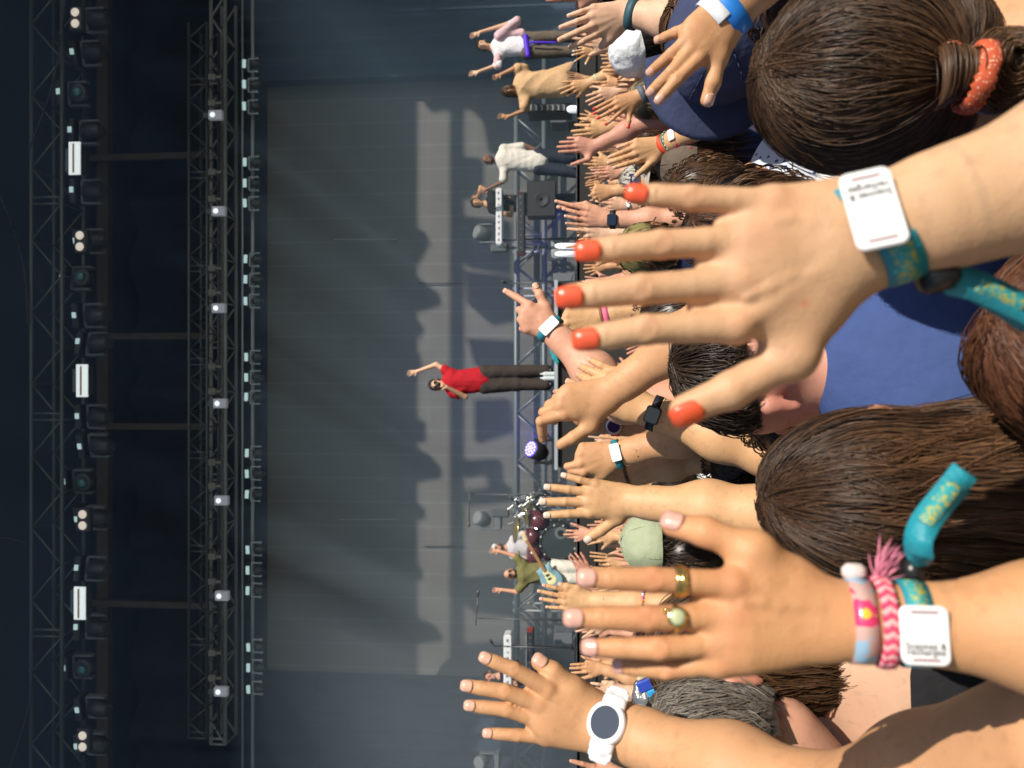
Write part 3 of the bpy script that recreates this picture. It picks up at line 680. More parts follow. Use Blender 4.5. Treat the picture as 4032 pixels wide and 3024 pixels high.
def strobe():
    t = empty('strobe_light'); MB().box((0, 0, 0), (.50, .14, .24), bev=.01).build('housing', HEADM, t, local=True)
    MB().box((0, -.08, 0), (.56, .03, .20)).build('reflector_panel', mat('strobe_reflector', (.75, .76, .74), rough=.3, emit=(.85, .95, .95), es=.6), t, local=True)  # emission stands in for light thrown back by the reflector
    MB().box((0, -.10, .012), (.50, .012, .03)).build('flash_tube', mat('flash_tube', (.5, .32, .22), rough=.3), t, local=True)
    MB().box((0, .05, .17), (.4, .1, .12)).build('bracket', YOKEM, t, local=True); return t
s0 = strobe()
for i, (yy, xx) in enumerate(((320, 168), (822, 184), (1324, 179))):
    o = s0 if i == 0 else copy_tree(s0); o.location = (xcol(yy, 12.6), 12.6, zr(xx, 12.6)); tag(o, 'bright white rectangular strobe in the top row, '+['right', 'middle', 'left'][i]+' one of three', 'strobe light', 'strobes in the top row')
def blinder():
    t = empty('blinder_light'); MB().box((0, .06, 0), (.42, .12, .24), bev=.02).build('housing', HEADM, t, local=True)
    for s in (-1, 1): MB().lathe((s*.097, -.01, 0), (0, -1, 0), [(0, .075), (.01, .072), (.02, .05), (.024, .01)], 20).build('lamp', LAMPW, t, True, local=True)
    return t
s0 = blinder()
for i, (yy, xx) in enumerate(((-2, 163), (505, 173), (1138, 179), (1640, 179))):
    o = s0 if i == 0 else copy_tree(s0); o.location = (xcol(yy, 12.6), 12.6, zr(xx, 12.6)); tag(o, 'pair of round warm blinder lamps in the top row, '+['cut by the right edge', 'second from right', 'third from right', 'leftmost'][i], 'blinder light', 'blinders in the top row')
def flood():
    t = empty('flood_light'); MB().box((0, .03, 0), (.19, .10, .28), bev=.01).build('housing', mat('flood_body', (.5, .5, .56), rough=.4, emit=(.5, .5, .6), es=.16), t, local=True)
    MB().lathe((0, -.02, .05), (0, -1, 0), [(0, .05), (.015, .045), (.02, .01)], 14).build('lamp', mat('flood_lamp', (.8, .9, .95), emit=(.85, .95, 1), es=1.0), t, True, local=True)
    MB().box((0, .03, .20), (.10, .05, .12)).build('bracket', YOKEM, t, local=True); return t
s0 = flood()
for i, (yy, xx) in enumerate(((228, 465), (443, 472), (660, 472), (873, 475), (1090, 478), (1303, 479), (1517, 477))):
    o = s0 if i == 0 else copy_tree(s0); o.location = (xcol(yy, 14.9), 14.9, zr(xx, 14.9)); tag(o, 'small pale square floodlight on the bright truss, %s of seven from the right' % ['first', 'second', 'third', 'fourth', 'fifth', 'sixth', 'last'][i], 'floodlight', 'floodlights on the bright truss')
def small_spot():
    t = empty('small_spotlight'); MB().box((0, 0, .03), (.20, .12, .09), bev=.01).build('base', HEADM, t, local=True)
    MB().box((0, -.075, .03), (.16, .03, .065)).build('glow_plate', GLOW, t, local=True)  # white clamp front; its emission stands in for sky light
    y = MB().box((0, 0, -.03), (.26, .05, .03), bev=.008)
    for s in (-1, 1): y.tube((s*.13, 0, -.03), (s*.13, 0, -.20), .014).lathe((s*.115, 0, -.20), (s, 0, 0), [(0, .03), (.03, .03)], 10)
    y.build('yoke', YOKEB, t, local=True)
    MB().lathe((0, 0, -.09), (0, -.3, -1), [(0, .06), (.05, .085), (.12, .085), (.14, .06), (.22, .055), (.225, .04)], 16).build('lamp_head', HEADM, t, True, local=True)
    MB().lathe((0, -.03, -.27), (0, -.3, -1), [(0, .03), (.01, .02)], 12).build('lens', LENS, t, True, local=True); return t
s0 = small_spot(); n = 0
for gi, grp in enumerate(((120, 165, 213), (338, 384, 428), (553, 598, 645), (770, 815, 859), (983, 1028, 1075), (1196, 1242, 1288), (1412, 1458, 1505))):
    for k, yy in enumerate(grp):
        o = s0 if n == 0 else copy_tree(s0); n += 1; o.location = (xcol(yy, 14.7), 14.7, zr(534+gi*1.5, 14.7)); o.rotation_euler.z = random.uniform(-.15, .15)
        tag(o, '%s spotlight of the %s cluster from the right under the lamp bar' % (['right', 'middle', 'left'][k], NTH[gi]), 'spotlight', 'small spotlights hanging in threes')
# small clamps and boxes on the bright truss
for i, yy in enumerate((142, 200, 355, 415, 570, 625, 790, 846, 1005, 1058, 1216, 1272, 1432, 1488)):
    o = MB().box((xcol(yy, 14.9), 14.95, zr(457, 14.9)), (.13, .1, .16), bev=.01).box((xcol(yy, 14.9), 14.95, zr(470, 14.9)), (.05, .06, .14)).build('junction_box', mat('grey_box', (.20, .195, .18), rough=.6)); tag(o, 'small grey junction box, %s from the right on the bright truss' % NTH[i], 'junction box', 'junction boxes on the bright truss')
# hanging cables
for i, (ya, xa2, yb, xb2) in enumerate(((0, 140, 330, 60), (700, 60, 420, 0), (1380, 70, 1659, 20), (1180, 60, 1160, 0))):
    pts = [PY('D', xa2+(xb2-xa2)*q+18*math.sin(q*math.pi), ya+(yb-ya)*q, 12.9) for q in np.linspace(0, 1, 12)]
    o = MB().path(pts, .015).build('power_cable', mat('black_cable', (.04, .04, .05)), None, True); tag(o, 'sagging dark cable near the top truss, %s one' % ['rightmost', 'second', 'leftmost', 'third'][i], 'cable', 'cables at the top truss')
# unseen front rigging, added and cut to cast the shadows on the screen wall
def shadow_at(xpx, ypx, yf=8.0):       # where the sun ray that reaches this spot of the wall passes the plane Y = yf
    p = PY('D', xpx, ypx, YB); k = (p[1]-yf)/(-S_.y); return p+k*np.array(S_)
p0 = shadow_at(891, 800, 8.0)
t = empty('shadow_rig', (0, 8, p0[2])); tag(t, 'unseen rigging added above the picture, shaped to cast the wall shadows', 'truss')
b = MB().box((0, 8.0, p0[2]+.6), (31, .25, 1.2))
b.build('shadow_header', DRAPE, t)
b = MB(); 
for xp, r_ in ((990, .10), (978, .05)):
    q = shadow_at(xp, 800); b.tube((-15, 8, q[2]), (15, 8, q[2]), r_)
b.build('shadow_pipe', ALUD, t)
def blob(pts, name='shadow_card', w=.06):
    P2 = [shadow_at(x, y) for x, y in pts]; n = len(P2); v = [(q[0], 8-w, q[2]) for q in P2]+[(q[0], 8+w, q[2]) for q in P2]
    f = [tuple(range(n)), tuple(range(2*n-1, n-1, -1))]+[(i, n+i, n+(i+1) % n, (i+1) % n) for i in range(n)]
    link_mesh(name, v, f, HEADM, t, False)
for pts in ([(885, 495), (915, 500), (925, 520), (905, 560), (885, 580)], [(885, 598), (910, 605), (945, 632), (948, 655), (912, 668), (885, 672)], [(885, 690), (905, 695), (912, 712), (903, 725), (885, 730)],
            [(885, 760), (905, 765), (905, 800), (885, 805)], [(885, 905), (915, 910), (915, 950), (885, 955)], [(885, 960), (930, 985), (950, 1010), (948, 1030), (885, 1040)], [(885, 1085), (912, 1095), (915, 1115), (885, 1125)],
            [(885, 1215), (905, 1222), (908, 1248), (885, 1255)], [(885, 1335), (930, 1345), (950, 1365), (950, 1380), (885, 1388)],
            [(1000, 470), (1100, 480), (1100, 590), (1010, 575)], [(1010, 590), (1105, 600), (1110, 690), (1060, 700), (1015, 660)], [(1015, 735), (1110, 740), (1110, 800), (1030, 790)], [(1030, 868), (1100, 865), (1105, 930), (1030, 955)], [(1000, 1000), (1080, 995), (1085, 1060), (1060, 1065), (1055, 1020), (1005, 1030)], [(1010, 1065), (1100, 1050), (1105, 1080), (1010, 1090)],
            [(975, 1255), (1110, 1240), (1110, 1330), (1020, 1320), (975, 1280)], [(990, 1395), (1110, 1390), (1110, 1470), (990, 1466)],
            [(880, 80), (1250, 80), (1250, 330), (1060, 330), (1050, 270), (1020, 235), (960, 235), (930, 240), (905, 200), (880, 198)],
            [(985, 340), (1040, 345), (1040, 430), (985, 425)]):
    blob(pts, 'shadow_sheet' if len(pts) > 8 else 'shadow_card')
# smoke
sm = MB().box((0, 15.7, 5.1), (19.6, 5.4, 6.1)).build('smoke', None or mat('dummy', (0, 0, 0))); sm.data.materials.clear()
def volmat(name, dens, col):
    m = bpy.data.materials.new(name); m.use_nodes = True; nt = m.node_tree; nt.nodes.remove(nt.nodes['Principled BSDF'])
    v = nt.nodes.new('ShaderNodeVolumePrincipled'); v.inputs['Density'].default_value = dens; v.inputs['Color'].default_value = (*col, 1); v.inputs['Anisotropy'].default_value = .0
    nt.links.new(v.outputs[0], nt.nodes['Material Output'].inputs['Volume']); return m
sm.data.materials.append(volmat('stage_smoke', .042, (.50, .76, 1))); tag(sm, kind='stuff')
pf = [((-6.3, 14.6, 5.0), (4.0, 1.9, 4.6), .10), ((-3.5, 16.9, 5.2), (3.2, 1.3, 3.0), .03)]
hz2 = MB().box((0, 14.2, 11.75), (30, 11.4, 6.9)).build('smoke', mat('dummy', (0, 0, 0))); hz2.data.materials.clear(); hz2.data.materials.append(volmat('roof_haze', .0075, (.35, .55, 1))); tag(hz2, kind='stuff')
for c, h, dn, gr in [(pf[0][0], 0, .032, 1.35), (pf[0][0], 0, .035, 1.0), (pf[0][0], 0, .04, .65)]:
    v, f = surface([ball(c, 1.9, .3), ball((c[0]+1.3, c[1], c[2]-1.2), 1.6, .8), ball((c[0]+1.0, c[1], c[2]+1.4), 1.3, .8), ball((c[0]-1.2, c[1], c[2]-1.6), 1.6, .8)], .25)
    v = np.array(v); v = np.array(c)+(v-np.array(c))*gr*np.array([1.25, 1, 1.25]); v[:, 1] = 15.0+(v[:, 1]-14.6)*.5
    o = link_mesh('smoke', v, f, volmat('thick_smoke', dn, (.85, .92, 1))); tag(o, kind='stuff')

for i, (yy, x0_, x1_) in enumerate(((517, 722, 858), (1122, 732, 862), (612, 905, 1000), (1180, 915, 1000))):
    o = MB().tube(PY('D', x0_, yy, YB-.05), PY('D', x1_, yy, YB-.05), .008 if i < 2 else .012, n=5).build('wall_line', SEAML if i < 2 else mat('dark_wire', (.02, .02, .022)), None, True); tag(o, ['thin pale strip on the screen wall above the right keyboards', 'thin pale strip on the screen wall above the drum kit', 'thin dark wire across the sunlit strip above the pointing hand', 'thin dark wire across the sunlit strip above the drummer'][i], 'wire')
# ---------------------------------------------------------------- the performers
def small_hand(W, T, n, s=1., spread=.25, grip=0.):
    """a hand whose wrist and fingertips are given in space"""
    y = nrm(T-W); n = nrm(n-(n@y)*y); x = np.cross(y, n); pr = []; L = np.linalg.norm(T-W)/.184
    L = max(L, .8*s)
    pr.append(cone(W, W+y*.075*L, .024*s, .036*s, .01, n=n, f=.45))
    for i, o in enumerate((-.030, -.010, .010, .028)):
        b = W+y*(.085-.004*abs(i-1))*L+x*o; e = b+nrm(y*(1-grip*.8)+x*o*spread*22*(1-grip)-n*grip)*(.085, .092, .085, .068)[i]*L*(1-.3*grip)
        pr.append(cone(b, e, .0084*s, .0068*s, .0015))
    pr.append(cone(W+y*.02*L-x*.015, W+y*.06*L-x*.062, .014*s, .009*s, .01)); return pr
def figure(name, label, Yw, v, j, skin_t, face=(0, -1), shirt=None, trousers=None, hair=None, cat='person', sleeves=.9, shirt_loose=1., tr_loose=1., beard=None, shades=False, hs=1.02, hair_style='short', hem=None, group='the band on stage', grips=(0, 0), hand_n=None):
    g3 = {k: PY(v, *p[:2], Yw+(p[2] if len(p) > 2 else 0)) for k, p in j.items()}
    hd, nk = g3['head'], g3['neck']; Z = nrm(hd-nk); Yf = nrm(arr(face[0], face[1], face[2] if len(face) > 2 else 0)); Yf = nrm(Yf-(Yf@Z)*Z); X = np.cross(Yf, Z)
    sl, sr, hl, hr = g3['sl'], g3['sr'], g3['hl'], g3['hr']; ch = (sl+sr)/2; pv = (hl+hr)/2; fw = arr(0, 1, 0); wsh = np.linalg.norm(sl-sr)/2
    hpn = head_prims(hd, Yf, X, hs)
    body = [cone(nk, hd-Z*.05, .056, .05, .03), cone(ch-arr(0, 0, .03), ch*.5+pv*.5, .145, .135, .08, n=fw, f=.68), cone(ch*.5+pv*.5, pv, .13, .145, .06, n=fw, f=.7), cone(sl, sr, .055, .055, .05), cone(ch, nk, .06, .055, .04)]
    arms = []; hands = []
    for a, gk in (('l', grips[0]), ('r', grips[1])):
        if 'e'+a not in g3: continue
        S, E, W_ = g3['s'+a], g3['e'+a], g3['w'+a]
        arms += [cone(S, E, .052, .040, .03), cone(E, W_, .040, .026, .02)]
        if 'h'+a+'t' in g3: hands += small_hand(W_, g3['h'+a+'t'], hand_n if hand_n is not None else arr(0, -1, 0), .95, grip=gk)
    legs = []
    for a in ('l', 'r'):
        if 'k'+a in g3: legs += [cone(g3['h'+a], g3['k'+a], .085, .060, .05), cone(g3['k'+a], g3['a'+a], .056, .038, .03)]
    pb = surface(body+arms+legs+hpn, .016); ph = surface(hpn+[cone(nk, hd-Z*.05, .056, .05, .03)], .008)
    parts = [pb, ph]
    if hands: parts.append(surface(hands+[c for c in arms if c[3] < .03], .0045))
    vv, ff = merge(parts); base = (float(pv[0]), float(pv[1]), DZ); t = empty(name, base); tag(t, label, cat, group)
    link_mesh('body', vv, ff, tone(skin_t), t, True, {'red': np.zeros(len(vv))})
    if shirt:
        k = shirt_loose; hm = hem if hem is not None else 1.0; bot = ch+(pv-ch)*hm
        sp = [cone(ch-arr(0, 0, .02), bot, .165*k, .170*k, .08, n=fw, f=.72), cone(sl, sr, .072*k, .072*k, .06), cone(ch, nk-(nk-ch)*.35, .075, .065, .04)]
        for a in ('l', 'r'):
            if 'e'+a in g3:
                S, E = g3['s'+a], g3['e'+a]; q = S+(E-S)*min(1, sleeves); sp.append(cone(S, q, .072*k, .070*k, .03))
                if sleeves > 1: sp.append(cone(q, E+(g3['w'+a]-E)*(sleeves-1), .070*k, .045*k, .03))
        sv, sf = surface(sp, .013); link_mesh('shirt', sv, sf, cloth('cloth_'+name+label[:14].replace(' ', '_'), shirt), t)
        wrinkle(t.children[-1] if False else bpy.data.objects[[o.name for o in t.children if o.name.startswith('shirt')][0]], .013, 24, int(Yw*10))
    if trousers and legs:
        tp_ = [cone(hl, hr, .115, .115, .05, n=fw, f=.85)]
        for a in ('l', 'r'): tp_ += [cone(g3['h'+a], g3['k'+a], .105*tr_loose, .085*tr_loose, .04), cone(g3['k'+a], g3['a'+a], .085*tr_loose, .078*tr_loose, .03)]
        tv, tf = surface(tp_, .015); wrinkle(link_mesh('trousers', tv, tf, cloth('trousers_'+label[:16].replace(' ', '_'), trousers), t), .009, 22, int(Yw*10)+3)
        for a in ('l', 'r'):
            q = g3['a'+a]; sv, sf = surface([cone(q-arr(0, -.05, .05), q+arr(0, -.16, -.075), .045, .04, .03)], .012); link_mesh('shoe', sv, sf, mat('black_shoe', (.015, .015, .016), rough=.4), t)
    if hair: scalp(hd, X, Yf, hs, hair, t, grow=1.02); cap_hair(hd, X, Yf, hs, hair, t, hair_style, n=500, seed=int(Yw*31), wid=.0022)
    if beard:
        bv, bf = surface([cone(hd+Yf*.075-Z*.075-X*.03, hd+Yf*.075-Z*.075+X*.03, .030, .030, .02), cone(hd+Yf*.03-Z*.055-X*.065, hd+Yf*.07-Z*.075-X*.03, .018, .024, .02), cone(hd+Yf*.03-Z*.055+X*.065, hd+Yf*.07-Z*.075+X*.03, .018, .024, .02), ball(hd+Yf*.115-Z*.045, .016, -.012)], .008)
        link_mesh('beard', bv, bf, hmat(beard), t, True, {'tone': RNG.random(len(bv))*.5})
    if shades:
        m = MB()
        for sx in (-1, 1): m.lathe(hd+Yf*.108+Z*.016+X*sx*.034, Yf, [(0, .027), (.006, .028), (.010, .024)], 14)
        m.box(hd+Yf*.112+Z*.020, (.03, .008, .008), ax=(X, Yf, Z))
        for sx in (-1, 1): m.box(hd+Yf*.05+Z*.018+X*sx*.082, (.006, .12, .008), ax=(X, Yf, Z))
        m.build('sunglasses', mat('dark_glasses', (.01, .01, .012), rough=.15, coat=.5), t, True)
    else:
        m = MB()
        for sx in (-1, 1): m.lathe(hd+Yf*.094+Z*.016+X*sx*.031, Yf, [(0, .012), (.004, .010), (.006, .004)], 10)
        m.build('eyes', mat('eye_dark', (.03, .02, .015), rough=.3), t, True)
        m = MB().box(hd+Yf*.103-Z*.052, (.045, .012, .010), ax=(X, Yf, Z), bev=.004); m.build('mouth', mat('lips', (.35, .12, .10), rough=.5), t)
        m = MB()
        for sx in (-1, 1): m.box(hd+Yf*.103+Z*.038+X*sx*.032, (.034, .008, .007), ax=(nrm(X-Z*.12*sx), Yf, Z))
        m.build('eyebrows', hmat('black'), t)
    return t, g3, (hd, X, Yf, Z)
red, g3, hx = figure('person', 'singer in a bright red shirt waving one arm, microphone at his mouth', 11.7, 's2',
    dict(head=(462, 1480), neck=(548, 1470), sl=(575, 1392), sr=(592, 1545), el=(452, 1318), wl=(300, 1372), hlt=(208, 1392), er=(690, 1582, -.12), wr=(535, 1502, -.30), hrt=(486, 1478, -.34),
         hl=(850, 1385), hr=(850, 1490), kl=(1110, 1372), kr=(1110, 1482), al=(1352, 1368), ar=(1352, 1480)), 'fair', shirt=(.40, .012, .022), trousers=(.045, .035, .032), hair='black', shades=True, shirt_loose=1.16, tr_loose=1.18, sleeves=.42, hem=.86, beard=None, grips=(0, .9))
W_ = g3['hrt']; o = MB().lathe(PY('s2', 480, 1478, 11.5), UPV*.2+RGT*.1+arr(0, .3, .6), [(0, .026), (.02, .03), (.045, .024)], 14).tube(PY('s2', 500, 1482, 11.5), PY('s2', 545, 1500, 11.48), .012).build('microphone', DARK, None, True); tag(o, 'black hand microphone held at the mouth of the singer in red', 'microphone')
pk, g3, hx = figure('person', 'singer in a pink overshirt and white tee with both hands beside his head', 13.3, 's1',
    dict(head=(838, 372), neck=(925, 395), sl=(965, 300), sr=(965, 465), el=(1110, 172), wl=(812, 262), hlt=(720, 300), er=(960, 530, -.05), wr=(800, 585, -.1), hrt=(712, 605),
         hl=(1190, 320), hr=(1190, 430), kl=(1420, 300), kr=(1420, 425), al=(1640, 300), ar=(1640, 425)), 'fair', face=(-.3, -1, -.1), shirt=(.74, .72, .76), trousers=(.13, .105, .08), hair='dkbrown', tr_loose=1.15, sleeves=1.2, shirt_loose=1.05)
v, f = surface([cone(PY('s1', 965, 300, 13.2), PY('s1', 1110, 172, 13.25), .085, .080, .04), cone(PY('s1', 970, 285, 13.25), PY('s1', 1150, 275, 13.3), .085, .085, .05), cone(PY('s1', 955, 470, 13.25), PY('s1', 950, 540, 13.25), .08, .07, .04)], .013)
wrinkle(link_mesh('overshirt', v, f, cloth('pink_shirt', (.62, .42, .46)), pk), .01, 24, 4)
v, f = surface([cone(PY('s1', 1180, 300, 13.15), PY('s1', 1200, 450, 13.15), .05, .045, .03), cone(PY('s1', 1220, 345, 13.1), PY('s1', 1430, 345, 13.1), .02, .014, .03)], .012)
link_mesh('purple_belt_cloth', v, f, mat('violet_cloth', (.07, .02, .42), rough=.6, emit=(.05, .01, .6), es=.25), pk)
tanp, g3, hx = figure('person', 'singer in a long tan shirt leaning over with dark hair falling forward', 12.9, 's1',
    dict(head=(1050, 745), neck=(1120, 745), sl=(1165, 570), sr=(1175, 815), el=(1085, 560, -.1), wl=(985, 605), hlt=(905, 640), er=(1165, 905), wr=(1045, 950), hrt=(945, 945),
         hl=(1420, 640), hr=(1420, 730), kl=(1600, 600), kr=(1600, 720), al=(1750, 600), ar=(1750, 720)), 'brown', face=(-.25, -1, -.3), shirt=(.56, .36, .20), trousers=(.02, .02, .022), hair='ash', sleeves=.55, shirt_loose=1.35, hem=1.15, hair_style='medium')
v, f = surface([cone(PY('s1', 1380, 680, 12.85), PY('s1', 1530, 560, 12.85), .15, .06, .06, n=(0, 1, 0), f=.5), cone(PY('s1', 1300, 640, 12.85), PY('s1', 1560, 520, 12.85), .10, .04, .05, n=(0, 1, 0), f=.5), cone(PY('s1', 1400, 680, 12.85), PY('s1', 1590, 600, 12.85), .10, .03, .04, n=(0, 1, 0), f=.5)], .014)
link_mesh('shirt_tail', v, f, MC['cloth_'+'person'+'singer in a long tan shirt'[:14].replace(' ', '_')], tanp)
wt, g3, hx = figure('person', 'bearded man in an off white tee and dark trousers, head bowed', 14.2, 's1',
    dict(head=(880, 1305), neck=(958, 1318), sl=(1005, 1215), sr=(1005, 1392), el=(1190, 1192), wl=(1345, 1255), hlt=(1425, 1275), er=(1000, 1482), wr=(855, 1552), hrt=(745, 1600),
         hl=(1290, 1265), hr=(1290, 1370), kl=(1500, 1290), kr=(1500, 1400), al=(1700, 1320), ar=(1730, 1430)), 'dark', face=(-.5, -.9, -.35), shirt=(.66, .62, .55), trousers=(.022, .026, .042), sleeves=.8, shirt_loose=1.18, beard='black', tr_loose=1.2)
kb, g3, hx = figure('person', 'keyboard player in black with hands on top of the head', 15.0, 's2',
    dict(head=(790, 0), neck=(865, 10), sl=(905, -75), sr=(905, 60), el=(815, -130), wl=(790, -60), hlt=(735, -40), er=(1060, 100), wr=(1075, 60, -.2), hrt=(1065, 20, -.3), hl=(1180, -40), hr=(1180, 50), kl=(1350, -40), kr=(1350, 50), al=(1560, -40), ar=(1560, 50)), 'tan', shirt=(.012, .012, .014), trousers=(.015, .015, .016), hair='black', sleeves=.2, shirt_loose=.95)
gt, g3, hx = figure('person', 'bald guitarist in an olive shirt and white trousers with a pale blue guitar', 13.0, 's3',
    dict(head=(1062, 1575), neck=(1140, 1570), sl=(1165, 1490), sr=(1165, 1650), el=(1085, 1425), wl=(965, 1390), hlt=(880, 1385), er=(1110, 1722), wr=(985, 1705), hrt=(905, 1705),
         hl=(1420, 1520), hr=(1420, 1600), kl=(1640, 1515), kr=(1640, 1610), al=(1860, 1500), ar=(1860, 1620)), 'pink', shirt=(.16, .15, .06), trousers=(.66, .63, .55), sleeves=.7, shades=True, beard='brown', tr_loose=1.25, shirt_loose=1.05, face=(.35, -1, 0))
dr, g3, hx = figure('person', 'drummer in a white patterned shirt and white cap behind the drum kit', 14.9, 's3',
    dict(head=(960, 1365), neck=(1035, 1360), sl=(1080, 1290), sr=(1080, 1430), el=(1180, 1240), wl=(1230, 1290, -.35), hlt=(1215, 1330, -.4), er=(1190, 1450), wr=(1235, 1410, -.35), hrt=(1220, 1370, -.4), hl=(1330, 1310), hr=(1330, 1400), kl=(1380, 1250, -.3), kr=(1380, 1450, -.3), al=(1560, 1250, -.3), ar=(1560, 1450, -.3)), 'pink', shirt=(.60, .58, .60), trousers=(.12, .015, .03), sleeves=.8, beard='brown', hair='brown')
hd, X, Yf, Z = hx
v, f = surface([ball(hd+Z*.065, .092, .02, n=Z, f=.85), cone(hd+Z*.06+Yf*.06, hd+Z*.055+Yf*.15, .07, .05, .02, n=Z, f=.14)], .01); link_mesh('cap', v, f, cloth('cap_white', (.72, .7, .66)), dr)
kl_, g3, hx = figure('person', 'smiling keyboard player with pink glasses behind the far left keyboard', 14.6, 's4',
    dict(head=(868, 930), neck=(945, 930), sl=(985, 860), sr=(985, 1000), el=(1110, 830), wl=(1075, 880, -.35), hlt=(1050, 920, -.4), er=(1110, 1030), wr=(1075, 1000, -.35), hrt=(1050, 960, -.4), hl=(1230, 890), hr=(1230, 970), kl=(1420, 890), kr=(1420, 970), al=(1600, 890), ar=(1600, 970)), 'pink', shirt=(.03, .01, .03), trousers=(.02, .02, .022), hair='brown', sleeves=.8)
hd, X, Yf, Z = hx; m = MB()
for sx in (-1, 1): m.box(hd+Yf*.112+Z*.016+X*sx*.034, (.052, .012, .040), ax=(X, Yf, Z), bev=.01)
m.build('sunglasses', mat('pink_glasses', (.5, .14, .16), rough=.3), kl_)
# ---------------------------------------------------------------- instruments and stage gear
WHITEP = mat('white_plastic', (.72, .73, .75), rough=.35); BLACKP = mat('black_plastic', (.016, .016, .018), rough=.4); KEYB = mat('key_marks', (.10, .11, .14), rough=.6); CHROME = mat('chrome', (.6, .62, .62), rough=.22, metal=.9); BRASS = mat('brass_cymbal', (.62, .50, .22), rough=.28, metal=.85)
def keyboard(v, x0, x1, y0, y1, Yw, label, m, marks=True, depth=.32):
    a, b = PY(v, x0, y0, Yw), PY(v, x1, y1, Yw); c = (a+b)/2; t = empty('keyboard', c); tag(t, label, 'keyboard')
    w, h = abs(a[0]-b[0]), abs(a[2]-b[2])
    MB().box(c+arr(0, depth/2, 0), (w, depth, h), bev=.012).build('case', m, t)
    MB().box(c+arr(0, depth*.62, h/2+.006), (w*.9, depth*.45, .012)).build('keys', WHITEP, t)
    if marks:
        k = MB()
        for i in range(9): k.box(c+arr(-w*.42+w*.84*i/8, -.004, random.uniform(-.01, .01)), (.02+.03*random.random(), .006, h*.22))
        k.build('back_sockets', KEYB, t)
    for sx in (-1, 1): MB().box(c+arr(sx*(w/2+.006), depth/2, 0), (.016, depth*.9, h*.7), bev=.004).build('end_cheek', mat('red_cheek', (.35, .03, .02), rough=.4) if m is BLACKP else m, t)
    return t
keyboard('s2', 938, 988, -120, 335, 14.5, 'white keyboard with small dark sockets in front of the player in black', WHITEP)
keyboard('s2', 1112, 1172, -90, 405, 14.3, 'black keyboard on the lower tier under the white one, right side', BLACKP)
keyboard('s4', 972, 1035, 612, 1060, 14.2, 'white keyboard seen behind the raised watch hand', WHITEP)
keyboard('s4', 1152, 1208, 585, 1060, 14.0, 'black keyboard on the lower tier of the far left stand', BLACKP)
def stand(v, y0, y1, x0, Yw, label, r=.02):
    b = MB(); a0, a1 = PY(v, x0, y0, Yw), PY(v, x0, y1, Yw)
    for q in (a0, a1):
        b.tube(q, (q[0], q[1], DZ), r); b.tube((q[0], q[1]-.25, DZ+.03), (q[0], q[1]+.35, DZ+.03), r); b.tube((q[0], q[1]-.05, q[2]-.02), (q[0], q[1]+.35, q[2]+.03), r*.8)
    b.tube((a0[0], a0[1]+.02, a0[2]-.35), (a1[0], a1[1]+.02, a1[2]-.35), r); o = b.build('keyboard_stand', BLACKP, None, True); tag(o, label, 'keyboard stand'); return o
stand('s2', -60, 300, 960, 14.62, 'black two tier stand under the keyboards on the right'); stand('s4', 690, 1010, 1010, 14.3, 'black two tier stand under the keyboards on the far left')
a, b = PY('s2', 1192, -185, 14.1), PY('s2', 1430, 108, 14.1); o = MB().box(((a[0]+b[0])/2, 14.25, (a[2]+b[2])/2), (abs(a[0]-b[0]), .3, abs(a[2]-b[2])), bev=.02).build('amplifier', BLACKP); tag(o, 'tall black amplifier box below the right keyboards', 'amplifier')
c = (a+b)/2; l = MB().lathe((c[0]-.02, 14.09, c[2]), (0, -1, 0), [(0, .14), (.01, .14), (.012, .12), (.0, .03)], 20).build('speaker_cone', DARK); attach(l, o) if False else None; l.parent = o
def boxy(v, x0, x1, y0, y1, Yw, dep, name, label, cat, m, z0=None):
    a, b = PY(v, x0, y0, Yw), PY(v, x1, y1, Yw); lo = min(a[2], b[2]) if z0 is None else z0; hi = max(a[2], b[2])
    o = MB().box(((a[0]+b[0])/2, Yw+dep/2, (lo+hi)/2), (abs(a[0]-b[0]), dep, hi-lo), bev=.015).build(name, m); tag(o, label, cat); return o
GREYP = mat('grey_case', (.12, .13, .14), rough=.5, noise=.2)
o = boxy('s1', 1195, 1560, 850, 905, 14.0, .5, 'equipment_rack', 'narrow black equipment rack right of the man in the off white tee', 'equipment rack', BLACKP)
for i in range(7):
    q = PY('s1', 1225+i*45, 878, 13.99); k = MB().box(q, (.10, .01, .025)).lathe(q+arr(.04, -.005, .03), (0, -1, 0), [(0, .012), (.01, .010)], 8).build('rack_panel', mat('rack_panel', (.3, .34, .36), rough=.4, metal=.4)); k.parent = o
o = boxy('s1', 1530, 1700, 990, 1180, 13.4, .5, 'monitor_speaker', 'black wedge speaker behind the pale spread hand', 'speaker', BLACKP)
o = boxy('s1', 1590, 1760, 1440, 1640, 13.6, .5, 'monitor_speaker', 'black speaker box right of the smartwatch hand', 'speaker', BLACKP)
o = boxy('s1', 1385, 1520, 925, 1000, 15.0, .5, 'flight_case', 'grey rounded flight case under the rear truss on the right', 'case', GREYP)
o = boxy('s2', 1405, 1590, 570, 640, 14.4, .5, 'flight_case', 'grey flight case beside the platform, above the orange nails', 'case', GREYP)
o = boxy('s4', 1370, 1520, 590, 680, 14.8, .5, 'flight_case', 'grey flight case beside the far left keyboards', 'case', GREYP)
o = boxy('s4', 1530, 1620, 700, 1080, 13.2, .5, 'monitor_speaker', 'black wedge speaker under the far left keyboards', 'speaker', BLACKP)
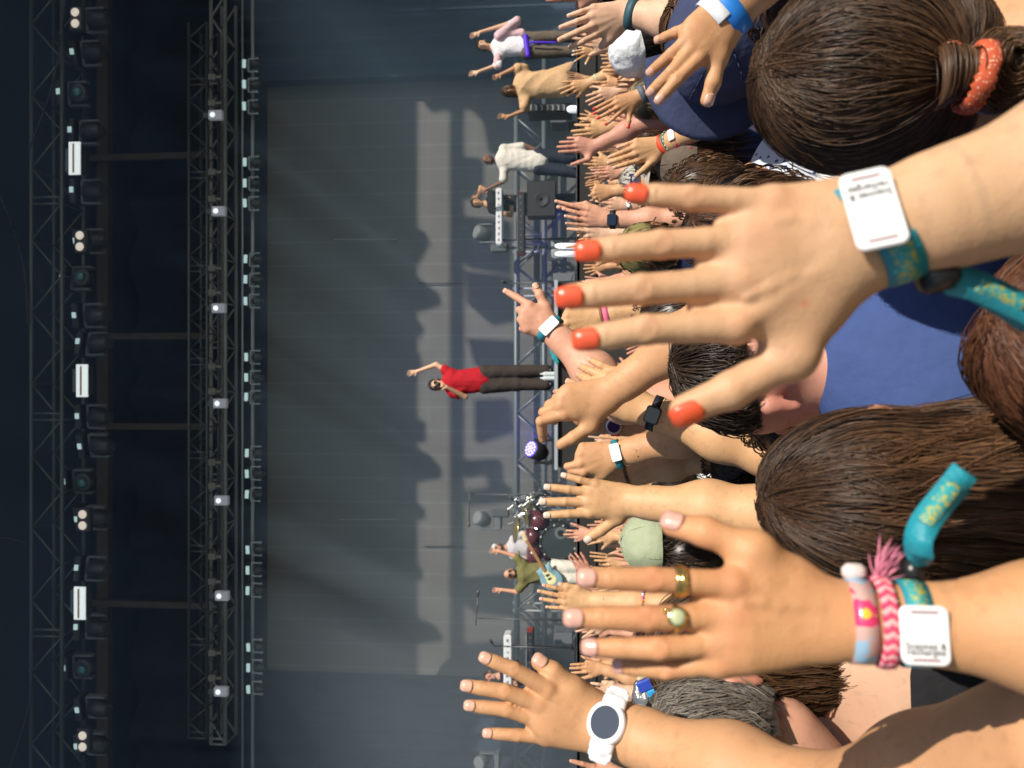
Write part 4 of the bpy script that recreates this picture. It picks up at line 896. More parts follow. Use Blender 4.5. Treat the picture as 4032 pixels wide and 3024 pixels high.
for (x0, y, lab) in ((1490, 415, 'left'), (1430+60, 350, 'right')):
    q = PY('s2', x0, y, 13.0); e = PY('s2', x0+118, y, 13.0); o = MB().lathe(e, q-e, [(0, .05), (.30, .05), (.36, .035), (.385, .018)], 16).build('white_bottle', mat('bottle_added_glow', (.85, .87, .9), emit=(.9, .92, 1), es=.5), None, True); tag(o, 'short bright white bottle standing on the deck, %s of the two by the orange nail' % lab, 'tube lamp')  # white bottles, not lamps; their emission is an added glow
q = PY('s1', 1570, 893, 12.9); e = PY('s1', 1705, 893, 12.9); o = MB().lathe(e, q-e, [(0, .06), (.33, .06), (.38, .03)], 16).build('white_bottle', MC['bottle_added_glow'], None, True); tag(o, 'short bright white bottle beside the red nailed hand', 'tube lamp')
# drum kit
t = empty('drum_kit', (PY('s3', 1440, 1310, 14.0)[0], 14, DZ)); tag(t, 'dark drum kit with a big bass drum, cymbals and chrome lugs', 'drum kit')
bc = PY('s3', 1445, 1318, 13.9); rd = 140*.48216/3024*13.9*1.0
MB().lathe(bc, (0, 1, 0), [(0, rd), (.45, rd)], 40).build('bass_drum', mat('drum_shell', (.03, .03, .034), rough=.3), t, True)
MB().lathe(bc+arr(0, -.012, 0), (0, -1, 0), [(0, rd*.95), (.004, rd*.95), (.005, rd*.2)], 40).build('drum_head', mat('drum_head', (.035, .045, .048), rough=.35, noise=.3, nscale=4), t)
MB().lathe(bc+arr(.0, 0, 0)+(PY('s3', 1468, 1240, 13.9)-bc)+arr(0, -.018, 0), (0, -1, 0), [(0, .11), (.006, .11), (.007, .065)], 24).build('port_ring', mat('port_ring', (.12, .14, .14), rough=.4), t)
MB().lathe((PY('s3', 1470, 1242, 13.9))+arr(0, -.026, 0), (0, -1, 0), [(0, .062), (.003, .06)], 20).build('port_hole', BLACKP, t)
hoop = MB()
for i in range(40):
    a0, a1 = 2*math.pi*i/40, 2*math.pi*(i+1)/40; hoop.tube(bc+rd*arr(math.cos(a0), -.02/rd, math.sin(a0)), bc+rd*arr(math.cos(a1), -.02/rd, math.sin(a1)), .016)
hoop.build('hoop', BLACKP, t, True)
for i in range(12):
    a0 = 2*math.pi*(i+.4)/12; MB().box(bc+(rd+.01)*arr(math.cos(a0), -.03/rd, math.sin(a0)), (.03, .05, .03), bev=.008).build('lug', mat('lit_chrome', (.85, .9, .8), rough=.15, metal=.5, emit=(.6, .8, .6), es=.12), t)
for (x, y, r_, hgt) in ((1240, 1270, .16, .18), (1250, 1420, .17, .2), (1290, 1140, .19, .3)):
    c = PY('s3', x, y, 14.2); MB().lathe(c, (0, -.35, 1), [(-hgt/2, r_), (hgt/2, r_), (hgt/2+.004, r_*.9)], 24).build('tom_drum', mat('tom_shell', (.10, .02, .03), rough=.25), t, True)
for (x, y, r_, tl) in ((1100, 1215, .25, .3), (1175, 1090, .24, -.4), (1120, 1480, .22, .2), (1230, 1000, .2, .3)):
    c = PY('s3', x, y, 14.3); MB().lathe(c, (tl*.4, -.3, 1), [(0, r_), (.006, r_*.6), (.03, .04), (.04, .01)], 26).build('cymbal', BRASS, t, True); MB().tube(c, (c[0]+.04, c[1]+.1, DZ), .012).build('cymbal_stand', CHROME, t, True)
sparks = MB(); rg = random.Random(4)
for i in range(70):
    q = PY('s3', rg.uniform(1080, 1330), rg.uniform(930, 1220), rg.uniform(13.9, 14.6)); sparks.lathe(q, (rg.uniform(-1, 1), rg.uniform(-1, 1), rg.uniform(-1, 1)), [(0, .012), (.03, .014)], 6).tube(q, q+arr(rg.uniform(-.12, .12), 0, rg.uniform(-.12, .12)), .008)
sparks.build('hardware', CHROME, t)
for k, (x0, y0, x1, y1) in enumerate(((1030, 930, 1130, 1010), (1110, 1010, 1330, 930), (1200, 960, 1320, 1080), (1270, 880, 1380, 930))):
    MB().tube(PY('s3', x0, y0, 14.1), PY('s3', x1, y1, 14.1), .022).build('stand_tube', BLACKP, t, True)
def mic_stand(v, base, top, boom, Yw, label):
    b = MB(); q = PY(v, *base, Yw); p = PY(v, *top, Yw); b.tube((p[0], Yw, DZ), p, .012)
    for a in range(3): b.tube((p[0], Yw, DZ+.12), (p[0]+.3*math.cos(a*2.1), Yw+.3*math.sin(a*2.1), DZ), .01)
    e = PY(v, *boom[0], Yw-.05); f = PY(v, *boom[1], Yw-.1); b.tube(e, f, .010); b.lathe(f, nrm(f-e)*1., [(0, .016), (.07, .024), (.12, .02)], 10)
    o = b.build('microphone_stand', mat('stand_grey', (.09, .09, .10), rough=.4, metal=.4), None, True); tag(o, label, 'microphone stand'); return o
mic_stand('s3', (1500, 925), (740, 925), ((722, 860), (720, 1140)), 14.4, 'tall boom microphone stand with a long level arm over the drums')
mic_stand('s4', (1450, 472), (775, 472), ((752, 530), (768, 300)), 13.6, 'tall boom microphone stand left of the waving guitarist')
mic_stand('s2', (1380, 655), (1040, 655), ((1040, 655), (1022, 650)), 13.6, 'straight microphone stand just above the pointing hand')
mic_stand('s4', (1300, 690), (905, 692), ((905, 700), (885, 672)), 13.5, 'small vocal microphone stand at the far left keyboards')
# guitar
t = empty('electric_guitar', PY('s3', 1340, 1590, 12.8)); tag(t, 'pale blue electric guitar with a cream scratch plate hanging on the guitarist', 'guitar')
ga, gb = PY('s3', 1370, 1600, 12.8), PY('s3', 1190, 1300, 12.72); gd = nrm(gb-ga); gn = arr(0, -1, 0); gx = np.cross(gd, gn)
v, f = surface([ball(ga-gd*.05, .17, .03, n=gn, f=.13), ball(ga-gd*.10+gx*.05, .14, .05, n=gn, f=.15), ball(ga+gd*.10, .12, .05, n=gn, f=.18), cone(ga+gd*.12+gx*.08, ga+gd*.20+gx*.12, .04, .025, .03, n=gn, f=.5), cone(ga+gd*.12-gx*.09, ga+gd*.17-gx*.12, .035, .02, .03, n=gn, f=.5)], .009)
link_mesh('guitar_body', v, f, mat('pale_blue_lacquer', (.22, .38, .46), rough=.2, coat=.6), t)
v, f = surface([cone(ga-gd*.06+gx*.02+gn*.022, ga+gd*.1+gn*.022, .09, .05, .02, n=gn, f=.12)], .008); link_mesh('scratch_plate', v, f, mat('cream_plate', (.78, .75, .42), rough=.35), t)
MB().box((ga+gd*.12+gb)/2+gn*.03, (np.linalg.norm(gb-ga)-.10, .055, .025), ax=(gd, gx, gn), bev=.006).build('guitar_neck', mat('maple_neck', (.36, .19, .09), rough=.4), t)
MB().box(gb+gd*.07+gn*.03, (.17, .075, .02), ax=(nrm(gd+gx*.15), gx, gn), bev=.02).build('headstock', mat('maple_head', (.75, .58, .36), rough=.35), t)
MB().box(ga-gd*.02+gn*.045, (.02, .06, .012), ax=(gd, gx, gn)).box(ga+gd*.05+gn*.045, (.02, .06, .012), ax=(gd, gx, gn)).build('pickup', BLACKP, t)
# moving lights standing on deck
def floor_light(v, x, y, Yw, label, lit=False, aim=(0.1, -.6, 1), s=1.):
    c = PY(v, x, y, Yw); t = empty('floor_moving_light', c); tag(t, label, 'stage light')
    a = nrm(aim)
    MB().lathe(c-a*.14*s, a, [(0, .09*s), (.08*s, .13*s), (.26*s, .135*s), (.28*s, .12*s)], 24).build('lamp_head', HEADM if lit else mat('grey_fixture', (.14, .15, .16), rough=.5), t, True)
    MB().lathe(c+a*.135*s, a, [(0, .118*s), (.012*s, .112*s), (.016, .08*s)], 24).build('lens', mat('blue_led', (.1, .08, .5), emit=(.08, .03, 1.), es=1.6) if lit else mat('grey_lens', (.2, .22, .22), rough=.2), t)
    if lit:
        k = MB(); u_ = nrm(np.cross(a, (0, 1, .2))); w_ = np.cross(a, u_)
        for i in range(19):
            rr = 0 if i == 0 else (.045 if i < 7 else .09)*s; an = i*1.047 if i < 7 else i*.5236
            k.lathe(c+a*(.150*s)+rr*(math.cos(an)*u_+math.sin(an)*w_), a, [(0, .016*s), (.006, .010*s)], 8)
        k.build('led_emitters', mat('led_points', (.8, .8, 1), emit=(.45, .38, 1), es=1.3), t)
    for sx in (-1, 1): MB().box(c+arr(sx*.165*s, 0, -.10*s), (.035*s, .10*s, .30*s), bev=.01).build('yoke_arm', BLACKP if lit else MC['grey_fixture'], t)
    zz = max(DZ+.0, c[2]-.36*s) if not lit else zt+.0
    MB().box((c[0], c[1], zz+(c[2]-.25*s-zz)/2), (.36*s, .28*s, max(.06, c[2]-.25*s-zz)), bev=.02).build('base', BLACKP if lit else MC['grey_fixture'], t)
    return t, c
fl, fc = floor_light('s3', 1280, 575, 11.75, 'moving light glowing blue on the platform under the claw shaped hand', True, aim=(.35, -.75, .75), s=1.05)
ld = bpy.data.lights.new('blue_lamp', 'SPOT'); ld.energy = 80; ld.color = (.18, .10, 1); ld.spot_size = R(75); ld.spot_blend = .8; ld.shadow_soft_size = .1
lo = bpy.data.objects.new('blue_lamp', ld); COL.objects.link(lo); lo.location = PY('s3', 1255, 480, 13.0); lo.rotation_euler = (Vector((.2, 1, .25))*-1).to_track_quat('Z', 'Y').to_euler()
ld2 = ld.copy(); ld2.energy = 45; lo2 = bpy.data.objects.new('blue_lamp', ld2); COL.objects.link(lo2); lo2.location = PY('s2', 1480, 60, 14.6); lo2.rotation_euler = (Vector((-.3, 1, .5))*-1).to_track_quat('Z', 'Y').to_euler()
floor_light('s3', 830, 1130, 15.6, 'grey unlit moving light above the drum kit beside a panel', aim=(.3, -.5, .6), s=1.1)
floor_light('s2', 830, 250, 15.4, 'grey unlit moving light just behind the white keyboard', aim=(.2, -.5, .8), s=1.1)
floor_light('s4', 805, 1600, 15.4, 'pale boxy moving light at the far left edge', aim=(0, -.8, .4), s=1.)
for i, (v, x, y, lab) in enumerate((('s2', 1425, 330, 'upper'), ('s2', 1425, 405, 'lower'))):
    c = PY(v, x, y, 14.8); o = MB().lathe(c, (0, -1, 0), [(-.1, .10), (0, .11), (.01, .06), (.015, .02)], 16).box(c+arr(0, .12, 0), (.26, .16, .3), bev=.02).build('blinder_light', mat('grey_blinder', (.28, .30, .30), rough=.35), None); tag(o, 'round grey floor lamp by the white bottles, %s one' % ['right', 'left'][i], 'floor lamp')
for i, (v, x, y, Yw) in enumerate((('s3', 975, 1078, 15.2), ('s2', 970, 365, 15.0))):
    a = PY(v, x-75, y-35, Yw); b = PY(v, x+75, y+38, Yw); o = MB().box(((a[0]+b[0])/2, Yw, (a[2]+b[2])/2), (abs(a[0]-b[0]), .08, abs(a[2]-b[2])), bev=.03).tube(((a[0]+b[0])/2, Yw, b[2]), ((a[0]+b[0])/2, Yw, DZ), .02).build('grille_panel', mat('grille', (.07, .08, .085), rough=.6)); tag(o, ['dark ribbed panel on a stalk above the drums', 'dark flat panel on a stalk by the white keyboard'][i], 'panel')
# loose cables hanging on the rear truss
for i, (y0, y1, x0) in enumerate(((480, 560, 1135), (700, 800, 1140), (1040, 1110, 1150), (1350, 1420, 1140))):
    pts = [PY('D', x0+22*math.sin(q*math.pi)+6*math.sin(q*9), y0+(y1-y0)*q, 16.1) for q in np.linspace(0, 1, 14)]; o = MB().path(pts, .012).build('power_cable', MC['black_cable'], None, True)
    tag(o, 'slack black cable looped on the low rear truss, %s' % ['above the orange nailed hand', 'above the pointing hand', 'right of the drum kit', 'by the far left keyboards'][i], 'cable')
v, f = surface([cone(PY('s2', 1400, 1180, 11.2), PY('s2', 1420, 1260, 11.2), .05, .04, .03, n=(0, 1, 0), f=.4), cone(PY('s2', 1420, 1260, 11.2), PY('s2', 1440, 1300, 11.2), .035, .03, .02, n=(0, 1, 0), f=.4)], .008)
tag(link_mesh('towel', v, f, cloth('turquoise_towel', (.03, .30, .33))), 'small turquoise cloth hanging on the platform edge beside the pointing arm', 'towel')
for i, (x, y) in enumerate(((1385, 1430), (1385, 1395))):
    q = PY('s2', x, y, 11.5); o = MB().lathe((q[0], 11.5, zt), (0, 0, 1), [(0, .035), (.16, .035), (.20, .014), (.23, .014)], 12).build('water_bottle', mat('clear_bottle', (.55, .6, .62), rough=.15)); tag(o, 'small clear bottle by the shoes of the singer in red, %s one' % ['left', 'right'][i], 'bottle')
# ---------------------------------------------------------------- the nearest raised hands
ORANGE = ((.74, .095, .032), 'nail_orange'); NUDE = ((.66, .36, .29), 'nail_nude'); PALE = ((.66, .38, .28), 'nail_natural')
H1 = arm_person('D', (1868, 505), [(1243, 736), (1206, 644), (1247, 545), (1355, 418)], (1464, 903), None,
    'person holding up a big close hand with orange nails and a teal wristband', t='hero', size=1.05, d=.42, fat=.90, vox=.0013, near=True,
    mcps=[(1585, 703), (1592, 610), (1612, 520), (1665, 440)], pips=[(1395, 712), (1385, 625), (1428, 528), (1492, 428)], tmcp=(1716, 772),
    E=P('D', 2650, 262, .40), S=arr(.50, -.02, 1.47), nails=ORANGE, nlong=1.12, wr=.92, er=.92, red=.6, hair='brown', shirt='white')
H2 = arm_person('D', (1838, 1340), [(1248, 1248), (1220, 1335), (1261, 1397), (1329, 1438)], (1432, 1127), None,
    'person holding up a tanned hand with two gold rings and pink bracelets', t='ringhand', size=1.05, d=.46, fat=.80, vox=.0014, near=True,
    mcps=[(1580, 1263), (1583, 1330), (1570, 1386), (1552, 1432)], pips=[(1411, 1252), (1400, 1336), (1425, 1401), (1440, 1446)], tmcp=(1632, 1186),
    E=P('D', 2560, 1372, .43), S=arr(-.12, .04, 1.44), nails=NUDE, wr=.62, er=1.18, pw=.35, red=.7, hair='brown', shirt='white')
H3 = arm_person('D', (1305, 1565), [(1037, 1417), (997, 1480), (1004, 1523), (1044, 1583)], (1154, 1420), None,
    'person raising a spread left hand with a white round sports watch', t='tan', size=1.0, d=.90, fat=1.02, vox=.0020, near=True,
    mcps=[(1183, 1488), (1164, 1521), (1166, 1556), (1180, 1592)], pips=[(1110, 1446), (1092, 1494), (1096, 1533), (1118, 1588)], tmcp=(1240, 1487),
    E=P('D', 1790, 1742, .74), S=P('D', 2330, 1625, .52), cen=arr(-.55, .22, 1.42), sleeve=-1, nails=PALE, wr=1.0, er=1.0, red=.4, tend=1.6, hair='black', shirt='grey')
H4 = arm_person('a', (1640, 55), [(998, 845), (938, 772), (938, 605), (1002, 333)], (1430, 848), (2300, -520),
    'person reaching in from the right with a tanned hand and a blue paper wristband', t='tan', size=1.05, d=1.08, fat=.98, vox=.0022, near=True,
    mcps=[(1345, 480), (1290, 395), (1275, 305), (1318, 205)], pips=[(1175, 650), (1130, 590), (1130, 440), (1160, 265)], tmcp=(1520, 470),
    nails=PALE, red=.35, hair='brown', shirt='white')
H5 = arm_person('s2', (1365, 1010), [(1008, 712), (1235, 905), (1240, 965), (1240, 1020)], (1250, 658), (1760, 1420),
    'person pointing with one finger and thumb at the stage, white tag on the wrist', t='pink', size=1.0, d=1.8, fat=1.0, dd=[0, .035, .035, .035, 0],
    mcps=[(1215, 835), (1180, 890), (1180, 960), (1195, 1030)], pips=[(1110, 770), (1128, 872), (1135, 950), (1150, 1025)], tmcp=(1345, 850), nails=PALE, red=.4, shirt='grey', er=1.1)
H6 = arm_person('c5', (1090, 20), [(140, 700), (330, 420), (300, 330), (330, 230)], (345, 775), (2050, -720),
    'person with a claw shaped hand curling down in front of the stage lip', t='tan', size=1.05, d=1.5, fat=1.1, dd=[.03, .06, .06, .06, .01],
    mcps=[(450, 300), (400, 170), (440, 60), (520, -40)], pips=[(110, 400), (150, 270), (230, 160), (330, 60)], tmcp=(830, 470), shirt='maroon', er=1.1)
H7 = arm_person('e', (770, 1185), [(85, 1303), (48, 1192), (88, 1070), (228, 972)], (425, 1515), (2000, 1230),
    'person raising a straight arm and hand with glittery painted nails', t='gold', size=1.0, d=1.5, fat=1.0,
    mcps=[(455, 1285), (440, 1195), (455, 1115), (500, 1050)], tmcp=(690, 1330), nails=((.66, .52, .42), 'nail_glitter'), slope=.45, er=1.15, hair='black', hstyle='long', zs=1.42, red=.3)
# ---------------------------------------------------------------- the arms further forward, right to left across the crowd
A = {}
def arm(k, *a, **kw):
    A[k] = arm_person(*a, group='raised arms of the crowd', **kw)
arm('top', 'c1', (1000, -150), [(180, 0), (100, -120), (150, -240), (300, -350)], (640, 70), (2000, -300), 'person at the right edge whose hand barely shows above the curly hair', t='pink', fat=.90)
arm('pale', 'c1', (1370, 190), [(520, 690), (350, 590), (375, 405), (492, 235)], (965, 685), (2400, -160), 'person with a large pale hand and a dark teal band beside the curly hair', t='fair', E=P('D', 1500, 50, 1.80), S=P('D', 1600, 60, 1.80), cen=P('D', 1385, -62, 1.95)-arr(0, 0, .27), sleeve=.95, shirt='maroonflower', hair='black', nails=PALE, fat=.90)
arm('whitenails', 'c1', (900, 725), [(590, 895), (560, 800), (570, 745), (660, 685)], (755, 935), (1900, 500), 'person pointing with white nails and a white watch', t='gold', hair='brown', nails=((.85, .83, .8), 'nail_white'), nlong=1.3, fat=.90)
arm('dresshem', 'c1', (790, 1220), [(490, 1395), (390, 1365), (355, 1300), (400, 1190)], (610, 1420), (1600, 900), 'person reaching a yellowish hand toward the singer in tan, mint bracelet', t='gold', hair='dkbrown', fat=.90)
arm('browncuff', 'c1', (730, 1130), [(520, 1155), (500, 1110), (480, 1075), (470, 1040)], (640, 1190), (1500, 1400), 'person with a reddish brown hand just under the tan shirt hem', t='brown', fat=.90)
arm('lilac', 'c1', (1200, 1340), [(800, 1530), (755, 1480), (760, 1395), (850, 1250)], (1050, 1500), (2100, 1050), 'person with a shaded lilac looking hand behind the red nails', t='fair', hair='brown', fat=.90)
arm('rednails', 'c2', (1500, -60), [(1050, 335), (922, 248), (868, 178), (865, 110)], (1380, 385), (2300, -420), 'person with red nails and a grey fabric band at the wrist', t='tan', hair='brown', nails=((.75, .05, .04), 'nail_red'), nlong=1.2, fat=.90)
arm('behindcap', 'c1', (1640, 1150), [(1430, 990), (1362, 1060), (1372, 1140), (1432, 1240)], (1560, 1000), (2300, 1100), 'person with small splayed pale fingers left of the white cap', t='fair', fat=.90)
arm('threefinger', 'c2', (1060, 385), [(592, 338), (542, 432), (572, 492), (745, 545)], (682, 245), (2000, 90), 'person with a pale spread hand above the reddish forearm', t='gold', hair='blond', hstyle='long', fat=.90)
arm('reddish', 'c2', (900, 650), [(355, 730), (335, 660), (370, 590), (482, 528)], (540, 922), (2000, 180), 'person with a sunburnt reddish hand and long bare forearm', t='red', tmcp=(800, 830), hair='ash', fat=.90)
arm('bracelets', 'c2', (1880, 640), [(1150, 965), (1068, 895), (1080, 815), (1212, 668)], (1482, 1092), (2900, -150), 'person with red, green and pink festival bands on a tanned wrist', t='gold', tmcp=(1750, 850), hair='brown', E=P('D', 1618, 224, 2.2), S=P('D', 1735, 262, 2.1), nails=PALE, shirt='floral', sleeve=True, fat=.90)
arm('thinpair', 'c2', (1300, 860), [(1010, 985), (935, 950), (960, 880), (925, 815)], (1120, 1010), (2100, 700), 'person with slim fingers under the braceleted hand', t='pink', fat=.90)
arm('clasp', 'c2', (1270, 1030), [(905, 1100), (850, 1045), (832, 995), (930, 955)], (1100, 1085), (2100, 950), 'person with an orange lit open hand just above the grey logo cap', t='pink', fat=.90)
arm('greywatch', 'c2', (1040, 1185), [(792, 1262), (755, 1222), (752, 1188), (802, 1138)], (870, 1335), (1900, 1200), 'person with a grey square watch on an upright tanned wrist', t='tan', fat=.90)
arm('cluster', 'c2', (1140, 1300), [(965, 1360), (870, 1345), (860, 1310), (950, 1270)], (1020, 1350), (1900, 1250), 'person with a small curled hand under the grey watch', t='tan', d=3.6, size=.9, dd=[.04]*4+[0])
arm('whitewatch', 'c3', (1340, 210), [(888, 125), (895, 155), (962, 205), (1062, 272)], (1085, 108), (2200, 250), 'person with a pale slim hand and a white round watch', t='fair', fat=.90)
arm('smartwatch', 'c3', (1100, 425), [(312, 150), (420, 262), (452, 368), (462, 475)], (340, 248), (2200, 470), 'person with a black smartwatch, fingers half closed toward the keyboard', t='pink', nails=PALE, tmcp=(760, 200), fat=.90)
arm('finger2', 'c3', (1100, 620), [(650, 655), (482, 556), (560, 500), (700, 480)], (800, 690), (2000, 700), 'person with one long pale finger below the smartwatch hand', t='fair', fat=.90)
arm('brownfinger', 'c3', (1010, 690), [(470, 828), (620, 790), (650, 720), (690, 665)], (820, 800), (1900, 760), 'person with a tan hand stretching a finger toward the white bottles', t='tan', fat=.90)
arm('behindhero', 'c3', (1080, 1430), [(560, 1405), (640, 1352), (705, 1322), (755, 1305)], (800, 1480), (1900, 1600), 'person whose fingertips peek over the orange nailed middle finger', t='fair', fat=.90)
arm('rings', 'c4', (960, 350), [(545, 530), (470, 470), (392, 432), (425, 335)], (760, 600), (1900, 150), 'person with curled fingers, a thin ring and a pink wrist strap', t='gold', d=2.0, size=.95, dd=[.03]*4+[0], pips=[(600, 560), (500, 500), (440, 400), (540, 340)])
arm('casio', 'c5', (1560, 215), [(500, -180), (660, -270), (672, -400), (800, -500)], (1250, -250), (2900, 700), 'person with a black digital watch, pale forearm in a grey shirt', t='gold', d=1.62, size=1.1, hair='black', shirt='grey', nails=PALE, slope=.3)
arm('pinktips', 'c4', (1000, 1620), [(330, 1610), (290, 1530), (300, 1445), (425, 1385)], (600, 1700), (2000, 1500), 'person whose pink fingertips rise beyond the claw shaped hand', t='pink', d=2.1, size=1.)
arm('redwatch', 'c5', (1060, 420), [(600, 300), (500, 200), (560, 100), (640, 0)], (900, 300), (2200, 450), 'person with a big blue faced watch on a red strap', t='brown', d=2.2, size=1.1, slope=.3)
arm('vsign', 'c5', (1260, 705), [(792, 622), (885, 665), (905, 735), (965, 785)], (978, 498), (2200, 560), 'person with a pale hand stretching thumb and finger apart', t='fair', fat=.90)
arm('low2', 'c5', (1200, 800), [(905, 830), (880, 805), (878, 770), (905, 712)], (1000, 850), (2100, 700), 'person with small bunched fingers beside the white tagged fist', t='fair', d=3.2, size=.85)
arm('fist', 'c5', (1230, 880), [(560, 1120), (560, 1040), (640, 965), (690, 890)], (800, 1250), (2300, 560), 'person with a loosely closed tanned fist and white tag wristband', t='tan', d=2.0, size=1.1, dd=[.05, .05, .05, .05, .03], tmcp=(1000, 1170), slope=.3)
arm('beads', 'c5', (1340, 1220), [(1150, 1245), (1130, 1205), (1180, 1160), (1240, 1090)], (1250, 1300), (2300, 900), 'person with a brown bead bracelet, forearm rising from a dark grey sleeve', t='tan', d=2.1, size=.95, dd=[.04]*4+[0], shirt='grey', sleeve=True, flen=.22)
arm('palmup', 'c6', (830, 560), [(468, 512), (430, 570), (480, 605), (590, 670)], (540, 405), (1700, 420), 'person with a rosy open hand in front of the bass drum', t='pink', fat=.90)
arm('pinkbits', 'c6', (1200, 470), [(780, 435), (820, 480), (870, 520), (920, 560)], (890, 385), (2000, 480), 'person with fingertips showing just behind the glitter nailed thumb', t='pink', fat=.90)
arm('capfingers', 'c6', (1430, 700), [(985, 752), (1038, 690), (1040, 640), (1140, 540)], (1080, 870), (2200, 700), 'person with pale curled fingers left of the sage cap', t='fair', fat=.90)
arm('ochre', 'c6', (1310, 980), [(960, 1000), (880, 945), (815, 882), (818, 828)], (1070, 1040), (2200, 900), 'person with an ochre toned hand held flat under the sage cap', t='gold', fat=.90)
arm('twofinger', 'c6', (800, 1130), [(600, 830), (530, 845), (508, 900), (560, 960)], (690, 830), (1500, 1700), 'person with a reddish hand in front of the white trousers', t='red', fat=.90)
arm('bigspread', 'c6', (830, 1530), [(128, 1300), (58, 1385), (88, 1500), (178, 1620)], (365, 1290), (2300, 1480), 'person with a well spread golden hand and a bead bracelet', t='gold', slope=.3, nails=PALE, tmcp=(640, 1350), fat=.90)
arm('toes', 'c6', (1060, 1420), [(650, 1335), (700, 1390), (750, 1455), (800, 1490)], (720, 1320), (2000, 1480), 'person with small pink fingertips over the golden forearm', t='pink', fat=.90)
arm('twotips', 'c7', (1060, 560), [(705, 785), (610, 690), (600, 620), (650, 580)], (780, 700), (2000, 500), 'person with two bright fingertips under the ringed middle finger', t='fair', fat=.90)
arm('backhand', 'c7', (1080, 1130), [(700, 1050), (708, 960), (780, 940), (860, 960)], (880, 1150), (2000, 1200), 'person whose pale fingers show between the ring finger and the tan hand', t='pink', fat=.90)
arm('openhand', 'c7', (1000, 1230), [(540, 1290), (518, 1222), (530, 1168), (690, 1040)], (630, 1390), (1900, 1420), 'person with a flat tan hand, thumb stretched left', t='tan', fat=.90)
arm('redbeads', 'c7', (1330, 1340), [(1160, 1385), (1078, 1262), (1050, 1180), (1082, 1090)], (1210, 1440), (2100, 1450), 'person with red and pink beads round a tan wrist', t='tan', fat=.90)
arm('bigpale', 'c8', (1290, 540), [(825, 425), (768, 492), (872, 568), (890, 632)], (990, 408), (2300, 560), 'person with a large fair hand held in front of the foil balloon', t='fair', tmcp=(1150, 430), fat=.90)
arm('whiteband', 'c8', (1150, 750), [(940, 690), (900, 760), (900, 800), (940, 850)], (1010, 650), (2100, 850), 'person with a white wristband and turquoise ring behind the sports watch', t='tan', fat=.90)
arm('bottom', 'c8', (1260, 1800), [(520, 1548), (440, 1690), (500, 1800), (600, 1900)], (900, 1560), (2300, 1900), 'person at the left edge with a pink hand under the sports watch hand', t='pink', fat=.90)

def tipset(wx, wy, L, ang, hand, spread=9):
    """four fingertips and the thumb for an open hand seen from behind"""
    sg = 1 if hand == 'R' else -1; o = []
    for da, k in ((9, .95), (1, 1.), (-8, .95), (-19, .80)): a = R(180+ang-sg*da*spread/9); o.append((wx+L*k*math.cos(a), wy+L*k*math.sin(a)))
    a = R(180+ang-sg*38); return o, (wx+L*.62*math.cos(a), wy+L*.62*math.sin(a))
for k, (wx, wy, L, ang, hand, tn, lab) in enumerate((
    (2400, 178, 150, 12, 'R', 'fair', 'person with a pale raised hand just under the white watch'), (2440, 330, 120, -8, 'L', 'tan', 'person with a raised tan hand left of the mint bracelet'),
    (2420, 560, 130, 14, 'R', 'pink', 'person with a hand raised between the sunburnt and the braceleted arms'), (2400, 640, 110, 5, 'L', 'gold', 'person with a yellowish hand above the grey logo cap'),
    (2395, 690, 95, -6, 'R', 'brown', 'person with a brown hand next to the grey logo cap'), (2420, 775, 105, 4, 'R', 'fair', 'person with a fair hand right beside the orange pinky nail'),
    (2390, 905, 120, -5, 'L', 'tan', 'person with an open hand under the smartwatch wrist'), (2410, 1010, 125, 8, 'R', 'gold', 'person with an upright hand behind the orange ring finger nail'),
    (2400, 1105, 105, -4, 'L', 'red', 'person with a reddish hand between the ring and middle orange nails'), (2425, 1235, 130, 6, 'R', 'fair', 'person with a fair hand behind the orange index nail'),
    (2440, 1640, 120, -12, 'L', 'pink', 'person with a pink hand between the claw hand and the red watch'), (2440, 1870, 110, 10, 'R', 'brown', 'person with a brown hand between the tagged fist and glitter nails'),
    (2420, 2110, 120, -8, 'R', 'gold', 'person with a hand raised right in front of the bass drum rim'), (2440, 2330, 115, 6, 'L', 'fair', 'person with a fair hand between the sage cap and the ringed hand'),
    (2400, 2480, 110, -4, 'R', 'pink', 'person with a rosy hand under the ringed middle finger'), (2450, 2560, 115, 10, 'L', 'tan', 'person with a hand raised above the flat tan hand'),
    (2430, 2620, 120, -10, 'R', 'gold', 'person with a golden hand beside the red beads'), (2470, 2790, 120, 8, 'R', 'tan', 'person with a tan hand behind the white wristband'),
    (2500, 250, 120, 20, 'R', 'pink', 'person with a rosy hand between the white cap and the grey band'), (2520, 470, 130, 16, 'L', 'tan', 'person with a tan hand in front of the blond hair'),
    (2360, 470, 85, 4, 'R', 'tan', 'person far forward with a tiny raised hand near the white tube lamp'), (2370, 830, 80, -4, 'R', 'fair', 'person far forward with a tiny fair hand by the black speaker'),
    (2370, 1960, 85, 5, 'L', 'pink', 'person far forward with a tiny hand beneath the glitter nails'), (2375, 2250, 80, -6, 'R', 'tan', 'person far forward with a tiny hand beside the white trousers'))):
    tp, th = tipset(wx, wy, L, ang, hand, 9+k % 3*2); a = R(ang+(-8 if hand == 'L' else 8))
    arm('x%d' % k, 'F', (wx, wy), tp, th, (wx+300*math.cos(a), wy+300*math.sin(a)), lab, t=tn, fat=.9, hair=['dkbrown', 'brown', 'black', 'blond', 'ash'][k % 5], shirt=['navy', 'white', 'teal', 'black', 'olive', 'pinkish'][k % 6])

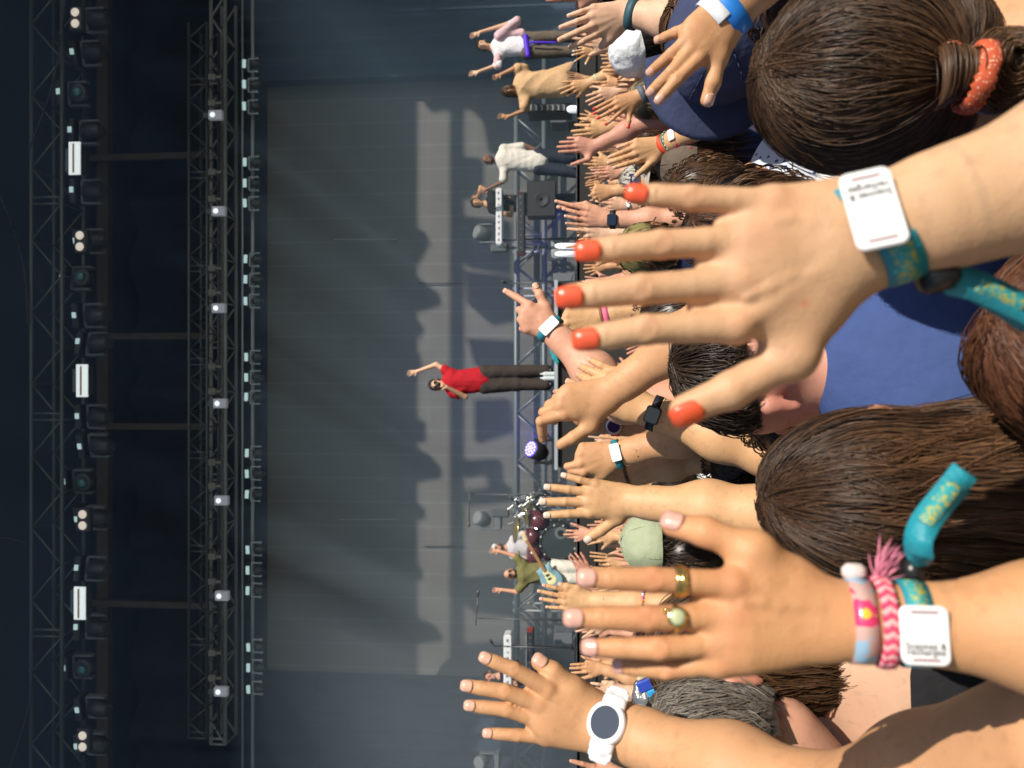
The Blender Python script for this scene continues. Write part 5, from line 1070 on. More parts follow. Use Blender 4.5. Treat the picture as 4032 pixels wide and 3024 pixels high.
LOCS = '''near the teal band and white cap|under the white cap|beside the grey fabric band|under the red nailed hand|under the sunburnt forearm|behind the red paper band|left of the grey logo cap|right of the black smartwatch|left of the black smartwatch|behind the orange ring fingernail|between two orange nails|behind the orange middle fingernail|behind the orange index fingernail|under the pointing arm|right of the claw hand|behind the claw hand wrist|beside the red watch strap|behind the white tagged fist|under the white tagged fist|behind the glitter nailed forearm|under the glitter nailed palm|right of the sage cap|under the sage cap|behind the gold ringed index finger|between the two gold rings|behind the ringless long finger|beside the nude pinky nail|beside the foil balloon|right of the white sports watch|behind the white sports watch'''.split('|')
for k in range(30):      # hands too packed to tell apart, behind the ones above
    rg_ = random.Random(100+k); wy = 120+(2900-120)*(k+.5)/30+rg_.uniform(-25, 25); wx = rg_.uniform(2470, 2600); tn_ = rg_.choice(['fair', 'tan', 'pink', 'gold', 'tan', 'red', 'brown']); hand = rg_.choice('LR'); ang = rg_.uniform(-22, 24); L_ = rg_.uniform(95, 150)
    tp, th = tipset(wx, wy, L_, ang, hand, rg_.uniform(6, 13)); a = R(ang*.6)
    arm('y%d' % k, 'F', (wx, wy), tp, th, (wx+300*math.cos(a), wy+300*math.sin(a)), 'person in the packed rows, half hidden %s hand %s' % (dict(gold='golden', red='reddish').get(tn_, tn_), LOCS[k]), t=tn_, fat=rg_.uniform(.84, 1.0), hair=rg_.choice(['dkbrown', 'brown', 'black', 'blond', 'ash']), shirt=rg_.choice(['navy', 'white', 'teal', 'black', 'olive', 'pinkish', 'blue']), sleeve=rg_.random() < .35)

for k in range(26):      # the rows furthest forward
    rg_ = random.Random(300+k); kk = int(k*30/26); wy = 120+(2900-120)*(kk+.2)/30+rg_.uniform(-20, 20); wx = rg_.uniform(2385, 2480); tn_ = rg_.choice(['fair', 'tan', 'pink', 'gold', 'red', 'brown']); hand = rg_.choice('LR'); ang = rg_.uniform(-15, 18)
    tp, th = tipset(wx, wy, rg_.uniform(65, 100), ang, hand, rg_.uniform(6, 12)); a = R(ang*.6)
    arm('z%d' % k, 'F', (wx, wy), tp, th, (wx+300*math.cos(a), wy+300*math.sin(a)), 'person in the front rows, tiny %s hand %s' % (dict(gold='golden', red='reddish').get(tn_, tn_), LOCS[kk]), t=tn_, fat=rg_.uniform(.84, 1.0), hair=rg_.choice(['dkbrown', 'brown', 'black', 'blond']), shirt=rg_.choice(['navy', 'white', 'teal', 'black', 'olive']))
# ---------------------------------------------------------------- the heads and backs closest to the camera
def ellipse_frame(hd, yaw=0., pitch=0., roll=0.):
    Y = arr(math.sin(yaw)*-1, math.cos(yaw), 0); X = arr(math.cos(yaw), math.sin(yaw), 0); Z = arr(0, 0, 1)
    Y2 = Y*math.cos(pitch)-Z*math.sin(pitch); Z2 = Z*math.cos(pitch)+Y*math.sin(pitch)
    X3 = X*math.cos(roll)+Z2*math.sin(roll); Z3 = Z2*math.cos(roll)-X*math.sin(roll); return X3, Y2, Z3
def near_person(label, v, c, d, t='tan', shirt='white', yaw=0., pitch=0., roll=0., s=1., shirtm=None, top='shirt', wide=1., dx=0., legs=True, beard=None):
    hd = P(v, *c, d); X, Y, Z = ellipse_frame(hd, yaw, pitch, roll); bx = arr(math.cos(yaw*.5), math.sin(yaw*.5), 0); by = arr(-math.sin(yaw*.5), math.cos(yaw*.5), 0); bz = arr(0, 0, 1)
    cen = hd-bz*.235*s-by*.02+bx*dx; w = wide
    pr = [cone(cen-bz*.02, cen-bz*.30, .170*w, .145*w, .06, n=by, f=.62), cone(cen-bz*.3, cen-bz*.52, .14*w, .155*w, .06, n=by, f=.66), cone(cen-bx*.165*w, cen+bx*.165*w, .060, .060, .05),
          cone(cen+bz*.02, hd-Z*.05, .062*s, .054*s, .04), cone(cen+bz*.03-bx*.09, cen+bz*.10, .03, .05, .05), cone(cen+bz*.03+bx*.09, cen+bz*.10, .03, .05, .05)]
    for sx in (-1, 1): pr += [cone(cen+bx*sx*.175*w, cen+bx*sx*.23*w-bz*.27, .058, .045, .04), cone(cen+bx*sx*.23*w-bz*.27, cen+bx*sx*.20+by*.12-bz*.45, .042, .028, .03)]
    vox = .006 if d < 1.3 else .010
    vv, ff = surface(pr+head_prims(hd, Y, X, s), vox); root = empty('person', (cen[0], cen[1], 0)); tag(root, label, 'person')
    ears = falloff(vv, [(hd+X*.085, .03, .7), (hd-X*.085, .03, .7)]); link_mesh('body', vv, ff, tone(t), root, True, {'red': ears})
    m = shirtm or cloth('shirt_'+shirt, SHIRTS[shirt])
    if top == 'shirt':
        sp = [cone(cen-bz*.02, cen-bz*.30, .192*w, .172*w, .06, n=by, f=.68), cone(cen-bz*.3, cen-bz*.56, .167*w, .184*w, .06, n=by, f=.72), cone(cen-bx*.165*w, cen+bx*.165*w, .084, .084, .05), cone(cen+bz*.02, cen+bz*.085, .096, .080, .03)]
        for sx in (-1, 1): sp.append(cone(cen+bx*sx*.175*w, cen+bx*sx*.222*w-bz*.20, .070, .064, .04))
        v2, f2 = surface(sp, .008 if d < 1.3 else .012); wrinkle(link_mesh('shirt', v2, f2, m, root), .013 if d < 1.3 else .008, 22, int(d*100))
    elif top == 'tank':
        sp = [cone(cen-bz*.075, cen-bz*.32, .184*w, .165*w, .05, n=by, f=.70), cone(cen-bz*.3, cen-bz*.56, .146*w, .165*w, .06, n=by, f=.68)]
        for sx in (-1, 1): sp += [cone(cen+bx*sx*.085+bz*.062-by*.01, cen+bx*sx*.075-by*.105-bz*.02, .017, .020, .02), cone(cen+bx*sx*.075-by*.105-bz*.02, cen+bx*sx*.06-by*.115-bz*.12, .020, .03, .03)]
        v2, f2 = surface(sp, .006); wrinkle(link_mesh('tank_top', v2, f2, m, root), .002, 30, 3)
    if legs: add_legs(cen, 1., 'navy', root)
    return root, hd, (X, Y, Z), cen, (bx, by, bz)
def meridian_hair(root, hd, AX, rad, A, B, n, color, wid, S_n=16, k=1.35, t0max=.55, off=(0, 0, .02), spread=math.pi*.97, wav=.003, seed=1, lift=(1.0, 1.05), fall=None, name='hair', mid=None, tend=None, ramp=None, locks=70):
    X, Y, Z = AX; rg = np.random.default_rng(seed); c = hd+X*off[0]+Y*off[1]+Z*off[2]; A = nrm(A); B = nrm(B)   # local directions
    ax = nrm(A-B); m0 = nrm(np.array(mid if mid is not None else (0, -1, 0), float)); m0 = nrm(m0-(m0@ax)*ax); m1 = np.cross(ax, m0)
    phi = rg.uniform(-spread, spread, n); Aj = A+rg.normal(size=(n, 3))*.07; t0 = rg.random(n)**1.2*t0max; t1 = (1.0 if tend is None else tend)*np.ones(n); q = np.linspace(0, 1, S_n)
    t = t0[:, None]+(t1-t0)[:, None]*q[None]
    nl = locks; lid = np.clip(((phi+spread)/(2*spread)*nl+rg.normal(size=n)*.45).astype(int), 0, nl-1)+nl*(rg.random(n) < .5); lc = (np.tile(np.arange(nl), 2)+.5+rg.normal(size=2*nl)*.6)/nl*2*spread-spread
    ltone = rg.random(2*nl); llift = rg.normal(size=2*nl)*.010; lbend = rg.normal(size=2*nl)*.09; lfreq = rg.uniform(2, 6, 2*nl)
    ph_t = phi[:, None]+(lc[lid]-phi)[:, None]*.62*q[None]**.8+lbend[lid][:, None]*np.sin(q[None]*lfreq[lid][:, None]+lid[:, None])*np.sin(np.pi*np.clip(t, 0, 1))*(1 if k < 2 else .6)
    Mv = np.cos(ph_t)[..., None]*m0+np.sin(ph_t)[..., None]*m1
    D = ((1-t)**2)[..., None]*Aj[:, None]+(2*t*(1-t)*k)[..., None]*Mv+(t**2)[..., None]*B
    D /= np.linalg.norm(D, axis=2, keepdims=True)
    lf = rg.uniform(*lift, n)[:, None]+wav*8*np.sin(t*rg.uniform(3, 9, n)[:, None]+rg.uniform(0, 6, n)[:, None])*np.sin(np.pi*t)
    fly = (rg.random(n) < .03)*rg.uniform(.02, .09, n); lf = lf+(llift[lid][:, None]+fly[:, None])*np.sin(np.pi*np.clip(t, 0, 1))
    loc = D*np.array(rad)*lf[..., None]
    loc = loc+rg.normal(size=(n, 1, 3))*wav*np.sin(np.pi*q)[None, :, None]
    pts = c+loc[..., :1]*X+loc[..., 1:2]*Y+loc[..., 2:3]*Z
    tonev = np.clip(.12+.5*ltone[lid]+rg.normal(size=n)*.17, 0, 1)
    if fall:
        L, m_, gather, wv = fall; end = pts[:, -1]; ln = L*rg.uniform(.75, 1.1, n); qq = np.linspace(0, 1, m_+1)[1:]
        tg = pts[:, -1]-pts[:, -2]; tg /= np.linalg.norm(tg, axis=1, keepdims=True)
        dirn = tg[:, None]*np.maximum(0, .8-qq*2.2)[None, :, None]+np.array([0, 0, -1.])*np.minimum(1, .3+qq*2.2)[None, :, None]; dirn /= np.linalg.norm(dirn, axis=2, keepdims=True)
        steps = np.cumsum(dirn*(ln/m_)[:, None, None], 1); ph = np.sin(phi*13)*3; fr = 14+4*np.sin(phi*9)
        fr = lfreq[lid]*3.2; ph = lid*1.7; w_ = np.stack([np.sin(qq[None]*fr[:, None]+ph[:, None]), np.cos(qq[None]*fr[:, None]*.8+ph[:, None]), 0*qq[None]+0*ph[:, None]], -1)*wv*qq[None, :, None]**.5
        lockshift = ((lc[lid]-phi)*.03)[:, None, None]*np.array([1, 0, 0])*0; tail = end[:, None]+steps+w_+lockshift+gather*(c-end)[:, None]*np.array([1, 1, 0])*qq[None, :, None]+rg.normal(size=(n, 1, 3))*(.012 if L > .2 else .004)*qq[None, :, None]**2*np.array([1, 1, .3])
        pts = np.concatenate([pts, tail], 1)
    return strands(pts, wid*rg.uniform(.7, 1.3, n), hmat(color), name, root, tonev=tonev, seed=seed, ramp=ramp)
def under_hair(root, hd, AX, rad, color, off=(0, 0, .02), extra=(), cut=None):
    X, Y, Z = AX; c = hd+X*off[0]+Y*off[1]+Z*off[2]; m = max(rad)
    # ellipsoid by direct meshing
    nu, nv = 40, 26; V_ = []; F_ = []
    for j in range(nv+1):
        for i in range(nu):
            th = math.pi*j/nv; ph = 2*math.pi*i/nu; d = (math.sin(th)*math.cos(ph)*rad[0], math.sin(th)*math.sin(ph)*rad[1], math.cos(th)*rad[2]); V_.append(c+d[0]*X+d[1]*Y+d[2]*Z)
    for j in range(nv):
        for i in range(nu): F_.append((j*nu+i, (j+1)*nu+i, (j+1)*nu+(i+1) % nu, j*nu+(i+1) % nu))
    if cut is not None: F_ = [f for f in F_ if all(cut((V_[k]-hd)@X, (V_[k]-hd)@Y, (V_[k]-hd)@Z) for k in f)]
    return link_mesh('scalp_hair', V_, F_, hmat(color), root, True, {'tone': np.full(len(V_), .05)})
# --- woman with the bun, upper right
W1, hd, AX, cen, BX = near_person('person with brown hair gathered in a low bun by an orange dotted scrunchie', 'D', (1902, 166), .80, 'tan', top='none', pitch=.05)
X, Y, Z = AX; kn = P('D', 2078, 163, .715); bun = P('D', 2152, 160, .695); rad = (.090, .106, .116)
under_hair(W1, hd, AX, (.085, .101, .111), 'ash', off=(0, -.004, .012), cut=lambda x, y, z: y < .07 and (z > -.075 or y < 0))
meridian_hair(W1, hd, AX, rad, (-.02, -.35, .95), tuple(arr((kn-hd)@X, (kn-hd)@Y, (kn-hd)@Z)/np.array(rad)), 14000, 'ash', .00043, off=(0, -.004, .012), S_n=18, k=1.5, t0max=.5, wav=.0022, seed=3)
rg = np.random.default_rng(5); n = 2200; R0 = rg.uniform(.008, .037, n); a0 = rg.uniform(0, 6.28, n); q = np.linspace(0, 1, 14)
tilt = rg.normal(size=n)*.28; A_ = a0[:, None]+q[None]*rg.uniform(1.6, 3.6, n)[:, None]; hgt = np.sqrt(np.maximum(0, .039**2-R0**2))*rg.uniform(.75, 1.05, n)
pts = bun+(R0[:, None]*np.cos(A_))[..., None]*X+(R0[:, None]*np.sin(A_))[..., None]*Z*.92-(hgt[:, None]*(1-.3*q[None])+tilt[:, None]*.02*np.sin(A_))[..., None]*Y
strands(pts, .0007, hmat('brown'), 'bun', W1, seed=6)
v, f = surface([ball(bun, .031, .01, n=Y, f=.9), cone(kn, bun, .022, .03, .02)], .005); link_mesh('bun_core', v, f, hmat('dkbrown'), W1, True, {'tone': np.full(len(v), .1)})
n = 700; q = np.linspace(0, 1, 14); ph = rg.uniform(-1, 1, n)
lp = P('D', 2066, 162, .675); ang = q*math.pi*1.15-.35; rr = .022+.005*ph
pts = lp+(rr[:, None]*np.cos(ang)[None])[..., None]*X*.95+(-.004+.017*np.sin(ang)[None]+.006*rg.normal(size=n)[:, None])[..., None]*-Y+((ph*.014)[:, None]*np.ones(14))[..., None]*Z
strands(pts, .0007, hmat('brown'), 'hair_loop', W1, seed=8)
def dots(name, base, dot, scale):
    if name in MC: return MC[name]
    m = mat(name, base, rough=.8); nt = m.node_tree; b = nt.nodes['Principled BSDF']; tc = nt.nodes.new('ShaderNodeTexCoord'); vo = nt.nodes.new('ShaderNodeTexVoronoi'); vo.inputs['Scale'].default_value = scale; vo.inputs['Randomness'].default_value = .6
    nt.links.new(tc.outputs['Object'], vo.inputs['Vector']); lt = nt.nodes.new('ShaderNodeMath'); lt.operation = 'LESS_THAN'; lt.inputs[1].default_value = .28; nt.links.new(vo.outputs['Distance'], lt.inputs[0])
    mx = nt.nodes.new('ShaderNodeMix'); mx.data_type = 'RGBA'; mx.inputs[6].default_value = (*base, 1); mx.inputs[7].default_value = (*dot, 1); nt.links.new(lt.outputs[0], mx.inputs[0]); nt.links.new(mx.outputs[2], b.inputs['Base Color']); return m
SCR = dots('dotted_scrunchie', (.52, .085, .03), (.75, .45, .3), 300)
def scr(c, r, thick, ax, name, wide=1., a0=0., a1=2*math.pi, fl=1.):
    u = nrm(np.cross(ax, Y)); w = np.cross(ax, u); V_ = []; F_ = []; N, K = 48, 8
    for i in range(N+1):
        a = a0+(a1-a0)*i/N; ce = c+(r*math.cos(a))*u+(r*fl*math.sin(a))*w; th = thick*(1+.16*math.sin(i*2.9)+.08*math.sin(i*7.3)); o = nrm(math.cos(a)*u+math.sin(a)*w)
        for k in range(K): V_.append(ce+th*(math.cos(k*2*math.pi/K)*o*.6+math.sin(k*2*math.pi/K)*nrm(ax)*wide))
    for i in range(N):
        for k in range(K): F_.append((i*K+k, (i+1)*K+k, (i+1)*K+(k+1) % K, i*K+(k+1) % K))
    link_mesh(name, V_, F_, SCR, W1)
scr(P('D', 2108, 168, .672), .0265, .0070, nrm(Z+.22*X), 'scrunchie', 1.25)
scr(P('D', 2056, 158, .685), .023, .0055, nrm(Z-.25*X), 'scrunchie_loop', 1.0, fl=1.1)
def gingham(name, c1, c2, per):
    if name in MC: return MC[name]
    m = mat(name, c1, rough=.85); nt = m.node_tree; b = nt.nodes['Principled BSDF']; tc = nt.nodes.new('ShaderNodeTexCoord'); sp = nt.nodes.new('ShaderNodeSeparateXYZ'); nt.links.new(tc.outputs['Object'], sp.inputs[0]); outs = []
    for ax in (0, 2):
        a = nt.nodes.new('ShaderNodeMath'); a.operation = 'MULTIPLY_ADD'; a.inputs[1].default_value = 1/per; a.inputs[2].default_value = 100; nt.links.new(sp.outputs[ax], a.inputs[0])
        f = nt.nodes.new('ShaderNodeMath'); f.operation = 'FRACT'; nt.links.new(a.outputs[0], f.inputs[0]); g_ = nt.nodes.new('ShaderNodeMath'); g_.operation = 'LESS_THAN'; g_.inputs[1].default_value = .5; nt.links.new(f.outputs[0], g_.inputs[0]); outs.append(g_.outputs[0])
    ad = nt.nodes.new('ShaderNodeMath'); ad.operation = 'ADD'; nt.links.new(outs[0], ad.inputs[0]); nt.links.new(outs[1], ad.inputs[1]); ml = nt.nodes.new('ShaderNodeMath'); ml.operation = 'MULTIPLY'; ml.inputs[1].default_value = .5; nt.links.new(ad.outputs[0], ml.inputs[0])
    mx = nt.nodes.new('ShaderNodeMix'); mx.data_type = 'RGBA'; mx.inputs[6].default_value = (*c1, 1); mx.inputs[7].default_value = (*c2, 1); nt.links.new(ml.outputs[0], mx.inputs[0]); nt.links.new(mx.outputs[2], b.inputs['Base Color']); return m
bx, by, bz = BX
v, f = surface([cone(cen+bx*.10+bz*.058-by*.02, cen+bx*.22-bz*.02-by*.02, .050, .062, .03), cone(cen-bz*.20, cen-bz*.5, .172, .172, .05, n=by, f=.68), cone(cen+bx*.11-by*.09+bz*.0, cen+bx*.10-by*.10-bz*.25, .06, .07, .04)], .007); link_mesh('gingham_top', v, f, gingham('pink_gingham', (.80, .70, .72), (.72, .03, .12), .016), W1)
# --- woman with long hair, middle right
W2, hd, AX, cen, BX = near_person('person with very long straight brown hair hanging down to the picture edge', 'D', (1935, 1075), .78, 'pink', 'black', pitch=.08)
X, Y, Z = AX; under_hair(W2, hd, AX, (.078, .100, .116), 'dkbrown', off=(0, -.004, .012), cut=lambda x, y, z: y < .06)
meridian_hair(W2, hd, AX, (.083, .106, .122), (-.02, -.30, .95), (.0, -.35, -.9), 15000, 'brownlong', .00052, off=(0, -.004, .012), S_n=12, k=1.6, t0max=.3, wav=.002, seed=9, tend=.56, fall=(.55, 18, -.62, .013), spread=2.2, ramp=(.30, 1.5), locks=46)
v, f = surface([cone(hd-Z*.03-Y*.03, hd-bz*.5-Y*.10, .075, .125, .05, n=Y, f=.45)], .01); link_mesh('hair_mass', v, f, hmat('dkbrown'), W2, True, {'tone': np.full(len(v), .12)})
W3, hd, AX, cen, BX = near_person('person with reddish brown hair cut off by the lower right picture edge', 'D', (2520, 735), .60, 'pink', 'black')
under_hair(W3, hd, AX, (.082, .104, .118), 'auburn', off=(0, -.004, .012), cut=lambda x, y, z: y < .06)
meridian_hair(W3, hd, AX, (.090, .112, .126), (.25, -.2, .95), (.0, -.35, -.9), 5000, 'auburn', .0006, off=(0, -.004, .012), S_n=12, k=1.6, t0max=.35, wav=.002, seed=19, tend=.62, fall=(.3, 8, .08, .005), spread=2.5)
# --- short haired man in the periwinkle shirt
PERI = cloth('periwinkle_cotton', (.050, .085, .225), noise=.1, bump=.6, bscale=9)
M1, hd, AX, cen, BX = near_person('person with short dark curly hair, sunburnt neck and a periwinkle blue shirt', 'D', (1668, 800), 1.12, 'red', yaw=.85, shirtm=PERI, wide=1.12, pitch=.12, dx=.02)
X, Y, Z = AX; under_hair(M1, hd, AX, (.077, .090, .090), 'dkbrown', off=(0, -.014, .046), cut=lambda x, y, z: z > -.0-.45*y and y < .07)
meridian_hair(M1, hd, AX, (.080, .094, .094), (0, -.2, 1), (0, -.5, -1), 3600, 'dkbrown', .0011, off=(0, -.014, .046), S_n=5, k=1.4, t0max=.42, wav=.004, seed=23, tend=.54, lift=(.99, 1.09))
v, f = surface([cone(hd+Y*.05-Z*.085-X*.05, hd+Y*.085-Z*.085, .022, .024, .02), cone(hd+Y*.05-Z*.085+X*.05, hd+Y*.085-Z*.085, .022, .024, .02)], .006); link_mesh('beard', v, f, hmat('dkbrown'), M1, True, {'tone': RNG.random(len(v))*.5})
bx, by, bz = BX; v, f = surface([cone(cen+bz*.085-bx*.055-by*.03, cen+bz*.085+bx*.055-by*.03, .030, .030, .02), cone(cen+bz*.08-bx*.07+by*.02, cen+bz*.07-bx*.05-by*.05, .022, .024, .02)], .006); link_mesh('collar', v, f, PERI, M1)
# --- man with very short greying hair, lower right, and the woman in the black top
M2, hd, AX, cen, BX = near_person('person with very short greying hair and a pink ear next to the sports watch arm', 'D', (1605, 1592), 1.02, 'pink', 'grey', yaw=-.12, dx=-.20, wide=.8)
under_hair(M2, hd, AX, (.081, .099, .106), 'grey', off=(0, -.016, .030), cut=lambda x, y, z: z > -.06-.4*y and y < .07 and not (abs(x) > .06 and z < .0 and y > -.02))
meridian_hair(M2, hd, AX, (.0825, .1005, .1075), (0, -.2, 1), (0, -.5, -1), 5200, 'grey', .0009, off=(0, -.016, .030), S_n=4, k=1.4, t0max=.62, wav=.002, seed=29, tend=.70, lift=(.995, 1.03))
W4, hd, AX, cen, BX = near_person('person with wavy chestnut hair, bare shoulders and a black strappy top', 'D', (1600, 1412), 1.13, 'fair', top='tank', shirtm=cloth('black_jersey', (.018, .018, .020)), dx=.0)
under_hair(W4, hd, AX, (.084, .103, .115), 'brown', off=(0, -.004, .015), cut=lambda x, y, z: y < .06)
meridian_hair(W4, hd, AX, (.090, .110, .122), (0, -.3, .95), (0, -.35, -.9), 3400, 'brown', .0010, off=(0, -.004, .015), S_n=10, k=1.6, t0max=.35, wav=.003, seed=31, tend=.66, fall=(.12, 6, .25, .003), spread=2.5)
# --- caps
def cap(root, hd, AX, m, s=1., bill=None, name='cap', r=.099, flat=.95, seam=True, billm=None, off=.045):
    X, Y, Z = AX; c = hd+Z*off*s-Y*.008*s; nu, nv = 80, 30; V_ = []; F_ = []
    for j in range(nv+1):
        for i in range(nu):
            th = math.pi*.56*j/nv; ph = 2*math.pi*i/nu; k = 1+.012*math.sin(ph*6)*math.sin(th)+.01*math.sin(ph*3+th*7)+(0 if seam else .022*math.sin(ph*9+2*math.sin(th*6))*math.sin(th*5+ph*2)*math.sin(th)); V_.append(c+s*k*(math.sin(th)*math.cos(ph)*r*.90*X+math.sin(th)*math.sin(ph)*r*1.06*Y+math.cos(th)*r*flat*Z))
    for j in range(nv):
        for i in range(nu): F_.append((j*nu+i, (j+1)*nu+i, (j+1)*nu+(i+1) % nu, j*nu+(i+1) % nu))
    o = link_mesh(name, V_, F_, m, root)
    if seam:
        b = MB()
        for i in range(6):
            ph = i*math.pi/3+.26; P2 = [c+s*1.014*(math.sin(th)*math.cos(ph)*r*.90*X+math.sin(th)*math.sin(ph)*r*1.06*Y+math.cos(th)*r*flat*Z) for th in np.linspace(.05, 1.72, 12)]; b.path(P2, .0011*s, 5)
        b.lathe(c+Z*r*flat*s, Z, [(0, .008*s), (.003, .008*s), (.006, .004*s)], 12); k = b.build('seams', m, None, True); k.parent = o
    if bill is not None:
        bd = nrm(bill); bd = nrm(bd-(bd@Z)*Z); bs = np.cross(bd, Z); N, K = 16, 8; V_ = []; F_ = []
        for i in range(N+1):
            a = -1.15+2.3*i/N
            for k in range(K+1):
                rr = .088+(.085*math.cos(a*.95)**.6)*k/K; dr = .012*(k/K)+.028*math.sin(a)**2*(.4+.6*k/K)
                for tz in (0, -.004): V_.append(c+s*(rr*math.cos(a)*bd+rr*math.sin(a)*bs*.95-(dr+.012)*Z+tz*Z))
        g2 = lambda i, k, t: (i*(K+1)+k)*2+t
        for i in range(N):
            for k in range(K): F_ += [(g2(i, k, 0), g2(i+1, k, 0), g2(i+1, k+1, 0), g2(i, k+1, 0)), (g2(i, k, 1), g2(i, k+1, 1), g2(i+1, k+1, 1), g2(i+1, k, 1))]
            F_.append((g2(i, K, 0), g2(i+1, K, 0), g2(i+1, K, 1), g2(i, K, 1)))
        k = link_mesh('bill', V_, F_, billm or m, None); k.parent = o
    return o
def capped(label, c, d, m, hair='dkbrown', t='tan', shirt='navy', yaw=0., pitch=0., roll=0., bill=None, hs='short', n=500, r=.099, flat=.95, seam=True, top='shirt', off=.045, billm=None, shirtm=None):
    root, hd, AX, cen, BX = near_person(label, 'D', c, d, t, shirt, yaw=yaw, pitch=pitch, roll=roll, top=top, shirtm=shirtm); X, Y, Z = AX
    cap(root, hd, AX, m, bill=Y if bill is None else bill, r=r, flat=flat, seam=seam, off=off, billm=billm)
    under_hair(root, hd, AX, (.080, .098, .10), hair, off=(0, -.010, .012), cut=lambda x, y, z: y < .05 and z > -.07)
    cap_hair(hd, X, Y, 1., hair, root, hs, n=n, seed=int(d*321), wid=.0013); return root, hd, AX, cen
NAVY = cloth('navy_cap_cotton', (.045, .056, .115), bump=.25, bscale=30)
r_, hd, AX, cen, BX = near_person('person in a large plain navy cap with its bill turned left', 'D', (1600, 62), 1.40, 'tan', 'navy', yaw=.3)
cap_hair(hd, AX[0], AX[1], 1., 'brown', r_, 'long', n=700, seed=12, wid=.0012); under_hair(r_, hd, AX, (.082, .1, .11), 'brown', cut=lambda x, y, z: y < .05)
Zc = nrm((-.30, -.86, .12)); Yc = nrm((-.9, .3, .25)); Yc = nrm(Yc-(Yc@Zc)*Zc); cap(r_, P('D', 1560, 88, 1.30)-Zc*.03, (np.cross(Yc, Zc), Yc, Zc), NAVY, bill=Yc, r=.108, off=.0)
capped('person in a faded olive grey cap between the outstretched hands', (1422, 214), 3.5, cloth('olive_grey_cap', (.055, .052, .035)), 'blond', hs='long')
capped('person in a mottled brown felt cap right behind the braceleted hand', (1520, 355), 2.45, cloth('brown_felt', (.13, .10, .075), bump=.4, bscale=40), 'brown', hs='long', r=.108, pitch=.1, shirtm=PERI)
r_, hd, AX, cen = capped('person in a pale grey cap with a small dark emblem', (1402, 396), 3.6, cloth('pale_grey_cap', (.42, .40, .36)), 'brown', yaw=2.6)
X, Y, Z = AX
lg = MB()
for i, (u_, w_, a_, b_) in enumerate(((-.02, .09, .05, .008), (-.02, .075, .008, .04), (.005, .07, .04, .008), (.012, .085, .008, .03), (-.03, .06, .012, .012))): lg.box(hd-arr(0, .112, 0)+arr(u_, 0, w_), (a_, .006, b_))
k = lg.build('emblem', mat('emblem_navy', (.02, .03, .10), rough=.7)); attach(k, r_)
r_, hd, AX, cen = capped('person in a plain olive green cap behind the orange nailed hand', (1418, 538), 2.65, cloth('olive_cap', (.20, .175, .065)), 'brown')
X, Y, Z = AX; k = MB().box(hd+Z*.035-Y*.111+X*-.03, (.035, .006, .022), ax=(nrm(X+.5*Z), Y, nrm(Z-.5*X))).build('label', mat('white_label', (.7, .68, .6))); attach(k, r_)
capped('person in a sage green cap under the glitter nailed hand', (1440, 1172), 2.5, cloth('sage_cap', (.36, .40, .26)), 'dkbrown', r=.110)
capped('person in a crumpled white cap in front of the pale hand', (1395, 105), 3.1, cloth('white_cap', (.74, .75, .76), bump=1., bscale=12), 'black', r=.112, seam=False, roll=.25)
capped('person in a cream sun hat at the upper edge right of the navy cap', (1715, -22), 1.6, cloth('cream_hat', (.72, .70, .62), bump=1., bscale=10), 'ash', t='fair', r=.115, seam=False)
MAROON = dots('maroon_floral', (.20, .014, .03), (.75, .6, .55), 38)
hd = A['pale']['hd']; AX = A['pale']['AX']; r_ = A['pale']['root']
n = 900; rg = np.random.default_rng(77); dd_ = rg.normal(size=(n, 3)); dd_[:, 1] -= .5; dd_ /= np.linalg.norm(dd_, axis=1, keepdims=True); dd_ = dd_[(dd_[:, 2] > -.6)]; n = len(dd_); q = np.linspace(0, 1, 18)
base = hd+arr(0, -.01, .02)+dd_*np.array([.085, .10, .115]); u_ = np.cross(dd_, rg.normal(size=(n, 3))); u_ /= np.linalg.norm(u_, axis=1, keepdims=True); w2 = np.cross(dd_, u_)
pts = base[:, None]+dd_[:, None]*(q[None, :, None]*.045)+.007*(np.cos(q*14)[None, :, None]*u_[:, None]+np.sin(q*14)[None, :, None]*w2[:, None])+np.array([0, 0, -.02])*q[None, :, None]**2
strands(pts, .0016, hmat('black'), 'curly_hair', r_, seed=78); under_hair(r_, hd, AX, (.10, .115, .125), 'black', cut=lambda x, y, z: y < .05)
# --- backs seen between arms
LEAF = mat('leaf_print', (.6, .6, .55), rough=.8); nt = LEAF.node_tree; tc = nt.nodes.new('ShaderNodeTexCoord'); vo = nt.nodes.new('ShaderNodeTexVoronoi'); vo.inputs['Scale'].default_value = 16; mp = nt.nodes.new('ShaderNodeMapping'); mp.inputs['Scale'].default_value = (1, 1, .45); mp.inputs['Rotation'].default_value = (0, .5, 0)
nt.links.new(tc.outputs['Object'], mp.inputs[0]); nt.links.new(mp.outputs[0], vo.inputs['Vector']); rp = nt.nodes.new('ShaderNodeValToRGB'); rp.color_ramp.interpolation = 'CONSTANT'
for p_, c_ in ((0, (.62, .64, .60, 1)), (.35, (.02, .13, .16, 1)), (.5, (.60, .60, .56, 1)), (.68, (.13, .15, .03, 1)), (.82, (.62, .62, .58, 1)), (.93, (.30, .11, .03, 1))):
    e_ = rp.color_ramp.elements[0] if p_ == 0 else rp.color_ramp.elements.new(p_); e_.position = p_; e_.color = c_
rp.color_ramp.elements[-1].position = min(1, rp.color_ramp.elements[-1].position)
sx_ = nt.nodes.new('ShaderNodeSeparateColor'); nt.links.new(vo.outputs['Color'], sx_.inputs[0]); nt.links.new(sx_.outputs[0], rp.inputs[0]); nt.links.new(rp.outputs[0], nt.nodes['Principled BSDF'].inputs['Base Color'])
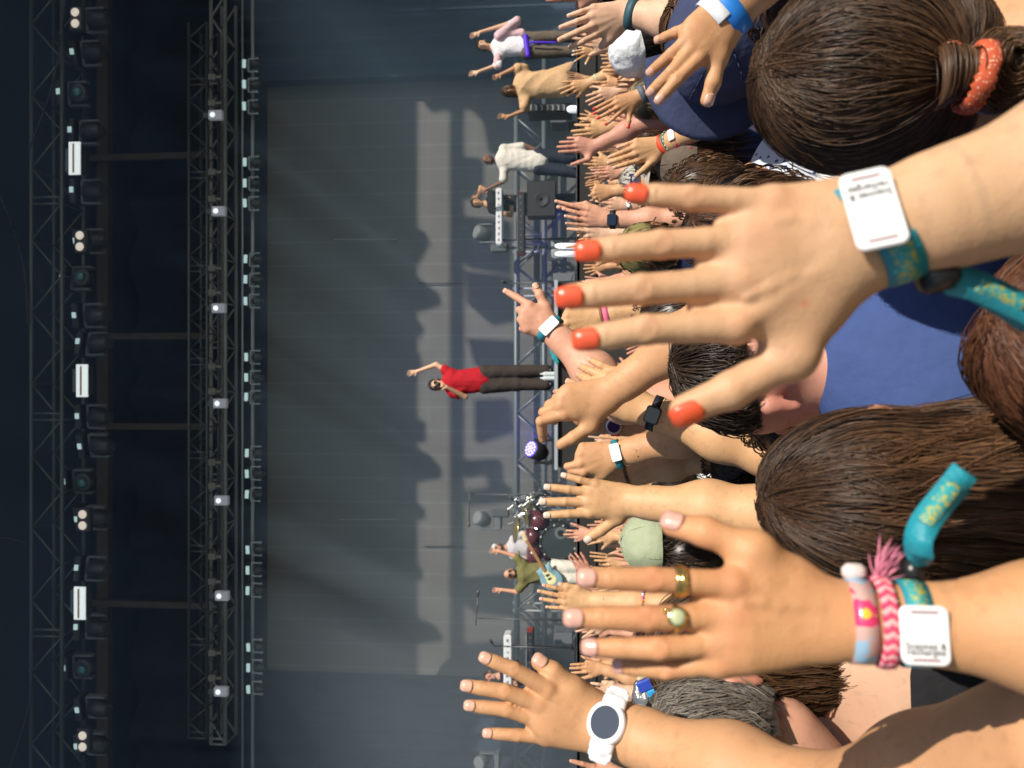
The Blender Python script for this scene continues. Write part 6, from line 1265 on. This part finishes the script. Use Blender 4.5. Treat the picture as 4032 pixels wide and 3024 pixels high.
r_, hd, AX, cen, BX = near_person('person in a white, teal and olive leaf print shirt at the top right corner', 'D', (1830, 15), 1.15, 'tan', shirtm=LEAF); scalp(hd, AX[0], AX[1], 1., 'brown', r_); cap_hair(hd, AX[0], AX[1], 1., 'brown', r_, 'short', n=500, seed=3)
MC['shirt_maroonflower'] = MAROON
for o in [o for o in bpy.data.objects if o.name.startswith('shirt') and o.data.materials and o.data.materials[0].name.startswith('shirt_maroonflower')]: o.data.materials[0] = MAROON
FLO = dots('floral_white', (.66, .70, .80), (.08, .12, .28), 55); MC['shirt_floral'] = FLO
for o in [o for o in bpy.data.objects if o.name.startswith('shirt') and o.data.materials and o.data.materials[0].name.startswith('shirt_floral')]: o.data.materials[0] = FLO
r_, hd, AX, cen, BX = near_person('person in a white tee with a small round emblem, beside the teal band', 'D', (1650, 485), 1.25, 'tan', 'white'); scalp(hd, AX[0], AX[1], 1., 'brown', r_); cap_hair(hd, AX[0], AX[1], 1., 'brown', r_, 'short', n=500, seed=4)
q = P('D', 1733, 343, 1.13); k = MB()
for i in range(20): a = i*math.pi/10; b_ = (i+1)*math.pi/10; k.tube(q+.010*arr(math.cos(a), 0, math.sin(a)), q+.010*arr(math.cos(b_), 0, math.sin(b_)), .0012, n=5)
k.lathe(q+arr(0, .002, 0), (0, -1, 0), [(0, .004), (.002, .003)], 10).tube(q+arr(-.014, 0, -.012), q+arr(.014, 0, -.012), .001).tube(q+arr(-.014, 0, .014), q+arr(.010, 0, .014), .001)
k = k.build('emblem', mat('emblem_green', (.04, .09, .08), rough=.7)); attach(k, r_)
# --- foil balloon and mirrored goggles
def foil():
    c = P('D', 1436, 1532, 2.0); rg = random.Random(3); pr = [ball(c, .085, .02, n=(0, 1, 0), f=.6)]
    for i in range(26): a = rg.uniform(0, 6.28); r = rg.uniform(.03, .085); q = c+arr(r*math.cos(a), -.03+rg.uniform(-.02, .01), r*math.sin(a)*1.0); pr.append(cone(q, q+arr(rg.uniform(-.04, .04), 0, rg.uniform(-.04, .04)), .020, .010, .012))
    v, f = surface(pr, .005); o = link_mesh('foil_balloon', v, f, mat('crumpled_foil', (.42, .41, .39), rough=.22, metal=.75, noise=.3, nscale=9, bump=1., bscale=35)); tag(o, 'crumpled silver foil balloon with blue print behind the greying head', 'balloon')
    for (x, y, w, h, col, nm) in ((1398, 1478, .030, .050, (.03, .07, .45), 'blue_print'), (1415, 1500, .035, .035, (.03, .32, .65), 'light_blue_print'), (1388, 1462, .012, .03, (.7, .6, .4), 'cream_print')):
        k = MB().box(P('D', x, y, 1.93), (w, .012, h), ax=(nrm((1, 0, .5)), (0, 1, 0), nrm((-.5, 0, 1))), bev=.004).build('printed_patch', mat(nm, col, rough=.35)); k.parent = o
foil()
t = empty('mirrored_sunglasses', P('D', 1500, 1468, 1.5)); tag(t, 'sporty mirrored sunglasses with a black strap behind the pinky nail', 'sunglasses')
c = P('D', 1505, 1466, 1.5); v, f = surface([cone(c-arr(.01, 0, .035), c+arr(.006, 0, .035), .026, .022, .01, n=(.5, -.7, 0), f=.3)], .004)
IR = mat('iridescent_lens', (.3, .5, .75), rough=.08, metal=.9); nt = IR.node_tree; lw = nt.nodes.new('ShaderNodeTexNoise'); lw.inputs['Scale'].default_value = 22; rp = nt.nodes.new('ShaderNodeValToRGB'); tc = nt.nodes.new('ShaderNodeTexCoord'); nt.links.new(tc.outputs['Object'], lw.inputs['Vector'])
for p_, c_ in ((.3, (.03, .03, .06, 1)), (.45, (.15, .45, .8, 1)), (.6, (.6, .75, .85, 1)), (.7, (.45, .2, .5, 1))):
    e_ = rp.color_ramp.elements.new(p_); e_.color = c_
nt.links.new(lw.outputs[0], rp.inputs[0]); nt.links.new(rp.outputs[0], nt.nodes['Principled BSDF'].inputs['Base Color'])
link_mesh('lens', v, f, IR, t); MB().box(P('D', 1455, 1480, 1.52), (.03, .02, .07), bev=.008).build('strap', BLACKP, t)
# ---------------------------------------------------------------- what the wrists and fingers wear
def at_px(F, v, x, y): a = nrm(F['E']-F['W']); return float((P(v, x, y, F['d'])-F['W'])@a)
TEAL = mat('teal_ribbon', (.015, .26, .33), rough=.45, bump=.2, bscale=400); TPRINT = mat('teal_ribbon_gold_print', (.02, .30, .36), rough=.45)
nt = TPRINT.node_tree; tc = nt.nodes.new('ShaderNodeTexCoord'); n_ = nt.nodes.new('ShaderNodeTexNoise'); n_.inputs['Scale'].default_value = 420; n_.inputs['Detail'].default_value = 2; nt.links.new(tc.outputs['Object'], n_.inputs['Vector'])
g_ = nt.nodes.new('ShaderNodeMapRange'); g_.inputs[1].default_value = .52; g_.inputs[2].default_value = .60; nt.links.new(n_.outputs[0], g_.inputs[0]); mx = nt.nodes.new('ShaderNodeMix'); mx.data_type = 'RGBA'; mx.inputs[6].default_value = (.03, .32, .34, 1); mx.inputs[7].default_value = (.48, .44, .06, 1)
nt.links.new(g_.outputs[0], mx.inputs[0]); nt.links.new(mx.outputs[2], nt.nodes['Principled BSDF'].inputs['Base Color'])
TAGW = mat('white_tag', (.86, .86, .86), rough=.3); INK = mat('grey_ink', (.10, .10, .11), rough=.6)
def text_mesh(s, size, c, ux, uy, uz, m, parent, name='lettering'):
    cu = bpy.data.curves.new('t', 'FONT'); cu.body = s; cu.size = size; cu.extrude = .00012; cu.align_x = 'CENTER'; cu.align_y = 'CENTER'; cu.resolution_u = 3; cu.offset = size*.012
    o = bpy.data.objects.new('t', cu); COL.objects.link(o); dg = bpy.context.evaluated_depsgraph_get(); me = bpy.data.meshes.new_from_object(o.evaluated_get(dg))
    co = np.zeros(len(me.vertices)*3); me.vertices.foreach_get('co', co); co = co.reshape(-1, 3); w = c+co[:, :1]*ux+co[:, 1:2]*uy+co[:, 2:3]*uz
    me.vertices.foreach_set('co', w.ravel()); me.update(); bpy.data.objects.remove(o); me.name = name; me.materials.clear(); me.materials.append(m); k = bpy.data.objects.new(name, me); COL.objects.link(k); attach(k, parent); return k
def plate(c, ux, uy, uz, w, h, th, rad, m, name, parent, N=6):
    pts = []
    for cx, cy, a0 in ((w/2-rad, h/2-rad, 0), (-w/2+rad, h/2-rad, 90), (-w/2+rad, -h/2+rad, 180), (w/2-rad, -h/2+rad, 270)):
        for i in range(N+1): a = R(a0+90*i/N); pts.append((cx+rad*math.cos(a), cy+rad*math.sin(a)))
    n = len(pts); e = min(th*.35, rad*.3); V_ = [c+ux*x+uy*y for x, y in pts]+[c+ux*x+uy*y+uz*(th-e) for x, y in pts]+[c+ux*x*(1-2*e/w)+uy*y*(1-2*e/h)+uz*th for x, y in pts]
    F_ = [tuple(range(n))[::-1], tuple(range(2*n, 3*n))]+[(k*n+i, k*n+(i+1) % n, (k+1)*n+(i+1) % n, (k+1)*n+i) for k in (0, 1) for i in range(n)]
    return link_mesh(name, V_, F_, m, parent, False)
def festival_tag(F, at, ang, w, h, flip, lines=True, rot=0.):
    """white plastic tag: w along the arm, h across it"""
    c, a, out, ar = on_arm(F, at, ang, .0042); b = np.cross(out, a)          # b: across the arm
    ca, sa = math.cos(rot), math.sin(rot); ux = a*ca+b*sa; uy = b*ca-a*sa
    o = plate(c-out*.001, ux, uy, out, w, h, .0022, w*.18, TAGW, 'wristband_tag', F['root'])
    s = 1 if not flip else -1
    sl = MB()
    for k in (-1, 1): sl.box(c+uy*k*h*.40+out*.0013, (w*.55, .0012, .0004), ax=(ux, uy, out))
    k = sl.build('slot', mat('slot_shadow', (.25, .10, .14), rough=.7), None); k.parent = o
    if lines:
        for i, tx in enumerate(('Scannez &', 'rechargez')):
            off = (h*.5-h*.20-h*.095*i)
            p = c+(-uy if False else uy)*(-s)*(-1)*(h*0)+out*.0014
            yy = -.17-.10*i
            k = text_mesh(tx, w*.20, p+uy*s*h*yy, ux*s, uy*s, out, INK, F['root']); k.parent = o; k.matrix_parent_inverse = Matrix.Translation((0, 0, 0)); k.location = (0, 0, 0)
    return o
for F_ in PEOPLE: F_['wr'] = 1.0
H2['wr'] = .72; H1['wr'] = .93
# orange nailed hand: teal ribbon, white tag, knot and tail
at = at_px(H1, 'D', 1868, 500)+.002
band(H1, at, .019, TEAL, 'wristband', parent=H1['root'], tiltx=.34, arc=(R(82), R(200)), lift=.0025)
band(H1, at+.001, .021, TEAL, 'wristband_end', parent=H1['root'], tiltx=.34, arc=(R(-60), R(82)), lift=.0025); band(H1, at+.001, .012, TPRINT, 'gold_print', parent=H1['root'], tiltx=.34, arc=(R(-20), R(72)), lift=.0030)
festival_tag(H1, at-.004, R(112), .026, .043, True, rot=-.10)
q0 = on_arm(H1, at+.020, R(2), .006)[0]; k = MB().lathe(q0-nrm(H1['E']-H1['W'])*.002, nrm(H1['E']-H1['W']), [(0, .006), (.004, .009), (.016, .009), (.020, .006)], 14).build('clasp_bead', mat('black_bead', (.012, .012, .014), rough=.3), None, True); attach(k, H1['root'])
def ribbon(pts, w, nrmv, m, name, parent):
    P_ = [np.asarray(p) for p in pts]; Q = [P_[0]*2-P_[1]]+P_+[P_[-1]*2-P_[-2]]; out = []; nv = nrmv if isinstance(nrmv, list) else [nrmv]*len(P_); no = []
    for i in range(1, len(Q)-2):
        for k in range(6):
            t = k/6; a, b, c_, d_ = Q[i-1], Q[i], Q[i+1], Q[i+2]; out.append(.5*(2*b+(c_-a)*t+(2*a-5*b+4*c_-d_)*t*t+(3*b-a-3*c_+d_)*t**3)); no.append(nrm(np.array(nv[i-1])*(1-t)+np.array(nv[i])*t))
    pts = out+[P_[-1]]; nrmv = no+[nv[-1]]; V_ = []; F_ = []; n = len(pts); w0 = w
    for i, p in enumerate(pts):
        t = nrm(pts[min(n-1, i+1)]-pts[max(0, i-1)]); sd = nrm(np.cross(t, nrmv[i] if isinstance(nrmv, list) else nrmv)); up = np.cross(sd, t)
        w = w0*(min(1, .45+.9*i/8) if 'tail' in name else 1)
        for q, h in ((-1, 0), (1, 0), (1, .0006), (-1, .0006)): V_.append(p+sd*q*w/2+up*h)
    for i in range(n-1):
        for k in range(4): F_.append((i*4+k, (i+1)*4+k, (i+1)*4+(k+1) % 4, i*4+(k+1) % 4))
    F_ += [(0, 1, 2, 3), (4*n-1, 4*n-2, 4*n-3, 4*n-4)]
    o = link_mesh(name, V_, F_, m, None); attach(o, parent); return o
tail = [P('D', x, y, .415+dz) for x, y, dz in ((2020, 600, 0), (2060, 606, .002), (2110, 618, .004), (2160, 640, .006), (2215, 668, .008), (2270, 700, .01))]
ribbon(tail, .017, [nrm(CAM-tail[0]+arr(.3*i/5, 0, 0)) for i in range(6)], TEAL, 'ribbon_tail', H1['root']); ribbon([p+nrm(CAM-p)*.0012 for p in tail[2:5]], .010, nrm(CAM-tail[2]), TPRINT, 'gold_print', H1['root'])
ribbon([p+arr(.0, .003, .002)*(.3+.5*i) for i, p in enumerate(tail)], .013, [nrm(CAM-tail[0]+arr(0, 0, .35)) for i in range(6)], TEAL, 'ribbon_tail', H1['root'])
# ringed hand
def ring(F, f, t, wid, th, m, name='ring', seg=0, lift=1.02):
    A_, B_ = F['J'][f][seg], F['J'][f][seg+1]; c = A_+(B_-A_)*t; a = nrm(B_-A_); nn = nrm(F['n']-(F['n']@a)*a); u = np.cross(a, nn); r = (FR[f] if f in FR else .0108)*F['s']*F['fat']*lift; V_ = []; F_l = []
    N = 36
    for i in range(N):
        an = 2*math.pi*i/N; q = math.cos(an)*u+math.sin(an)*nn
        for dz, dr in ((-wid/2, 0), (-wid/2*.7, th), (wid/2*.7, th), (wid/2, 0)): V_.append(c+a*dz+q*(r+dr))
    for i in range(N):
        j = (i+1) % N
        for k in range(4): F_l.append((i*4+k, j*4+k, j*4+(k+1) % 4, i*4+(k+1) % 4))
    o = link_mesh(name, V_, F_l, m, F['root']); return o, c, a, nn, u, r
GOLD = mat('gold', (.80, .56, .20), rough=.14, metal=1.)
ring(H2, 'index', .62, .0030, .0012, GOLD); ring(H2, 'index', .72, .0030, .0016, GOLD); 
o, c, a, nn, u, r = ring(H2, 'index', .67, .0032, .0020, GOLD)
o, c, a, nn, u, r = ring(H2, 'middle', .70, .0022, .0010, GOLD)
k = MB().lathe(c+nn*r, nn, [(0, .0058), (.0014, .0062), (.0024, .0056)], 24); k.build('bezel', GOLD, None, True).parent = o
k = MB().lathe(c+nn*(r+.002), nn, [(0, .0048), (.0012, .0044), (.0019, .0025), (.0021, .0006)], 20).build('stone', mat('pale_green_stone', (.50, .55, .33), rough=.12, coat=.5), None, True); k.parent = o
k = MB().box(c+nn*(r+.002)+a*.0065+u*.0035, (.004, .004, .003), bev=.001).build('gold_bead', GOLD, None, True); k.parent = o
at = at_px(H2, 'D', 1853, 1345)
PB = mat('pink_plastic_band', (.62, .45, .42), rough=.22); nt = PB.node_tree; tc = nt.nodes.new('ShaderNodeTexCoord'); n_ = nt.nodes.new('ShaderNodeTexNoise'); n_.inputs['Scale'].default_value = 38; nt.links.new(tc.outputs['Object'], n_.inputs['Vector']); rp = nt.nodes.new('ShaderNodeValToRGB'); rp.color_ramp.interpolation = 'CONSTANT'
for p_, c_ in ((0, (.30, .45, .60, 1)), (.40, (.55, .36, .32, 1)), (.53, (.72, .05, .16, 1)), (.64, (.75, .50, .05, 1))):
    e_ = rp.color_ramp.elements[0] if p_ == 0 else rp.color_ramp.elements.new(p_); e_.position = p_; e_.color = c_
nt.links.new(n_.outputs[0], rp.inputs[0]); nt.links.new(rp.outputs[0], nt.nodes['Principled BSDF'].inputs['Base Color'])
band(H2, at, .0125, PB, 'plastic_wristband', parent=H2['root'], lift=.0016)
q, a, out, ar = on_arm(H2, at-.001, R(172), .004); MB().box(q+out*.003, (.014, .010, .008), ax=(a, out, np.cross(a, out)), bev=.003).build('clear_clasp', mat('clear_clasp', (.7, .6, .58), rough=.1, coat=.6), None, True); attach(bpy.data.objects['clear_clasp'], H2['root'])
at2 = at_px(H2, 'D', 1902, 1350); b1 = MB(); b2 = MB(); rr0 = (.0285)*H2['s']*.86
for i in range(44):
    an = 2*math.pi*i/44; c, a, out, ar = on_arm(H2, at2, an, .0028); d_ = ar
    for sg, bb in ((1, b1), (-1, b2)): (b1 if (i % 2) else b2).tube(c+a*sg*.0042, c-a*sg*.001+d_*.0035, .0021, .0024, n=6)
o = b1.build('braided_bracelet', mat('braid_pink', (.70, .05, .13), rough=.8), None, True); attach(o, H2['root']); o2 = b2.build('braid_strands', mat('braid_light', (.75, .38, .38), rough=.8), None, True); attach(o2, H2['root'])
c, a, out, ar = on_arm(H2, at2, R(178), .003); rg = np.random.default_rng(2); n = 90; q = np.linspace(0, 1, 8)
dirs = nrm(out+.3*a)[None]+rg.normal(size=(n, 3))*.28; pts = c+(dirs[:, None]*(q[None, :, None]*.015))+rg.normal(size=(n, 1, 3))*.0015+a*.004*(q**2)[None, :, None]
strands(pts, .0007, mat('tassel_thread', (.68, .22, .32), rough=.8), 'tassel', H2['root'], seed=4)
at3 = at_px(H2, 'D', 1962, 1350)
band(H2, at3, .0150, TEAL, 'wristband', parent=H2['root'], arc=(R(90), R(185)), lift=.0018); band(H2, at3, .010, TPRINT, 'gold_print', parent=H2['root'], arc=(R(95), R(165)), lift=.0023); band(H2, at3, .0150, TEAL, 'wristband_under', parent=H2['root'], arc=(R(-150), R(90)), lift=.0018)
festival_tag(H2, at3, R(73), .0260, .0330, False, rot=.02)
c, a, out, ar = on_arm(H2, at3+.004, R(180), .006); k = MB().lathe(c-out*.003, out, [(0, .005), (.002, .0075), (.010, .0075), (.012, .005)], 14).build('clasp_bead', MC['black_bead'], None, True); attach(k, H2['root'])
tail = [P('D', x, y, .44+dz) for x, y, dz in ((1990, 1222, 0), (1985, 1195, -.004), (1984, 1165, -.006), (1998, 1130, -.004), (2030, 1085, 0), (2062, 1045, .004), (2085, 1018, .006))]
ribbon(tail, .0155, [nrm(CAM-tail[0]+arr(0, 0, .25*math.sin(i))) for i in range(7)], TEAL, 'ribbon_tail', H2['root']); ribbon([p+nrm(CAM-p)*.0016 for p in tail[3:6]], .009, nrm(CAM-tail[3]), TPRINT, 'gold_print', H2['root']); ribbon([p+arr(-.0022, .002, -.0006)*i for i, p in enumerate(tail)], .012, [nrm(CAM-tail[0]+arr(.12*i, 0, .1*i)) for i in range(7)], TEAL, 'ribbon_tail', H2['root'])
# sports watch
def watch(F, v, x, y, r, casem, dialm, strapm, sw=.020, ang=90, th=.010, rings=True, square=False, name='wristwatch', dialr=.72):
    at = at_px(F, v, x, y); band(F, at, sw, strapm, 'watch_strap', parent=F['root'], lift=.001, th=.0025)
    c, a, out, ar = on_arm(F, at, R(ang), .0015)
    if square: o = plate(c, a, ar, out, r*2*.85, r*2, th, r*.35, casem, name, F['root']); k = plate(c+out*th, a, ar, out, r*2*.72, r*1.72, .0006, r*.28, dialm, 'watch_face', F['root'])
    else:
        o = MB().lathe(c, out, [(0, r*.95), (th*.5, r), (th*.9, r*.97), (th, r*.88), (th*.93, r*dialr)], 36).build(name, casem, None, True); attach(o, F['root'])
        k = MB().lathe(c+out*th*.935, out, [(0, r*dialr*1.01), (.0012, r*dialr)], 36).build('watch_face', dialm, None, False); attach(k, F['root'])
    return o, c, a, out, ar, th
WW = mat('white_resin', (.80, .79, .80), rough=.3); DG = mat('dark_glass', (.05, .065, .09), rough=.12, coat=.4)
o, c, a, out, ar, th = watch(H3, 'D', 1350, 1588, .0240, WW, DG, WW, sw=.024, ang=92, th=.012, dialr=.74)
m = MB()
for sg in (-1, 1):
    m.box(c+ar*sg*.024+out*.004, (.030, .016, .009), ax=(a, ar, out), bev=.004)
    m.box(c+ar*sg*.035+out*.001, (.025, .014, .006), ax=(a, ar, out), bev=.003)
m.box(c+out*.002, (.030, .075, .004), ax=(a, ar, out), bev=.002); k = m.build('watch_lugs', WW, None, True); attach(k, H3['root'])
m = MB()
for an in (40, 140, 220, 320): m.lathe(c+out*th*.96+.0205*(math.cos(R(an))*a+math.sin(R(an))*ar), out, [(0, .0011), (.0004, .001)], 10)
k = m.build('bezel_screws', mat('grey_screw', (.4, .4, .42), rough=.4)); attach(k, H3['root'])
k = MB().box(c+out*th*.93-ar*.012+a*-.004, (.006, .0035, .0004), ax=(a, ar, out)).build('display_digits', mat('green_digits', (.18, .28, .18), rough=.4)); attach(k, H3['root'])
# bare wrist hair on the sports watch arm
rg = np.random.default_rng(12); P_ = []
for i in range(1500):
    at = rg.uniform(.055, .24); c, a, out, ar = on_arm(H3, at, rg.uniform(R(15), R(165)), -.0008); d_ = nrm(-a*-.8+ar*rg.uniform(.2, .9)+out*.22+rg.normal(size=3)*.15); L = rg.uniform(.006, .013); P_.append([c+d_*L*q+ -out*L*.25*q*q for q in np.linspace(0, 1, 5)])
strands(P_, .0002, mat('arm_hair', (.28, .15, .06), rough=.5), 'arm_hair', H3['root'], seed=2)
# the rest of the wrists
def sb(F, v, x, y, w, col, nm, **kw): return band(F, at_px(F, v, x, y), w, mat(nm, col, rough=.6), 'wristband', parent=F['root'], **kw)
c4 = at_px(H4, 'D', 1568, 20); band(H4, c4, .026, mat('blue_paper_band', (.02, .22, .72), rough=.5), 'paper_wristband', lift=.002); band(H4, c4-.016, .020, mat('white_paper_band', (.78, .8, .84), rough=.6, noise=.2, nscale=900), 'paper_tag', arc=(R(85), R(190)), lift=.0035)
sb(A['pale'], 'c1', 1470, 190, .022, (.02, .07, .09), 'dark_teal_band', lift=.003); watch(A['whitenails'], 'c1', 935, 720, .016, WW, TAGW, WW); sb(A['whitenails'], 'c1', 1010, 715, .012, (.8, .8, .78), 'white_beads')
sb(A['rednails'], 'c2', 1565, -150, .026, (.10, .12, .16), 'grey_fabric_band', lift=.003); sb(A['dresshem'], 'c1', 915, 1160, .008, (.35, .6, .45), 'mint_bracelet')
B_ = A['bracelets']; sb(B_, 'c2', 1900, 600, .016, (.75, .08, .03), 'red_paper_band', lift=.002, tiltx=.2); sb(B_, 'c2', 2000, 520, .012, (.10, .16, .11), 'green_dotted_band', lift=.002, tiltx=.2)
B_at = at_px(B_, 'a', 1215, 1020); band(B_, B_at, .014, mat('hot_pink_band', (.72, .02, .18), rough=.5), 'pink_wristband', lift=.002); c, a, out, ar = on_arm(B_, B_at, R(125), .004); plate(c, a, ar, out, .022, .034, .002, .004, TAGW, 'wristband_tag', B_['root'])
c, a, out, ar = on_arm(B_, B_at+.02, R(20), .01); plate(c, a, ar, out, .045, .022, .002, .004, mat('pink_tag', (.78, .08, .20), rough=.4), 'loose_pink_tag', B_['root'])
dm = MB()
for i in range(16): c, a, out, ar = on_arm(B_, at_px(B_, 'c2', 2000, 520), 2*math.pi*i/16, .0045); dm.lathe(c, out, [(0, .0022), (.0008, .0018)], 8)
k = dm.build('white_studs', TAGW); attach(k, B_['root'])
watch(A['greywatch'], 'c2', 1060, 1185, .019, mat('grey_case_watch', (.12, .14, .17), rough=.3), DG, mat('grey_strap', (.10, .12, .15), rough=.6), square=True)
watch(A['whitewatch'], 'c3', 1385, 210, .016, CHROME, TAGW, mat('dark_strap', (.05, .04, .05), rough=.6), sw=.010)
watch(A['smartwatch'], 'c3', 1158, 440, .022, mat('black_watch_case', (.012, .014, .022), rough=.2), mat('black_glass', (.012, .018, .04), rough=.08, coat=.5), mat('black_strap', (.012, .012, .02), rough=.5), sw=.022, square=True)
sb(A['rings'], 'c4', 1070, 345, .014, (.80, .15, .28), 'pink_strap', lift=.002); sb(A['rings'], 'c4', 1010, 380, .008, (.22, .10, .03), 'brown_beads')
ring(A['rings'], 'middle', .5, .003, .001, GOLD)
watch(A['casio'], 'c5', 1780, 265, .018, mat('black_resin', (.02, .022, .026), rough=.3), mat('grey_lcd', (.16, .18, .16), rough=.2), MC['black_strap'], sw=.018, square=True, ang=85); sb(A['casio'], 'c5', 1850, 290, .003, (.7, .5, .2), 'gold_chain')
watch(A['redwatch'], 'c5', 1205, 430, .024, CHROME, mat('navy_dial', (.015, .02, .10), rough=.15, coat=.5), mat('red_strap', (.80, .02, .02), rough=.5), sw=.024, ang=80)
for F_, v_, x_, y_ in ((A['fist'], 'c5', 1235, 890), (H5, 's2', 1362, 1050)):
    t_ = at_px(F_, v_, x_, y_); band(F_, t_, .018, mat('deep_teal_band', (.02, .20, .26), rough=.5), 'wristband', lift=.002); c, a, out, ar = on_arm(F_, t_, R(95 if F_ is H5 else 100), .0035); o = plate(c, a, ar, out, .026, .046, .002, .004, TAGW, 'wristband_tag', F_['root'])
    k = MB()
    for i in range(2): k.box(c+out*.0022+ar*(-.011-.005*i), (.014, .0012, .0004), ax=(a, ar, out))
    k = k.build('printed_lines', INK); k.parent = o
bm = [mat('bead_'+str(i), c_, rough=.35) for i, c_ in enumerate(((.16, .07, .03), (.10, .04, .02), (.62, .10, .28), (.7, .65, .6), (.14, .12, .45), (.05, .05, .06), (.8, .2, .03), (.7, .03, .04)))]
def beads(F, v, x, y, r, pal, name='bead_bracelet', n=26):
    t_ = at_px(F, v, x, y); ms = {}
    for i in range(n):
        c, a, out, ar = on_arm(F, t_, 2*math.pi*i/n, r*.8); ms.setdefault(pal[i % len(pal)], MB()).lathe(c-ar*r, ar, [(0, r*.4), (r*.5, r*.9), (r, r), (r*1.5, r*.9), (r*2, r*.4)], 8)
    o = None
    for i_, m_ in ms.items():
        k = m_.build(name if o is None else 'coloured_beads', bm[i_], None, True)
        if o is None: attach(k, F['root']); o = k
        else: k.parent = o
beads(A['beads'], 'c5', 1375, 1230, .0045, [0, 1, 0]); beads(A['bigspread'], 'c6', 1640, 1480, .0055, [4, 5, 6, 2, 3]); beads(A['redbeads'], 'c7', 1420, 1350, .005, [7, 2, 7, 3])
sb(A['whiteband'], 'c8', 1238, 745, .020, (.8, .8, .8), 'white_band'); ring(A['whiteband'], 'index', .3, .008, .003, mat('turquoise', (.05, .45, .45), rough=.4))
